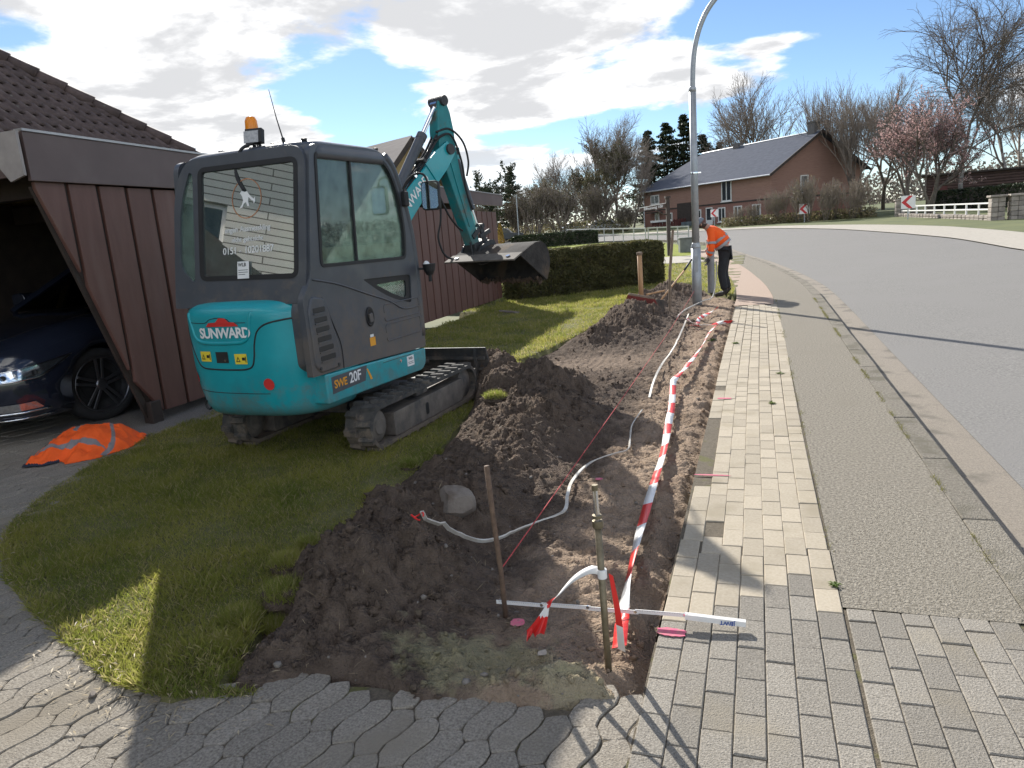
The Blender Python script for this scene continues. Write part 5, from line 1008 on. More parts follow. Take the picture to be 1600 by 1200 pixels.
obj('shaft',tube([(0,0,0),(-.005,0,1.06)],.042,10),M_wood,ws,smooth=True); obj('head',lathe([(.05,0),(.055,.03),(.048,.05),(.0001,.055)],(-.005,0,1.05),'z',12),M_oldw,ws)
tag(obj('thin_wooden_stake',tube([(-1.08,12.96,0),(-1.06,12.96,.7),(-.985,12.98,1.45)],[.026,.026,.023],8),M_oldw),'tall thin grey wooden stake leaning between the broom and lamp post','stake')
mp_=empty('grey_marker_post',(-.56,16.3,0),0,'short grey metal post standing just behind the lamp post','post')
obj('tube',cyl((0,0,0),(0,0,1.12),.075,16),pm('grey_metal_post',(.25,.26,.27),.5,metal=.3),mp_,bev=.01); obj('cap',lathe([(.085,0),(.085,.03),(.05,.06),(.0001,.06)],(0,0,1.11),'z',16),M_dim,mp_)
tl=empty('long_handled_spade',(-1.25,12.9,.12),0,'wooden long-handled spade with dark grip leaning against the lamp post','spade')
a_,b_=Vector((0,0,.1)),Vector((.44,1.55,.72)); obj('handle',tube([a_,b_*.75],.016,8),M_wood,tl,smooth=True); obj('grip',tube([b_*.75,b_],.02,8),M_blk,tl,smooth=True); obj('blade',prism(rpoly([(-.09,-.22),(.09,-.22),(.08,.06),(-.08,.06)],.03),'y',-.006,.006),M_dark,tl).location=(0,0,.08)
# broom on the far heap
bro=empty('broom',(-1.52,12.62,soil_z(-1.52,12.5)+.02),R(25),'broom with dark red bristles lying on the far soil heap','broom')
obj('head_block',cbox((0,0,.14),(.46,.06,.045),(0,.25,0)),M_oldw,bro,bev=.01); obj('handle',tube([(.1,.02,.16),(.46,.12,.19)],.016,8),M_wood,bro)
V=[];Fc=[]
for k in range(1500):
    x=random.uniform(-.23,.23); y=random.uniform(-.03,.03); z=.13-x*.25; b0=len(V); l_=random.uniform(.10,.15); dx,dy=random.gauss(x*.15,.018),random.gauss(-.02+y*.8,.02)
    V+=[(x-.002,y,z),(x+.002,y,z),(x+dx,y+dy,z-l_)]; Fc.append((b0,b0+1,b0+2))
tag(obj('bristles',(V,Fc),pm('dark_red_bristle',(.20,.03,.02),.7),bro),kind='stuff')
# guide string
tag(obj('string_line',tube([(-.672,2.705,.20),(-.70,5.5,.175),(-.74,10,.16),(-.77,14.6,.24)],.0028,5),M_str),'thin red guide string stretched along the trench beside the pavement','string')
# white flat cables following the ground
def ground_path(pts,k,lift): 
    P=spline(pts,k); ax_=np.array([p.x for p in P]); ay_=np.array([p.y for p in P]); z=np.max([soil_h(ax_+dx,ay_+dy) for dx in (-.02,.02) for dy in (-.03,.03)],0); zz_=np.convolve(np.pad(np.maximum(z,-.09),4,mode='edge'),np.ones(9)/9,'valid')
    return [Vector((p.x,p.y,max(h_,-.06)+lift+p.z)) for p,h_ in zip(P,np.maximum(zz_,z-.012))]
def ribbon(path,wid,thick,roll=None):
    V=[];Fc=[];n=len(path)
    for i,p in enumerate(path):
        t=(path[min(i+1,n-1)]-path[max(i-1,0)]).normalized(); s=t.cross(Vector((0,0,1))).normalized(); u=s.cross(t)
        if roll is not None: a=roll(i/(n-1)); s,u=s*math.cos(a)+u*math.sin(a),u*math.cos(a)-s*math.sin(a)
        V+=[tuple(p-s*wid/2-u*thick/2),tuple(p+s*wid/2-u*thick/2),tuple(p+s*wid/2+u*thick/2),tuple(p-s*wid/2+u*thick/2)]
    for i in range(n-1):
        for k in range(4): Fc.append((i*4+k,i*4+(k+1)%4,(i+1)*4+(k+1)%4,(i+1)*4+k))
    Fc+=[(3,2,1,0),tuple((n-1)*4+k for k in range(4))]; return V,Fc
c1=[(-1.14,2.93,.03),(-1.09,3.10,.05),(-1.03,3.24,.06),(-.95,3.36,.07),(-.86,3.48,.07),(-.78,3.62,.05),(-.71,3.76,.03),(-.69,3.88,.02),(-.74,4.12,.02),(-.77,4.40,.02),(-.72,4.75,.03),(-.60,4.98,.03),(-.53,5.12,.02),(-.56,5.4,.02),(-.60,5.75,.02),(-.60,6.30,.0)]
cb=tag(obj('white_cable',ribbon(ground_path(c1,6,.012),.02,.008,lambda t:.5+.6*math.sin(t*9)),M_wc,smooth=False),'white flat cable curling from the near soil mound along the trench','cable')
obj('red_end_loop',tube([(-1.155+.03*math.cos(t_),2.91+.025*math.sin(t_),soil_z(-1.155,2.91)+.05+.012*math.sin(t_*2)) for t_ in [k*math.pi/8 for k in range(15)]],.004,6),M_trd,cb)
c2=[(-.60,6.78,.0),(-.63,7.4,.03),(-.65,8.2,.04),(-.64,9.5,.03),(-.68,11,.03),(-.71,12.4,.06)]
tag(obj('white_cable',ribbon(ground_path(c2,8,.012),.022,.01,lambda t:.4*math.sin(t*14)),M_wc),'straight white cable running up the trench towards the lamp post','cable')
tag(obj('white_cable',tube(ground_path([(-.86,12.0,.05),(-.82,13.2,.05),(-.62,14.6,.05),(-.46,15.1,.08),(-.40,15.35,.5),(-.40,15.40,.75)],8,.012),.012,8),M_wc,smooth=True),'white cable end held in the hands of the bent worker','cable')
# barrier tape
def tape(name,pts,label,wid=.075,k=10,lift=.02,stripe=.2,ph=0,roll=None,ground=True):
    path=ground_path(pts,k,lift) if ground else spline(pts,k); V,Fc=ribbon(path,wid,.0015,roll); L_=[0]
    for i in range(len(path)-1): L_.append(L_[-1]+(path[i+1]-path[i]).length)
    mi=[]
    for f in Fc: i=min(f)//4; mi.append(int((L_[min(i,len(L_)-1)]+ph)/stripe)%2)
    o=obj(name,(V,Fc,mi),[M_trd,M_tw],smooth=True); tag(o,label,'tape'); return o
bt=tape('barrier_tape',[(-.125,2.47,.03),(-.14,2.6,.03),(-.16,2.78,.03),(-.195,3.18,.02),(-.222,3.9,.02),(-.25,4.89,.02),(-.30,5.7,.02),(-.33,6.23,.02),(-.40,7.05,.06),(-.395,7.2,.07),(-.36,7.7,.06),(-.33,8.24,.05),(-.28,9.4,.03),(-.25,10.58,.03),(-.15,11.3,.04),(.02,11.72,.03)],'long red and white barrier tape lying in the trench from the rod stake',.058,22,.035,.3,0,lambda t:.25+.5*math.sin(t*9)*(t>.12)+.25*math.sin(t*41)*(t>.12))
V=[];Fc=[];mi=[]
for i in range(9):
    t=i/8; x=-.128+.012*math.sin(t*3); y=2.388+.09*t*t; z=.385-.36*t+.0; w_=.008+.008*t; V+=[(x-w_*.3,y-.002,z),(x+w_*1.6,y+.006*math.sin(t*5),z-.01)]
for i in range(8): Fc.append((2*i,2*i+1,2*i+3,2*i+2)); mi.append(0 if i<5 else 1)
obj('tied_end',(V,Fc,mi),[M_trd,M_tw],bt,smooth=True)
obj('knot',lathe([(.0165,0),(.0175,.004),(.0175,.03),(.0165,.034)],(-.154,2.386,.365),'z',14),M_tw,bt)
tape('barrier_tape',[(-.15,2.40,.38),(-.20,2.40,.385),(-.27,2.42,.335),(-.34,2.46,.25),(-.385,2.50,.19),(-.41,2.50,.165)],'white loose tape tail with red end hanging from the rod stake',.03,12,0,.34,.36,lambda t:.9-.6*t,False)
V=[];Fc=[];mi=[]; ap=Vector((-.405,2.502,.172)); ns_=9; nr=6
for r_ in range(nr+1):
    t=r_/nr
    for k in range(ns_):
        u=k/(ns_-1)-.5; e=Vector((-.462+u*.085,2.455+u*.03+.01*math.sin(k*2.1),.045+.018*math.sin(k*2.6)+.02*abs(u))); p=ap+Vector((u*.012,0,0))+(e-ap)*t*(1-.10*abs(math.sin(k*1.7))*(r_==nr)); p.z-=.02*math.sin(t*3.1)*.5; p.y+=.008*math.sin(k*2.2)*t; V.append(tuple(p))
for r_ in range(nr):
    for k in range(ns_-1): Fc.append((r_*ns_+k,r_*ns_+k+1,(r_+1)*ns_+k+1,(r_+1)*ns_+k)); mi.append(1 if r_<2 else 0)
fl=obj('barrier_tape',(V,Fc,mi),[M_trd,M_tw],smooth=True); tag(fl,'flared red crumpled end of the loose tape tail beside the ruler','tape')
tape('barrier_tape',[(-.70,11.9,.04),(-.60,11.5,.05),(-.50,11.42,.04),(-.50,11.8,.05),(-.46,12.3,.03),(-.36,12.7,.05),(-.26,12.9,.10)],'short twisted red and white tape piece near the lamp post base',.06,10,.02,.17,.1,lambda t:.8*math.sin(t*8))
tape('barrier_tape',[(-.60,11.35,.03),(-.42,11.12,.04),(-.30,11.05,.05),(-.22,11.25,.05),(-.10,11.5,.05),(.0,11.7,.04)],'short red tape end lying across the far trench beside the pavement edge',.06,10,.02,.24,.0,lambda t:.7*math.sin(t*6))
# folding ruler
ru=empty('folding_ruler',(-.70,2.70,.045),0,'white folding ruler with blue print laid across trench and pavers','ruler')
pts=[(-.005,0),(.20,.006),(.40,.016),(.60,.022),(.80,.028)]
for i in range(4):
    a,b=pts[i],pts[i+1]; z=.004*(i%2); obj('ruler_segment',bar((a[0],a[1],z),(b[0]+.012,b[1],z),.0035,.017),M_rul,ru)
    obj('ruler_joint',cyl((b[0],b[1]-.004,z+.002),(b[0],b[1]+.004,z+.002),.007,10),M_chrome,ru)
for k in range(5): obj('ruler_segment',bar((.80,.028+.0045*k-.008,.0),(1.035,.034+.0045*k-.008,-.012),.0035,.022),M_rul,ru)
v,f=text2d('JBWT',.024,1.,.0006); obj('ruler_print',([(.965-a,.0175+.0,-.009-b) for a,b in v],f),M_rbl,ru)
V=[];Fc=[]
for k in range(160):
    x=.004+k*.005; b0=len(V); h_=.006 if k%2 else .0035; y0=np.interp(x,[p[0] for p in pts],[p[1] for p in pts])-.0022; z0=.004*(int(x/.2)%2)+.0085; V+=[(x,y0,z0),(x+.0010,y0,z0),(x+.0010,y0,z0-h_),(x,y0,z0-h_)]; Fc.append((b0,b0+1,b0+2,b0+3))
tag(obj('scale_marks',(V,Fc),M_blkp,ru),kind='stuff')
# sprayed pink marks
def blot(name,x,y,w_,h_,label,z=.0045,n=26,seed=1):
    rr=random.Random(seed); P=[(x+w_/2*math.cos(2*math.pi*k/n)*(1+rr.uniform(-.12,.12)) if True else 0,y+h_/2*math.copysign(abs(math.sin(2*math.pi*k/n))**.6,math.sin(2*math.pi*k/n))*(1+rr.uniform(-.1,.1))) for k in range(n)]
    tag(obj(name,prism(P,'z',z,z+.0012),M_pink),label,'paint mark')
blot('paint_mark',.05,2.665,.12,.06,'pink spray mark on grey pavers under the folding ruler',seed=1)
blot('paint_mark',.10,4.55,.22,.02,'pink spray line across the cream pavers above the dark brick gap',seed=2)
blot('paint_mark',.10,6.62,.12,.05,'pale pink spray mark on cream paver at the trench edge',seed=3)
blot('paint_mark',-.62,4.50,.05,.045,'small pink spray dot on the earth between tape and cable',z=soil_z(-.62,4.5)+.004,seed=4)
blot('paint_mark',-.60,2.66,.06,.06,'small faded pink dot on the earth beside the rusty rod',z=soil_z(-.60,2.66)+.004,seed=6)
# boulder and stones
def rock(name,c,s,label,seed,mat,cat='stone',sub=3):
    bm=bmesh.new(); bmesh.ops.create_icosphere(bm,subdivisions=sub,radius=1); rr=random.Random(seed); pl_=[(Vector((rr.gauss(0,1),rr.gauss(0,1),rr.gauss(0,1))).normalized(),rr.uniform(.42,.80)) for _ in range(11)]
    for v in bm.verts:
        p=v.co.copy()
        for n_,d_ in pl_:
            e=p.dot(n_)-d_
            if e>0: p-=n_*e*1.0
        v.co=Vector((p.x*s[0],p.y*s[1],p.z*s[2]))
    me=bpy.data.meshes.new(name); bm.to_mesh(me); bm.free(); o=link(name,me,mat,None,c,(rr.uniform(-.2,.2),rr.uniform(-.2,.2),rr.uniform(0,6))); tag(o,label,cat); return o
M_rock=pm('grey_field_stone',(.12,.10,.085),.9,ns=7,c2=(.22,.19,.16),bump=.35,bs=60,c3=(.11,.085,.065),s3=5,t3=(.5,.62))
rock('boulder',(-1.22,3.46,soil_z(-1.22,3.46)+.035),(.13,.11,.12),'large grey boulder half buried in the near soil mound',3,M_rock,'boulder')
rock('pebble',(-2.04,1.80,.012),(.022,.02,.018),'small pale pebble on the sunlit driveway stones by the lawn corner',5,M_rock,'pebble',2)
rock('stone',(-.42,2.42,soil_z(-.42,2.42)+.008),(.03,.02,.015),'small pale stone on the earth in front of the ruler',8,pm('pale_stone',(.45,.40,.34),.85,ns=12),'stone',2)
rock('stone_slab',(-4.44,14.2,.01),(.42,.3,.03),'flat grey stone slab lying in the lawn near the hedge',9,M_rock,'stone slab')
# weeds in the paving joints
M_weed=leafm('weed_leaf',(.10,.16,.03),(.17,.22,.05),.35)
for i,(x,y,s,lb) in enumerate(((.70,3.18,.035,'small green weed between asphalt and cream pavers in the foreground'),(.60,7.7,.05,'green moss tuft on the cream pavers at right half way'),(.50,6.45,.045,'green moss tuft in the middle of the cream pavers'),(.12,9.6,.06,'small dark weed at the left of the far cream pavers'),(-.22,10.2,.09,'bright green seedling growing in the far trench earth'))):
    V=[];Fc=[]
    for k in range(26):
        a=random.uniform(0,6.28); l_=s*random.uniform(.5,1.1); w_=l_*.16; b0=len(V); d=Vector((math.cos(a),math.sin(a),0)); n_=Vector((-d.y,d.x,0)); z=random.uniform(.1,.5)*l_
        V+=[(0,0,0),tuple(d*l_*.5+n_*w_+Vector((0,0,z*.9))),tuple(d*l_+Vector((0,0,z*.6))),tuple(d*l_*.5-n_*w_+Vector((0,0,z*.9)))]; Fc.append((b0,b0+1,b0+2,b0+3))
    zz_=soil_z(x,y) if x<0 else 0
    o=empty('weed',(x,y,zz_),0,lb,'weed'); obj('leaves',(V,Fc),M_weed,o); obj('stem',tube([(0,0,-.02),(0,0,s*.3)],.003,5),M_weed,o)
# sod lumps at the lawn edge
def sod(x,y,s,lb,seed,group=None):
    o=empty('sod_clump',(x,y,soil_z(x,y) if inpoly(np.array([x]),np.array([y]),SP)[0] else -.01),0,lb,'sod',group); bm=bmesh.new(); bmesh.ops.create_icosphere(bm,subdivisions=3,radius=1); rr=np.random.default_rng(seed)
    P=np.array([v.co[:] for v in bm.verts]); k=1+.35*fb(P[:,0]+seed,P[:,1]+P[:,2]*1.7,1.6,3)
    for v,kk in zip(bm.verts,k): v.co=Vector((v.co.x*kk*s,v.co.y*kk*s*.8,v.co.z*kk*s*.55+s*.15))
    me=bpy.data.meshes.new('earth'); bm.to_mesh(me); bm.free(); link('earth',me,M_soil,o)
    n=900; a=rr.uniform(0,6.28,n); r_=np.sqrt(rr.random(n))*s*.95; bx=r_*np.cos(a); by=r_*np.sin(a)*.8; bz=s*.15+s*.5*np.sqrt(np.maximum(0,1-(r_/s)**2)); L_=rr.uniform(.03,.075,n); t=rr.uniform(0,6.28,n); ln=rr.uniform(.2,1.2,n)
    V=np.stack([np.stack([bx-.002,by,bz],-1),np.stack([bx+.002,by+.001,bz],-1),np.stack([bx+np.cos(t)*np.sin(ln)*L_,by+np.sin(t)*np.sin(ln)*L_,bz+np.cos(ln)*L_],-1)],1).reshape(-1,3)
    g_=npmesh('turf',V,np.arange(3*n).reshape(-1,3),M_blade,o); tag(g_,kind='stuff')
sod(-1.68,2.55,.13,'torn sod clump with sunlit grass at the near lawn corner',3); sod(-2.55,8.25,.2,'grassy sod lump on the soil heap beside the dozer blade',5); sod(-1.92,2.9,.11,'small shaded sod clump between the lawn and near mound',8); sod(-1.9,6.05,.1,'tuft of green grass at the front end of the right track',11)

for i,(x,y,r_) in enumerate(((-1.62,2.06,.06),(-1.72,2.16,.09),(-1.80,2.36,.10),(-1.66,2.40,.07),(-1.83,2.62,.09),(-1.95,3.12,.08),(-1.93,3.45,.09),(-1.98,3.9,.07),(-2.02,4.5,.07),(-2.05,5.0,.08))):
    sod(x,y,r_,'torn turf clump, '+('first','second','third','fourth','fifth','sixth','seventh','eighth','ninth','tenth')[i]+' from the driveway along the mound edge',20+i,'torn turf clumps along the mound edge')
# ================================================================== LAMP POST AND WORKER
M_galv=pm('galvanised_steel',(.30,.32,.335),.45,ns=10,c2=(.40,.42,.435),metal=.35,bump=.05,bs=40)
lp_=empty('street_lamp',(-.725,14.5,0),0,'tall grey galvanised street lamp post with curved arm above the worker','lamp post')
obj('post_base',tube([(0,0,-.2),(0,0,1.05)],[.091,.091],20),M_galv,lp_,smooth=True); obj('base_collar',lathe([(.091,0),(.094,.02),(.072,.09),(.07,.1)],(0,0,1.05),'z',20),M_galv,lp_,smooth=True)
obj('shaft',tube([(0,0,1.1),(.01,0,3.9)],[.069,.063],20),M_galv,lp_,smooth=True); obj('joint_ring',lathe([(.066,0),(.067,.06),(.049,.09),(.048,.1)],(.01,0,3.88),'z',18),M_galv,lp_,smooth=True)
obj('curved_arm',tube(spline([(.012,0,3.9),(.03,0,4.3),(.075,.015,4.65),(.17,.04,4.98),(.32,.09,5.27),(.55,.16,5.52),(.85,.25,5.68),(1.2,.35,5.75),(1.5,.44,5.77)],8),[.046]*64+[.040],14),M_galv,lp_,smooth=True)
lm=obj('lamp_head',prism(rpoly([(0,0),(.55,.02),(.6,.06),(.5,.13),(.05,.1)],.03),'y',-.1,.1),M_galv,lp_,bev=.03); lm.location=(1.45,.42,5.72); lm.rotation_euler=(0,0,.3)
obj('access_door',prism(rpoly([(-.035,0),(.035,0),(.035,.30),(-.035,.30)],.015),'y',-.095,-.089),M_galv,lp_).location=(0,0,.6)
obj('clamp_band',join(lathe([(.069,0),(.071,.01),(.071,.03),(.069,.04)],(.004,0,2.42),'z',18),cbox((.10,0,2.44),(.06,.03,.02))),M_chrome,lp_)
# worker: bent forward, facing the post (towards -x), seen from his back left
WX,WY=-.33,15.45
wk=empty('person',(WX,WY,0),0,'worker in orange hi-vis jacket and black trousers bending at the lamp post','person')
M_skin=pm('skin',(.45,.27,.20),.6,var=.06); M_trou=pm('black_work_trousers',(.014,.015,.018),.8,ns=12,var=.35); M_boot=pm('dark_work_boot',(.03,.024,.02),.7,ns=10,var=.3); M_cap=pm('grey_cap',(.16,.18,.21),.7); M_glv=pm('grey_work_glove',(.05,.05,.055),.8,var=.3)
def skin(name,verts,edges,radii,mat,root=0,sub=2,par=wk):
    me=bpy.data.meshes.new(name); me.from_pydata(verts,edges,[]); o=link(name,me,mat,par); md=o.modifiers.new('skin','SKIN'); md.use_smooth_shade=True
    sv=me.skin_vertices[0].data
    for i,r_ in enumerate(radii): sv[i].radius=r_ if isinstance(r_,tuple) else (r_,r_)
    sv[root].use_root=True; sb=o.modifiers.new('sub','SUBSURF'); sb.levels=sub; sb.render_levels=sub; return o
# joints (local, z up, -x towards the post). pelvis high, torso pitched ~60 deg forward
J=dict(pel=(.14,.02,.92),ch=(-.02,0,1.18),sh=(-.17,-.01,1.37),nk=(-.24,-.01,1.42),hd=(-.345,-.02,1.47),hl=(.10,-.10,.88),kl=(.03,-.11,.48),al=(.10,-.12,.09),tl=(-.08,-.13,.05),hr=(.11,.13,.88),kr=(.06,.15,.48),ar=(.16,.17,.09),tr=(-.02,.18,.05),
 sl=(-.14,-.20,1.33),el=(-.14,-.25,1.02),wl=(-.20,-.17,.80),sr=(-.15,.18,1.33),er=(-.20,.22,1.03),wr=(-.24,.12,.80))
names=['pel','ch','sh','nk','hd','hl','kl','al','hr','kr','ar','sl','el','wl','sr','er','wr']; ix={k:i for i,k in enumerate(names)}
ed=[('pel','ch'),('ch','sh'),('sh','nk'),('nk','hd'),('pel','hl'),('hl','kl'),('kl','al'),('pel','hr'),('hr','kr'),('kr','ar'),('sh','sl'),('sl','el'),('el','wl'),('sh','sr'),('sr','er'),('er','wr')]
rad=dict(pel=.13,ch=.14,sh=.11,nk=.055,hd=.085,hl=.085,kl=.058,al=.042,hr=.085,kr=.058,ar=.042,sl=.06,el=.042,wl=.028,sr=.06,er=.042,wr=.028)
skin('body',[J[k] for k in names],[(ix[a],ix[b]) for a,b in ed],[rad[k] for k in names],M_skin)
jn=['pel2','ch','sh','col','sl','el','cl','sr','er','cr']; JJ=dict(J); JJ['pel2']=(.12,.02,.97); JJ['col']=(-.205,-.01,1.405); JJ['cl']=(-.19,-.185,.84); JJ['cr']=(-.235,.13,.84)
jx={k:i for i,k in enumerate(jn)}; je=[('pel2','ch'),('ch','sh'),('sh','col'),('sh','sl'),('sl','el'),('el','cl'),('sh','sr'),('sr','er'),('er','cr')]; jr=dict(pel2=(.165,.19),ch=(.19,.20),sh=.15,col=.085,sl=.088,el=.072,cl=.058,sr=.088,er=.072,cr=.058)
jkt=skin('jacket',[JJ[k] for k in jn],[(jx[a],jx[b]) for a,b in je],[jr[k] for k in jn],M_hi)
def bandring(c,ax,r_,w_,name='reflective_band',mat=M_ref,par=jkt,sq=(1,1)):
    a=Vector(ax).normalized(); u=a.orthogonal().normalized(); v=a.cross(u); n=20; V=[];c=Vector(c)
    prof=[(-w_/2,r_),(w_/2,r_)]
    for h_,q in prof:
        for k in range(n): th=2*math.pi*k/n; V.append(tuple(c+a*h_+(u*math.cos(th)*sq[0]+v*math.sin(th)*sq[1])*q))
    return obj(name,(V,[(k,(k+1)%n,n+(k+1)%n,n+k) for k in range(n)]),mat,par,smooth=True)
tv=Vector(JJ['sh'])-Vector(JJ['pel2'])
for t,r_ in ((.20,.182),(.46,.192)): bandring(Vector(JJ['pel2'])+tv*t,tv,r_,.055)
for a,b,t in (('sl','el',.75),('el','cl',.45),('sr','er',.75),('er','cr',.45)):
    p,q=Vector(JJ[a]),Vector(JJ[b]); bandring(p+(q-p)*t,q-p,.088 if a[0]=='s' else .080,.045)
tn=['pel','hl','kl','al2','hr','kr','ar2']; JT=dict(J); JT['al2']=(.09,-.12,.13); JT['ar2']=(.15,.17,.13); tx={k:i for i,k in enumerate(tn)}
skin('trousers',[JT[k] for k in tn],[(tx[a],tx[b]) for a,b in (('pel','hl'),('hl','kl'),('kl','al2'),('pel','hr'),('hr','kr'),('kr','ar2'))],[(.135,.145),.115,.088,.074,.115,.088,.074],M_trou)
for s in ('l','r'):
    a,t=Vector(J['a'+s]),Vector(J['t'+s]); skin('boot',[tuple(a+Vector((0,0,.07))),tuple(a+Vector((.01,0,-.015))),tuple((a+t)/2+Vector((0,0,-.01))),tuple(t+Vector((-.03,0,.0)))],[(0,1),(1,2),(2,3)],[.06,.055,.052,.04],M_boot,1)
    w0=Vector(J['w'+s]); dn=(Vector(J['w'+s])-Vector(J['e'+s])).normalized()
    V=[tuple(w0),tuple(w0+dn*.09)]; Ed=[(0,1)]; Rr=[.032,.038]
    for k in range(4):
        b0=len(V); off=Vector((.0,-.03+.02*k,0)); V+=[tuple(w0+dn*.10+off),tuple(w0+dn*.145+off+Vector((-.01,0,0))),tuple(w0+dn*.165+off+Vector((-.045,0,.01)))]; Ed+=[(1,b0),(b0,b0+1),(b0+1,b0+2)]; Rr+=[.012,.011,.010]
    b0=len(V); V+=[tuple(w0+dn*.05+Vector((-.04,0,0))),tuple(w0+dn*.09+Vector((-.06,0,.0)))]; Ed+=[(0,b0),(b0,b0+1)]; Rr+=[.012,.010]
    skin('glove',V,Ed,Rr,M_glv,0,1)
hd_=Vector(J['hd']); 
hp_=obj('cap',lathe([(.0001,.105),(.05,.10),(.09,.07),(.108,.02),(.110,-.01),(.10,-.012)],(0,0,0),'z',20),M_cap,wk,smooth=True); hp_.location=hd_+Vector((-.02,0,.035)); hp_.rotation_euler=(0,-R(55),0)
obj('cap_peak',prism(rpoly([(-.20,-.06),(-.09,-.09),(-.09,.09),(-.20,.06)],.03),'z',-.012,-.004),M_cap,hp_)
obj('hair',lathe([(.0001,.0),(.095,.0),(.098,-.04),(.07,-.085),(.0001,-.09)],(0,0,0),'z',16),pm('brown_hair',(.05,.035,.025),.8),wk,smooth=True).location=hd_+Vector((.02,0,.02))
obj('face',join(lathe([(.0001,-.022),(.02,0),(.012,.03),(.0001,.05)],(-.095,0,-.02),'z',8),*[lathe([(.0001,-.01),(.01,0),(.0001,.01)],(-.088,s*.035,.015),'z',8) for s in (-1,1)],*[lathe([(.0001,-.03),(.014,-.01),(.016,.015),(.0001,.03)],(.0,s*.09,0),'z',8) for s in (-1,1)]),M_skin,wk,smooth=True).location=hd_
# ================================================================== HEDGES, TREES, FAR BUILDINGS
M_leafd=leafm('privet_leaf',(.085,.088,.034),(.165,.15,.062),.4,ns=4,c3=(.11,.095,.04)); M_twig=pm('grey_brown_twig',(.19,.155,.125),.9,ns=3,c2=(.30,.25,.21)); M_twigd=pm('dark_twig',(.11,.092,.08),.9,ns=3,c2=(.19,.16,.14)); M_bark=pm('bark',(.09,.075,.06),.95,ns=6,c2=(.17,.145,.12),bump=.5,bs=20)
M_conf=leafm('spruce_needle',(.026,.036,.02),(.055,.07,.034),.15,ns=1.2); M_ivy=leafm('olive_leaf',(.085,.08,.04),(.15,.14,.07),.25,ns=1.5); M_pinkb=leafm('pink_blossom',(.46,.28,.27),(.62,.43,.41),.4,ns=3); M_dry=leafm('dry_foliage',(.17,.145,.085),(.28,.235,.14),.3,ns=2,c3=(.12,.14,.04))
def leaves(P,size,rng=RNG,asp=.55,nrm=None):
    n=len(P); d=rng.normal(size=(n,3)); d/=np.linalg.norm(d,axis=1)[:,None]+1e-9; e=rng.normal(size=(n,3))
    if nrm is not None: e=e*.7+nrm
    u=np.cross(d,e); u/=np.linalg.norm(u,axis=1)[:,None]+1e-9; s=size*rng.uniform(.6,1.3,(n,1)); a=d*s; b=u*s*asp
    V=np.stack([P-a,P+b,P+a,P-b],1).reshape(-1,3); return V,np.arange(4*n).reshape(-1,4)
def hedge(name,A,Bp,wid,hgt,n,size,label,mat,round_=.25,z0=0.):
    A,Bp=np.array(A,float),np.array(Bp,float); L_=np.linalg.norm(Bp-A); d=(Bp-A)/L_; nn_=np.array([d[1],-d[0]])
    h=empty(name,(A[0],A[1],z0),0,label,'hedge')
    t=RNG.uniform(0,L_,n); f=RNG.random(n); per=2*hgt+wid; s=f*per
    off=np.where(s<hgt,-wid/2,np.where(s<hgt+wid,s-hgt-wid/2,wid/2)); z=np.where(s<hgt,s,np.where(s<hgt+wid,hgt,hgt-(s-hgt-wid)))
    inw=RNG.random(n)**2*.14; off*=1-inw/(wid/2)*.9; z=z-inw*(z>hgt*.95)
    rr=np.clip((z-hgt*.72)/(hgt*.28),0,1); off*=1-round_*rr**2; off*=1-.18*np.clip(.3-z/hgt,0,.3)/.3
    endc=np.clip(np.minimum(t,L_-t)/.35,0,1); off*=.72+.28*np.sqrt(endc); z*=.90+.10*np.sqrt(endc)
    bump_=.16*fb(t+A[0],z*1.2+off*.7,1.9,4); P=np.stack([d[0]*t+nn_[0]*off*(1+bump_*2),d[1]*t+nn_[1]*off*(1+bump_*2),np.maximum(.02,z*(1+.35*bump_*(z>hgt*.6)))],-1)
    # end faces
    m_=n//9; te=RNG.choice([0.,L_],m_); oe=RNG.uniform(-wid*.36,wid*.36,m_); ze=RNG.uniform(.03,hgt*.92,m_); k=RNG.uniform(-.08,.06,m_)
    P=np.concatenate([P,np.stack([d[0]*(te+k)+nn_[0]*oe,d[1]*(te+k)+nn_[1]*oe,ze],-1)])
    V,Fa=leaves(P,size); npmesh('leaves',V,Fa,mat,h)['kind']='stuff'
    core=bar((d[0]*.14,d[1]*.14,hgt*.44),(d[0]*(L_-.14),d[1]*(L_-.14),hgt*.44),wid*.62,hgt*.82); obj('branch_core',core,M_twigd,h); return h
hedge('clipped_hedge',(-5.3,16.75),(-2.2,19.9),.95,1.13,60000,.03,'dense dark clipped hedge between the carport and the far lawn',M_leafd)
hedge('low_hedge',(-16.5,51),(-10.8,53.5),.9,.95,9000,.07,'low dark green hedge strip on the far lawn by the railing',M_conf,.1,.38)
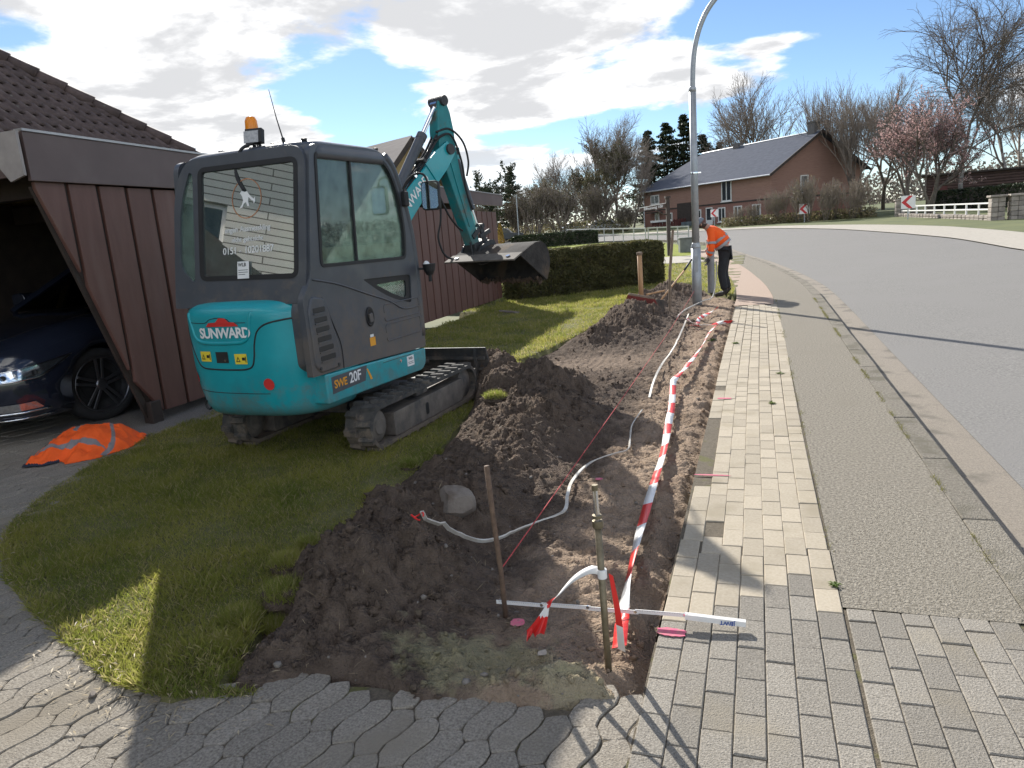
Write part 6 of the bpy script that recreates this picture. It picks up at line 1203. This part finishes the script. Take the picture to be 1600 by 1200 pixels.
# -------- trees
def grow(seed,height,r0,spread=.55,levels=5,up=.25,kids=(1,1,1,2),ratio=.72,wob=.16,multi=1,first=.3,twig=1.0,droop=0.,minr=.006):
    rr=random.Random(seed); S=[]
    def br(p,d,l_,r_,lev):
        n=3 if lev<3 else 2; q=p
        for i in range(n):
            d2=(d+Vector((rr.gauss(0,wob),rr.gauss(0,wob),rr.gauss(0,wob)+up*.3-droop*lev*.06))).normalized(); q2=q+d2*(l_/n); ra=r_*(1-.32*i/n); rb=r_*(1-.32*(i+1)/n); S.append((q,q2,max(ra,minr),max(rb,minr*.8),lev))
            if lev<levels and (lev>0 or i>=1 or first<.2):
                for _ in range(rr.choice(kids) if lev<levels-1 else rr.choice((1,1,2))):
                    ax=Vector((rr.gauss(0,1),rr.gauss(0,1),rr.gauss(0,.5))); ax=(ax-d2*ax.dot(d2)).normalized(); sp_=spread*rr.uniform(.6,1.35)
                    dd=(d2*math.cos(sp_)+ax*math.sin(sp_)+Vector((0,0,up))).normalized(); br(q2,dd,l_*ratio*rr.uniform(.65,1.1)*twig,r_*.55,lev+1)
            q=q2; d=d2
        if lev<levels: br(q,d,l_*ratio*.95,r_*.62,lev+1)
    for k in range(multi):
        a=rr.uniform(0,6.28); t=0 if multi==1 else rr.uniform(.12,.38); br(Vector((math.cos(a)*.15*(multi>1),math.sin(a)*.15*(multi>1),-.2)),Vector((math.cos(a)*t,math.sin(a)*t,1)).normalized(),height*first,r0,0)
    top=max(s[1].z for s in S); k=height/top
    return [(a*k,b*k,ra,rb,l_) for a,b,ra,rb,l_ in S]
def segmesh(S):
    A=np.array([s[0][:] for s in S]); B_=np.array([s[1][:] for s in S]); ra=np.array([s[2] for s in S]); rb=np.array([s[3] for s in S]); d=B_-A; d/=np.linalg.norm(d,axis=1)[:,None]+1e-9
    o=np.where(np.abs(d[:,2:3])<.9,np.array([[0,0,1.]]),np.array([[1.,0,0]])); u=np.cross(d,o); u/=np.linalg.norm(u,axis=1)[:,None]; v=np.cross(d,u); n=4
    V=np.zeros((len(S),2*n,3))
    for k in range(n):
        th=2*math.pi*k/n; w_=u*math.cos(th)+v*math.sin(th); V[:,k]=A+w_*ra[:,None]; V[:,n+k]=B_+w_*rb[:,None]
    F_=np.array([[k,(k+1)%n,n+(k+1)%n,n+k] for k in range(n)]); return V.reshape(-1,3),(F_[None]+2*n*np.arange(len(S))[:,None,None]).reshape(-1,4)
TREES={}
def tree_proto(key,S,mt,mb,leaf=None):
    tr=[s for s in S if s[4]==0]; cr=[s for s in S if s[4]>0]; V,Fa=segmesh(tr); V2,F2=segmesh(cr)
    a=npmesh('trunk',V,Fa,mb,smooth=True); b=npmesh('crown',V2,F2,mt); ex_=[]
    if leaf:
        n,size,mat,lo=leaf; pts=[s for s in cr if s[4]>=lo]; ids=RNG.integers(0,len(pts),n); t=RNG.random((n,1)); P=np.array([pts[i][0][:] for i in ids])*(1-t)+np.array([pts[i][1][:] for i in ids])*t+RNG.normal(0,size*.8,(n,3)); V3,F3=leaves(P,size); ex_.append(npmesh('foliage',V3,F3,mat))
    TREES[key]=[o.data for o in [a,b]+ex_]
    nm_=[('trunk',a.data),('crown',b.data)]+[('foliage',e.data) for e in ex_]
    for o in [a,b]+ex_: bpy.data.objects.remove(o)
    TREES[key]=nm_
def tree(key,name,loc,sc_,rz,label,group=None,cat='tree',sz=None):
    o=empty(name,loc,rz,label,cat,group); o.scale=(sc_,sc_,sz or sc_)
    for nm_,me in TREES[key]:
        c=bpy.data.objects.new(nm_,me); COL.objects.link(c); c.parent=o
        if nm_!='trunk': c['kind']='stuff'
    return o
tree_proto('bare_a',grow(11,14,.24,.62,6,.16,ratio=.74,first=.24,minr=.009),M_twig,M_bark)
tree_proto('bare_b',grow(23,14,.20,.5,6,.30,ratio=.74,first=.22,minr=.009),M_twig,M_bark)
tree_proto('birch',grow(5,16,.22,.55,6,.16,kids=(1,1,2),ratio=.76,first=.22,droop=.5,minr=.009),M_twigd,pm('birch_bark',(.35,.33,.31),.8,ns=4,c2=(.12,.11,.10)))
tree_proto('multi',grow(31,12,.09,.35,4,.45,ratio=.76,first=.28,multi=6,minr=.009),M_twig,M_bark)
tree_proto('pinkt',grow(41,6.5,.12,.62,5,.2,ratio=.74,first=.20,multi=4,minr=.008),M_twigd,M_bark,(15000,.05,M_pinkb,3))
tree_proto('shrub',grow(51,3.4,.028,.42,3,.4,ratio=.8,first=.34,multi=8,minr=.008),M_twig,M_bark,(900,.045,M_dry,3))
tree_proto('ivyt',grow(61,12,.2,.5,5,.3,ratio=.74,first=.24,minr=.009),M_twig,M_bark,(9000,.10,M_ivy,2))
tree_proto('bushy',grow(71,5,.07,.55,5,.35,ratio=.72,first=.26,multi=6,minr=.008),M_twig,M_bark,(5000,.06,M_ivy,3))
def conifer_proto(key,hgt,wid,n,seed,start=.1):
    rr=np.random.default_rng(seed); V=[];Fa=[]; S=[(Vector((0,0,-.2)),Vector((0,0,hgt)),hgt*.016,.02,0)]
    P=[]; nw=90; per=n//(nw*2)
    for wv in range(nw):
        t=start+(1-start)*(wv+rr.uniform(-1.5,1.5))/nw; t=min(max(t,start),.985); z=hgt*t
        for q in range(2):
            a=rr.uniform(0,6.28); r_=wid*(1-t)**.8*rr.uniform(.45,1.12)+.12; dr=rr.uniform(.05,.5)
            for c_ in range(per):
                u=rr.random()**.7; P.append((math.cos(a)*r_*u+rr.normal(0,.10),math.sin(a)*r_*u+rr.normal(0,.10),z-dr*r_*u+.25*r_*u*u+rr.normal(0,.07)))
    P=np.array(P); V3,F3=leaves(P,hgt*.016,rr,.35,np.array([0,0,1.])); V,Fa=segmesh(S); a=npmesh('trunk',V,Fa,M_bark); b=npmesh('crown',V3,F3,M_conf); TREES[key]=[('trunk',a.data),('crown',b.data)]; bpy.data.objects.remove(a); bpy.data.objects.remove(b)
conifer_proto('spruce',14,3.8,9000,1); conifer_proto('spruce2',13,4.6,9000,2,.05)
# pine with a high rounded crown
Sg=grow(81,8,.14,.7,4,.12,ratio=.7,first=.42,minr=.009); tree_proto('pine',Sg,M_twigd,M_bark,(5000,.12,M_conf,2))
Zb=.55
tree('birch','birch_tree',(16.0,70,.6),1.03,.4,'tall bare tree with fine drooping twigs behind the pink tree','trees')
tree('birch','birch_tree',(19.6,66,.6),1.02,2.3,'bare tree cut by the right picture edge above the stone wall')
tree('birch','birch_tree',(21.5,76,.7),.86,4.0,'bare dark tree behind the shed at the far right')
tree('bare_a','bare_tree',(12.0,80,.8),.86,1.0,'bare grey tree between the farmhouse gable and the tall birch')
tree('bare_a','bare_tree',(1.6,100,1.),1.22,.3,'large bare tree rising behind the farmhouse roof')
tree('multi','bare_tree',(6.8,76,.7),1.08,.8,'many-stemmed bare tree just right of the farmhouse gable')
tree('multi','bare_tree',(8.6,73,.7),.95,2.5,'slim upright bare tree left of the pink blossom tree')
tree('bare_b','bare_tree',(15.,84,.8),.9,3.,'bare tree crown showing through the pink blossom branches')
tree('bare_b','bare_tree',(24.,84,.8),.9,1.4,'bare tree furthest right behind the clipped hedge')
tree('pinkt','pink_blossom_tree',(11.8,60.5,.5),1.36,.6,'spreading pink blossom tree behind the low stone wall')
tree('bare_a','bare_tree',(-17.0,86,.8),.93,2.1,'big rounded bare tree left of the lamp post beyond the hedge')
tree('ivyt','ivy_clad_tree',(-14.2,84,.8),.90,.3,'brownish ivy-clad tree in front of the dark spruces')
tree('ivyt','ivy_clad_tree',(-19.5,88,.8),.66,1.8,'shorter ivy-clad tree under the rounded bare crown')
tree('bare_a','bare_tree',(-22.5,92,.8),.72,.7,'smaller bare tree above the grey-green shrubs')
tree('ivyt','ivy_clad_tree',(-16.6,80,.8),.62,4.1,'low ivy-clad tree right above the distant cars')
tree('ivyt','ivy_clad_tree',(-23.6,82,.8),.55,2.9,'ivy-clad tree just right of the lone pine')
tree('bare_b','bare_tree',(-19.6,90,.8),.95,.2,'slender bare tree left of the big rounded bare tree')
tree('bare_b','bare_tree',(-12.6,82,.8),.72,1.2,'thin bare tree beside the left end of the farmhouse')
for x,y,s,k,lb in ((-12.6,97,.86,'spruce','leftmost dark spruce behind the farmhouse'),(-10.6,99,1.0,'spruce2','broad dark spruce just left of the lamp post'),(-8.4,99,.98,'spruce','tall dark spruce directly behind the lamp post'),(-6.2,100,.86,'spruce2','dark spruce right of the lamp post above the roof'),(-4.2,101,.72,'spruce','low dark spruce top at the ridge of the farmhouse'),(-28.5,88,.62,'spruce','small dark spruce beyond the carport end')):
    tree(k,'spruce_tree',(x,y,.8),s*1.3,x,lb,sz=s)
tree('pine','pine_tree',(-25.2,70,.6),1.02,.2,'lone pine with rounded top above the carport roof end')
for i,(x,y,s,lb) in enumerate(((-23.5,74,1.0,'olive bushy shrub right of the carport end'),(-21.0,72,1.25,'large grey-green shrub below the rounded bare tree'),(-18.5,74,1.2,'grey-green shrub above the distant cars'),(-15.5,78,1.15,'brown-green shrub left of the farm sign'),(-26.5,73,.95,'dark bush directly over the carport roof edge'),(-12.6,76,.6,'dark bush at the left corner of the farmhouse'),(-30,76,1.2,'far olive bush hidden partly by the bucket'))):
    tree('bushy','bush',(x,y,.6),s,i*1.3,lb,cat='bush')
sh=[(2.4,64.3,.9),(3.3,63.,.95),(4.3,62.6,1.15),(5.3,62.5,.85),(6.3,63,1.0),(7.3,62.5,.85),(1.4,65,.8),(.2,65.2,.6),(-1.2,66.,.55),(8.2,63,1.0)]
nm=['at the farmhouse corner','under the gable window','below the gable chimney','left of the middle arrow sign','right of the middle arrow sign','near the road bend verge','before the ground-floor windows','by the white farmhouse door','below the upper balcony door','nearest the pink tree','tall against the gable brick','tall against the timber wall','tall beside the gable end wall']
for (x,y,s),n_ in zip(sh,nm): tree('shrub','bare_shrub',(x,y,.5),s,x*3,'leafless brown shrub '+n_,cat='shrub')
# low scrub in front of the farmhouse
n=9000; t=RNG.random(n); px_=9.0-11.5*t; py_=61.8+3.2*t+RNG.uniform(0,2.0,n); P=np.stack([px_,py_,.5+RNG.random(n)**2*.9],-1); V,Fa=leaves(P,.09); tag(npmesh('scrub',V,Fa,M_dry),'dry brown scrub along the bank before the farmhouse','scrub',kind='stuff')
n=9000; P=np.stack([RNG.uniform(-34,-12,n),RNG.uniform(74,79,n),.6+RNG.random(n)**1.5*1.6],-1); V,Fa=leaves(P,.12); tag(npmesh('scrub',V,Fa,M_dry),'dry scrub under the distant trees left of the farmhouse','scrub',kind='stuff')
# distant woods
n=40000; x=RNG.uniform(-150,160,n); y=RNG.uniform(150,175,n); top=6+3.5*fb(x,y*0,.03,3)+2.5*fb(x,y*0,.2,2); z=1+RNG.random(n)*top; V,Fa=leaves(np.stack([x,y,z],-1),.4); tag(npmesh('far_wood',V,Fa,leafm('far_wood_twigs',(.14,.12,.10),(.19,.17,.14),.3,ns=.1)),'distant grey-brown wood along the horizon','wood',kind='stuff')
# -------- farmhouse (local x along gable to the right, y along long wall away)
M_clad=pm('weathered_cladding',(.25,.14,.105),.85,ns=3,c2=(.36,.215,.165),stretch=(.5,.5,14),bump=.4,bs=8); M_rbrick=pm('red_brown_brick',(.20,.095,.075),.9,ns=16,c2=(.30,.16,.125)); M_slate=pm('blue_grey_slate',(.07,.08,.105),.95,ns=2,spec=.1,c2=(.10,.11,.14),stretch=(1,1,4)); M_wfr=pm('white_window_frame',(.72,.71,.68),.5,var=.04); G_win=pm('window_dark_pane',(.035,.04,.048),.08,var=.3,ns=.8)
fh=empty('farmhouse',(1.55,69.3,.28),R(43.24),'long brick and timber farmhouse with slate-blue hipped roof','farmhouse')
def Fh(n_,VF,m,parent=None,**k): return obj(n_,VF,m,parent or fh,**k)
GWd,LN,EV,RG=11.2,19.0,4.8,8.05
Fh('lower_wall',box(0,GWd,0,LN,-.6,2.45),M_rbrick)
Fh('upper_wall',box(.03,GWd-.03,.03,LN-.03,2.45,EV),M_clad); Fh('gable_wall',prism([(.03,EV),(GWd-.03,EV),(GWd/2,RG-.15)],'y',.04,.3),M_clad)
Fh('floor_band',box(-.03,GWd+.03,-.03,LN,2.38,2.52),M_dim)
ov=.55; hp=3.2
def rp(x,z): return z
rs_=(RG-EV)/(GWd/2)
Fh('roof',fixn([(-ov,-.5,EV-ov*rs_),(GWd/2,-.5,RG),(GWd+ov,-.5,EV-ov*rs_),(-ov,LN+.5,EV-ov*rs_),(GWd/2,LN-hp,RG),(GWd+ov,LN+.5,EV-ov*rs_)],[(0,1,4,3),(1,2,5,4),(3,4,5)]),M_slate)
Fh('verge_board',join(bar((-ov,-.52,EV-ov*rs_-.05),(GWd/2,-.52,RG-.05),.06,.22),bar((GWd+ov,-.52,EV-ov*rs_-.05),(GWd/2,-.52,RG-.05),.06,.22)),M_dim)
gt_=Fh('gutter_pipe',tube([(-ov-.05,-.5,EV-ov*rs_-.03),(-ov-.05,LN+.5,EV-ov*rs_-.03)],.07,8),pm('zinc',(.55,.56,.58),.4,metal=.5)); Fh('down_pipe',tube([(-.1,LN-.1,EV-.4),(-.1,LN-.1,0)],.06,8),MC['zinc'],gt_)
Fh('ridge_cap',tube([(GWd/2,-.5,RG+.02),(GWd/2,LN-hp,RG+.02)],.07,6),MC['zinc'])
Fh('chimney',join(box(GWd/2-.38,GWd/2+.38,.1,.9,RG-.6,RG+.75),box(GWd/2-.44,GWd/2+.44,.04,.96,RG+.75,RG+.88)),pm('grey_brick',(.13,.12,.115),.9,ns=12))
Fh('small_chimney',box(GWd/2-.35,GWd/2+.35,9.9,10.6,RG-.5,RG+.35),MC['grey_brick'])
def window(xw,yw,w_,h_,z,face,mull=1,door=False):
    def pt(u,d,zz): return (-d,yw+u,zz) if face=='L' else (xw+u,-d,zz)
    def bx(u0,u1,d0,d1,z0,z1):
        a=[pt(u,d,zz) for zz in (z0,z1) for u,d in ((u0,d0),(u1,d0),(u1,d1),(u0,d1))]; return fixn(a,[(3,2,1,0),(4,5,6,7),(0,1,5,4),(1,2,6,5),(2,3,7,6),(3,0,4,7)])
    parts=[bx(-w_/2,-w_/2+.09,.0,.09,z,z+h_),bx(w_/2-.09,w_/2,.0,.09,z,z+h_),bx(-w_/2+.09,w_/2-.09,.0,.09,z,z+.1),bx(-w_/2+.09,w_/2-.09,.0,.09,z+h_-.1,z+h_)]
    for k in range(mull): u=-w_/2+w_*(k+1)/(mull+1); parts.append(bx(u-.04,u+.04,.01,.085,z+.1,z+h_-.1))
    if door: parts.append(bx(-w_/2+.09,w_/2-.09,.02,.07,z+.1,z+h_*.42))
    f=Fh('door' if door else 'window',join(*parts),M_wfr); Fh('pane',bx(-w_/2+.05,w_/2-.05,.005,.04,z+.05,z+h_-.05),G_win,f); Fh('sill',bx(-w_/2-.08,w_/2+.08,.0,.16,z-.08,z-.005),M_wfr,f)
for yw,w_,h_,z in ((1.7,1.05,1.35,.75),(4.1,1.05,1.35,.75),(6.3,1.0,1.35,.75)): window(0,yw,w_,h_,z,'L',1)
window(0,8.1,.95,2.05,.15,'L',0,True); window(0,9.6,.55,1.1,1.0,'L',0); window(0,14.3,.7,1.0,1.05,'L',0); window(0,16.6,.7,2.0,.15,'L',0)
window(0,5.6,1.35,1.9,2.62,'L',1); window(0,16.9,1.5,.95,3.1,'L',1); window(3.9,0,.95,1.6,2.7,'G',0)
Fh('barn_door',box(-.06,0,10.9,13.1,.0,2.9),M_dim); Fh('porch_canopy',box(-.8,-.02,15.6,17.6,2.15,2.28),M_dim); 
for y_ in (7.3,15.5): Fh('wall_box',box(-.07,0,y_,y_+.45,.9,1.4),pm('grey_box',(.4,.4,.4),.5))
for y_ in (10.2,10.9): Fh('waste_bin',box(-.9,-.3,y_,y_+.55,-.1,1.0),pm('grey_bin',(.13,.16,.17),.5),bev=.05)
Fh('wall_lamp',lathe([(.28,0),(.16,.45),(.0001,.5)],(8.0,-.25,2.7),'z',10),pm('terracotta',(.4,.2,.13),.7))
# red picket fence with pots below the farm sign
fe=empty('red_fence',(-9.6,75.0,.6),R(43),'dark red picket fence in front of the left end of the farmhouse','fence')
M_rf=pm('dark_red_wood',(.11,.035,.03),.7,ns=4)
for k in range(24): obj('picket',prism([(k*.33,0),(k*.33+.26,0),(k*.33+.26,.95),(k*.33+.13,1.08),(k*.33,.95)],'y',-.02,.02),M_rf,fe)
for z in (.25,.8): obj('rail',box(-.1,8.0,.02,.06,z,z+.09),M_rf,fe)
obj('flower_box',box(-.2,2.3,-.3,-.03,.85,1.05),M_wfr,fe)
# farm sign on its post with bracket (by the garden path)
sg=empty('street_sign',(-3.19,32.05,.10),R(19),'brown carved name sign with white letters on a timber post','sign')
obj('post',box(-.075,.075,-.075,.075,-.2,2.42),M_dim,sg,bev=.01); obj('post_cap',box(-.11,.11,-.11,.11,2.42,2.5),M_dim,sg)
obj('board',prism(rpoly([(-1.22,1.93),(-.08,2.03),(-.08,2.20),(-1.08,2.13),(-1.22,2.05)],.03),'y',-.03,.03),pm('brown_sign_board',(.075,.05,.04),.7),sg)
obj('board_top_edge',bar((-1.20,0,2.10),(-.08,0,2.22),.08,.025),M_wfr,sg)
v,f=text2d('Ellhusweg 100',.15,.95,.002); obj('sign_lettering',([(-.62+a,-.034,2.07+b+a*.08) for a,b in v],f),M_white,sg)
obj('bracket',tube(spline([(-.08,0,1.75),(-.22,0,1.78),(-.36,0,1.86),(-.5,0,1.97)],5),.03,8),M_dim,sg)
gb=empty('concrete_block',(-2.54,34.0,.12),R(15),'low grey rectangular utility box on the far lawn beside lamp post','utility box')
obj('cabinet',box(-.42,.42,-.25,.25,0,.62),pm('grey_utility_cabinet',(.16,.17,.16),.7,ns=6),gb,bev=.02); obj('lid',box(-.45,.45,-.28,.28,.62,.67),MC['grey_utility_cabinet'],gb,bev=.01)
# curve marker signs
M_swht=pm('sign_white',(.78,.76,.74),.5,var=.05); M_sred=pm('sign_red',(.55,.03,.035),.5,var=.08)
for i,(x,y,z,s,rz,lb) in enumerate(((9.38,52.2,.38,.80,-5,'red and white arrow sign at the left end of the stone wall'),(3.9,62.3,.5,.76,5,'red and white arrow sign among the shrubs below the gable'),(-3.0,64.6,.55,.62,15,'red and white arrow sign just above the worker'))):
    a=empty('curve_sign',(x,y,z),R(rz),lb,'road sign','red and white curve arrow signs'); h0=.75 if i<2 else 1.0
    obj('pole',cyl((0,.03,-.1),(0,.03,h0+s),.035,8),M_galv,a); obj('panel',box(-s/2,s/2,-.015,.0,h0,h0+s),M_swht,a)
    c=h0+s/2; k=s/2
    obj('arrow',prism([(-k*.95,c),(k*.05,c+k*.96),(k*.62,c+k*.96),(-k*.30,c),(k*.62,c-k*.96),(k*.05,c-k*.96)],'y',-.022,-.016),M_sred,a)
# white/grey railing along the road
def railing(name,A,Bp,n,label,hgt,mat,rails,zoff=0):
    A,Bp=Vector(A),Vector(Bp); r_=empty(name,A,0,label,'railing'); d=Bp-A
    for k in range(n+1): p=d*k/n; obj('rail_post',cyl((p.x,p.y,p.z-.1),(p.x,p.y,p.z+hgt),.035,8),mat,r_)
    for h_ in rails: obj('rail',bar((0,0,h_),(d.x,d.y,d.z+h_),.05,.08),mat,r_)
railing('roadside_railing',(-15.5,63.5,.55),(-6.3,47.0,.30),9,'pale metal railing along the road beyond the far lawn',.95,pm('pale_galvanised',(.45,.45,.43),.5,metal=.2),(.92,.5))
railing('roadside_railing',(-6.1,46.8,.30),(-3.3,43.0,.25),4,'short pale railing section behind the grey utility box',.95,MC['pale_galvanised'],(.92,.5))
# stone wall with pillars, white rails and the clipped hedge behind
M_stone=pm('granite_wall_stone',(.22,.19,.165),.9,ns=5,c2=(.36,.315,.27),bump=.4,bs=12,rnd=.2); M_wrail=pm('white_painted_rail',(.78,.77,.74),.5,var=.04)
P1,P2=Vector((10.13,59.0,.45)),Vector((11.68,43.4,.24))
wlS=empty('stone_wall',P2,0,'low field-stone garden wall with white rails by the road bend','wall'); d=P1-P2; dn=d.normalized(); nS=Vector((dn.y,-dn.x,0))
obj('wall_core',bar((0,0,.14),(d.x,d.y,d.z+.14),.3,.34),M_joint,wlS)
for k in range(26):
    t=(k+.5)/26
    for row in range(2):
        l_=d.length/26; p=d*t+nS*.12*1; obj('stone',cbox((p.x-nS.x*.0,p.y,p.z+.08+row*.17),(.16,l_*random.uniform(.82,.94),.155),(0,0,-math.atan2(d.x,d.y)+random.uniform(-.06,.06))),M_stone,wlS,bev=.03)
        p=d*t-nS*.12; obj('stone',cbox((p.x,p.y,p.z+.08+row*.17),(.16,l_*random.uniform(.82,.94),.155),(0,0,-math.atan2(d.x,d.y)+random.uniform(-.06,.06))),M_stone,wlS,bev=.03)
for h_ in (.62,.93): obj('rail',bar((0,0,h_),(d.x,d.y,d.z+h_-.12),.06,.075),M_wrail,wlS)
for k in range(1,9): p=d*k/9; obj('rail_post',box(p.x-.04,p.x+.04,p.y-.04,p.y+.04,p.z+.3,p.z+.95-.12*k/9),M_wrail,wlS)
def pillar(x,y,z,hgt,label):
    o=empty('stone_pillar',(x,y,z),0,label,'pillar'); 
    for r_ in range(5):
        for sx_ in (-1,1): obj('stone',box(sx_*.155-.15,sx_*.155+.15,-.3,.3,r_*hgt/5+.005,(r_+1)*hgt/5-.008),M_stone,o,bev=.025)
    obj('cap_stone',box(-.38,.38,-.38,.38,hgt,hgt+.11),M_stone,o,bev=.03)
pillar(11.75,43.0,.24,1.2,'square stone gate pillar ending the white railing'); pillar(12.55,42.8,.24,1.2,'square stone gate pillar right of the gateway gap'); pillar(10.1,59.4,.45,1.2,'small stone pillar behind the right arrow sign')
w2=empty('stone_wall',(12.9,42.7,.24),0,'short stone wall piece with white rails at the right edge','wall'); obj('wall_core',box(0,5,-.15,.15,-.1,.3),M_joint,w2)
for k in range(9): obj('stone',box(k*.55+.02,k*.55+.53,-.22,-.05,.0,.34),M_stone,w2,bev=.03)
for h_ in (.5,.93): obj('rail',box(0,5,-.03,.03,h_-.04,h_+.04),M_wrail,w2)
for k in range(5): obj('rail_post',box(k*1.2,k*1.2+.08,-.04,.04,.3,.95),M_wrail,w2)
hedge('garden_hedge',(13.8,66.0),(26,48),1.2,1.85,16000,.10,'long dark clipped hedge behind the white railing',M_conf,.08,.3)
# dark timber shed behind the hedge
sd_=empty('timber_shed',(14.5,73.5,.5),R(-12),'dark brown log-clad shed behind the clipped hedge','shed')
for k in range(13): obj('log',cyl((0,0,.12+k*.23),(8.2,0,.12+k*.23),.12,8),pm('dark_log',(.075,.045,.04),.85,ns=3,c2=(.12,.075,.062)),sd_)
obj('side_wall',box(-.1,0,0,4.5,0,3.0),MC['dark_log'],sd_); obj('roof',prism([(-.5,3.05),(8.7,2.95),(8.7,3.1),(-.5,3.2)],'y',-.5,4.8),M_dim,sd_); obj('red_door',box(.4,1.5,-.16,-.12,0,2.1),M_rf,sd_)
# distant parked cars
def farcar(x,y,rz,mat,label):
    c=empty('distant_car',(x,y,zt(y)),R(rz),label,'car'); 
    obj('body',prism(rpoly([(-2.1,.25),(2.1,.25),(2.15,.65),(1.9,.82),(.9,.9),(.35,1.4),(-1.3,1.42),(-2.0,.95),(-2.15,.7)],.1),'y',-.85,.85),mat,c,bev=.08)
    obj('side_glass',prism([(.75,.92),(.25,1.33),(-1.2,1.35),(-1.7,.95)],'y',-.86,.86),G_win,c)
    for x_ in (-1.35,1.35):
        for s in (-1,1): obj('wheel',cyl((x_,s*.68,.32),(x_,s*.88,.32),.32,16),M_tyre,c)
farcar(-17.8,79,20,pm('silver_car_paint',(.5,.51,.52),.3,metal=.4),'silver car parked far away under the trees'); farcar(-14.9,78.5,25,pm('white_car_paint',(.6,.6,.6),.3),'white car beside the silver car under the trees'); farcar(-25.,74,10,pm('dark_car_paint',(.05,.055,.06),.3),'dark car far away beyond the bucket')
ys=empty('yellow_conifer',(-22.6,66,.55),0,'small golden conical shrub right of the bucket','shrub'); n=1800; t=RNG.random(n); a=RNG.uniform(0,6.28,n); r_=.38*(1-t)**.5*RNG.uniform(.6,1,n); V,Fa=leaves(np.stack([r_*np.cos(a),r_*np.sin(a),t*2.0],-1),.06); npmesh('foliage',V,Fa,leafm('golden_leaf',(.42,.27,.06),(.5,.36,.09),.3),ys)['kind']='stuff'; obj('stem',cyl((0,0,-.1),(0,0,1.6),.05,6),M_bark,ys)
tag(obj('utility_pole',cyl((-20.8,66,.5),(-20.75,66,5.0),.05,8),M_galv),'thin grey pole standing among the far shrubs','pole')
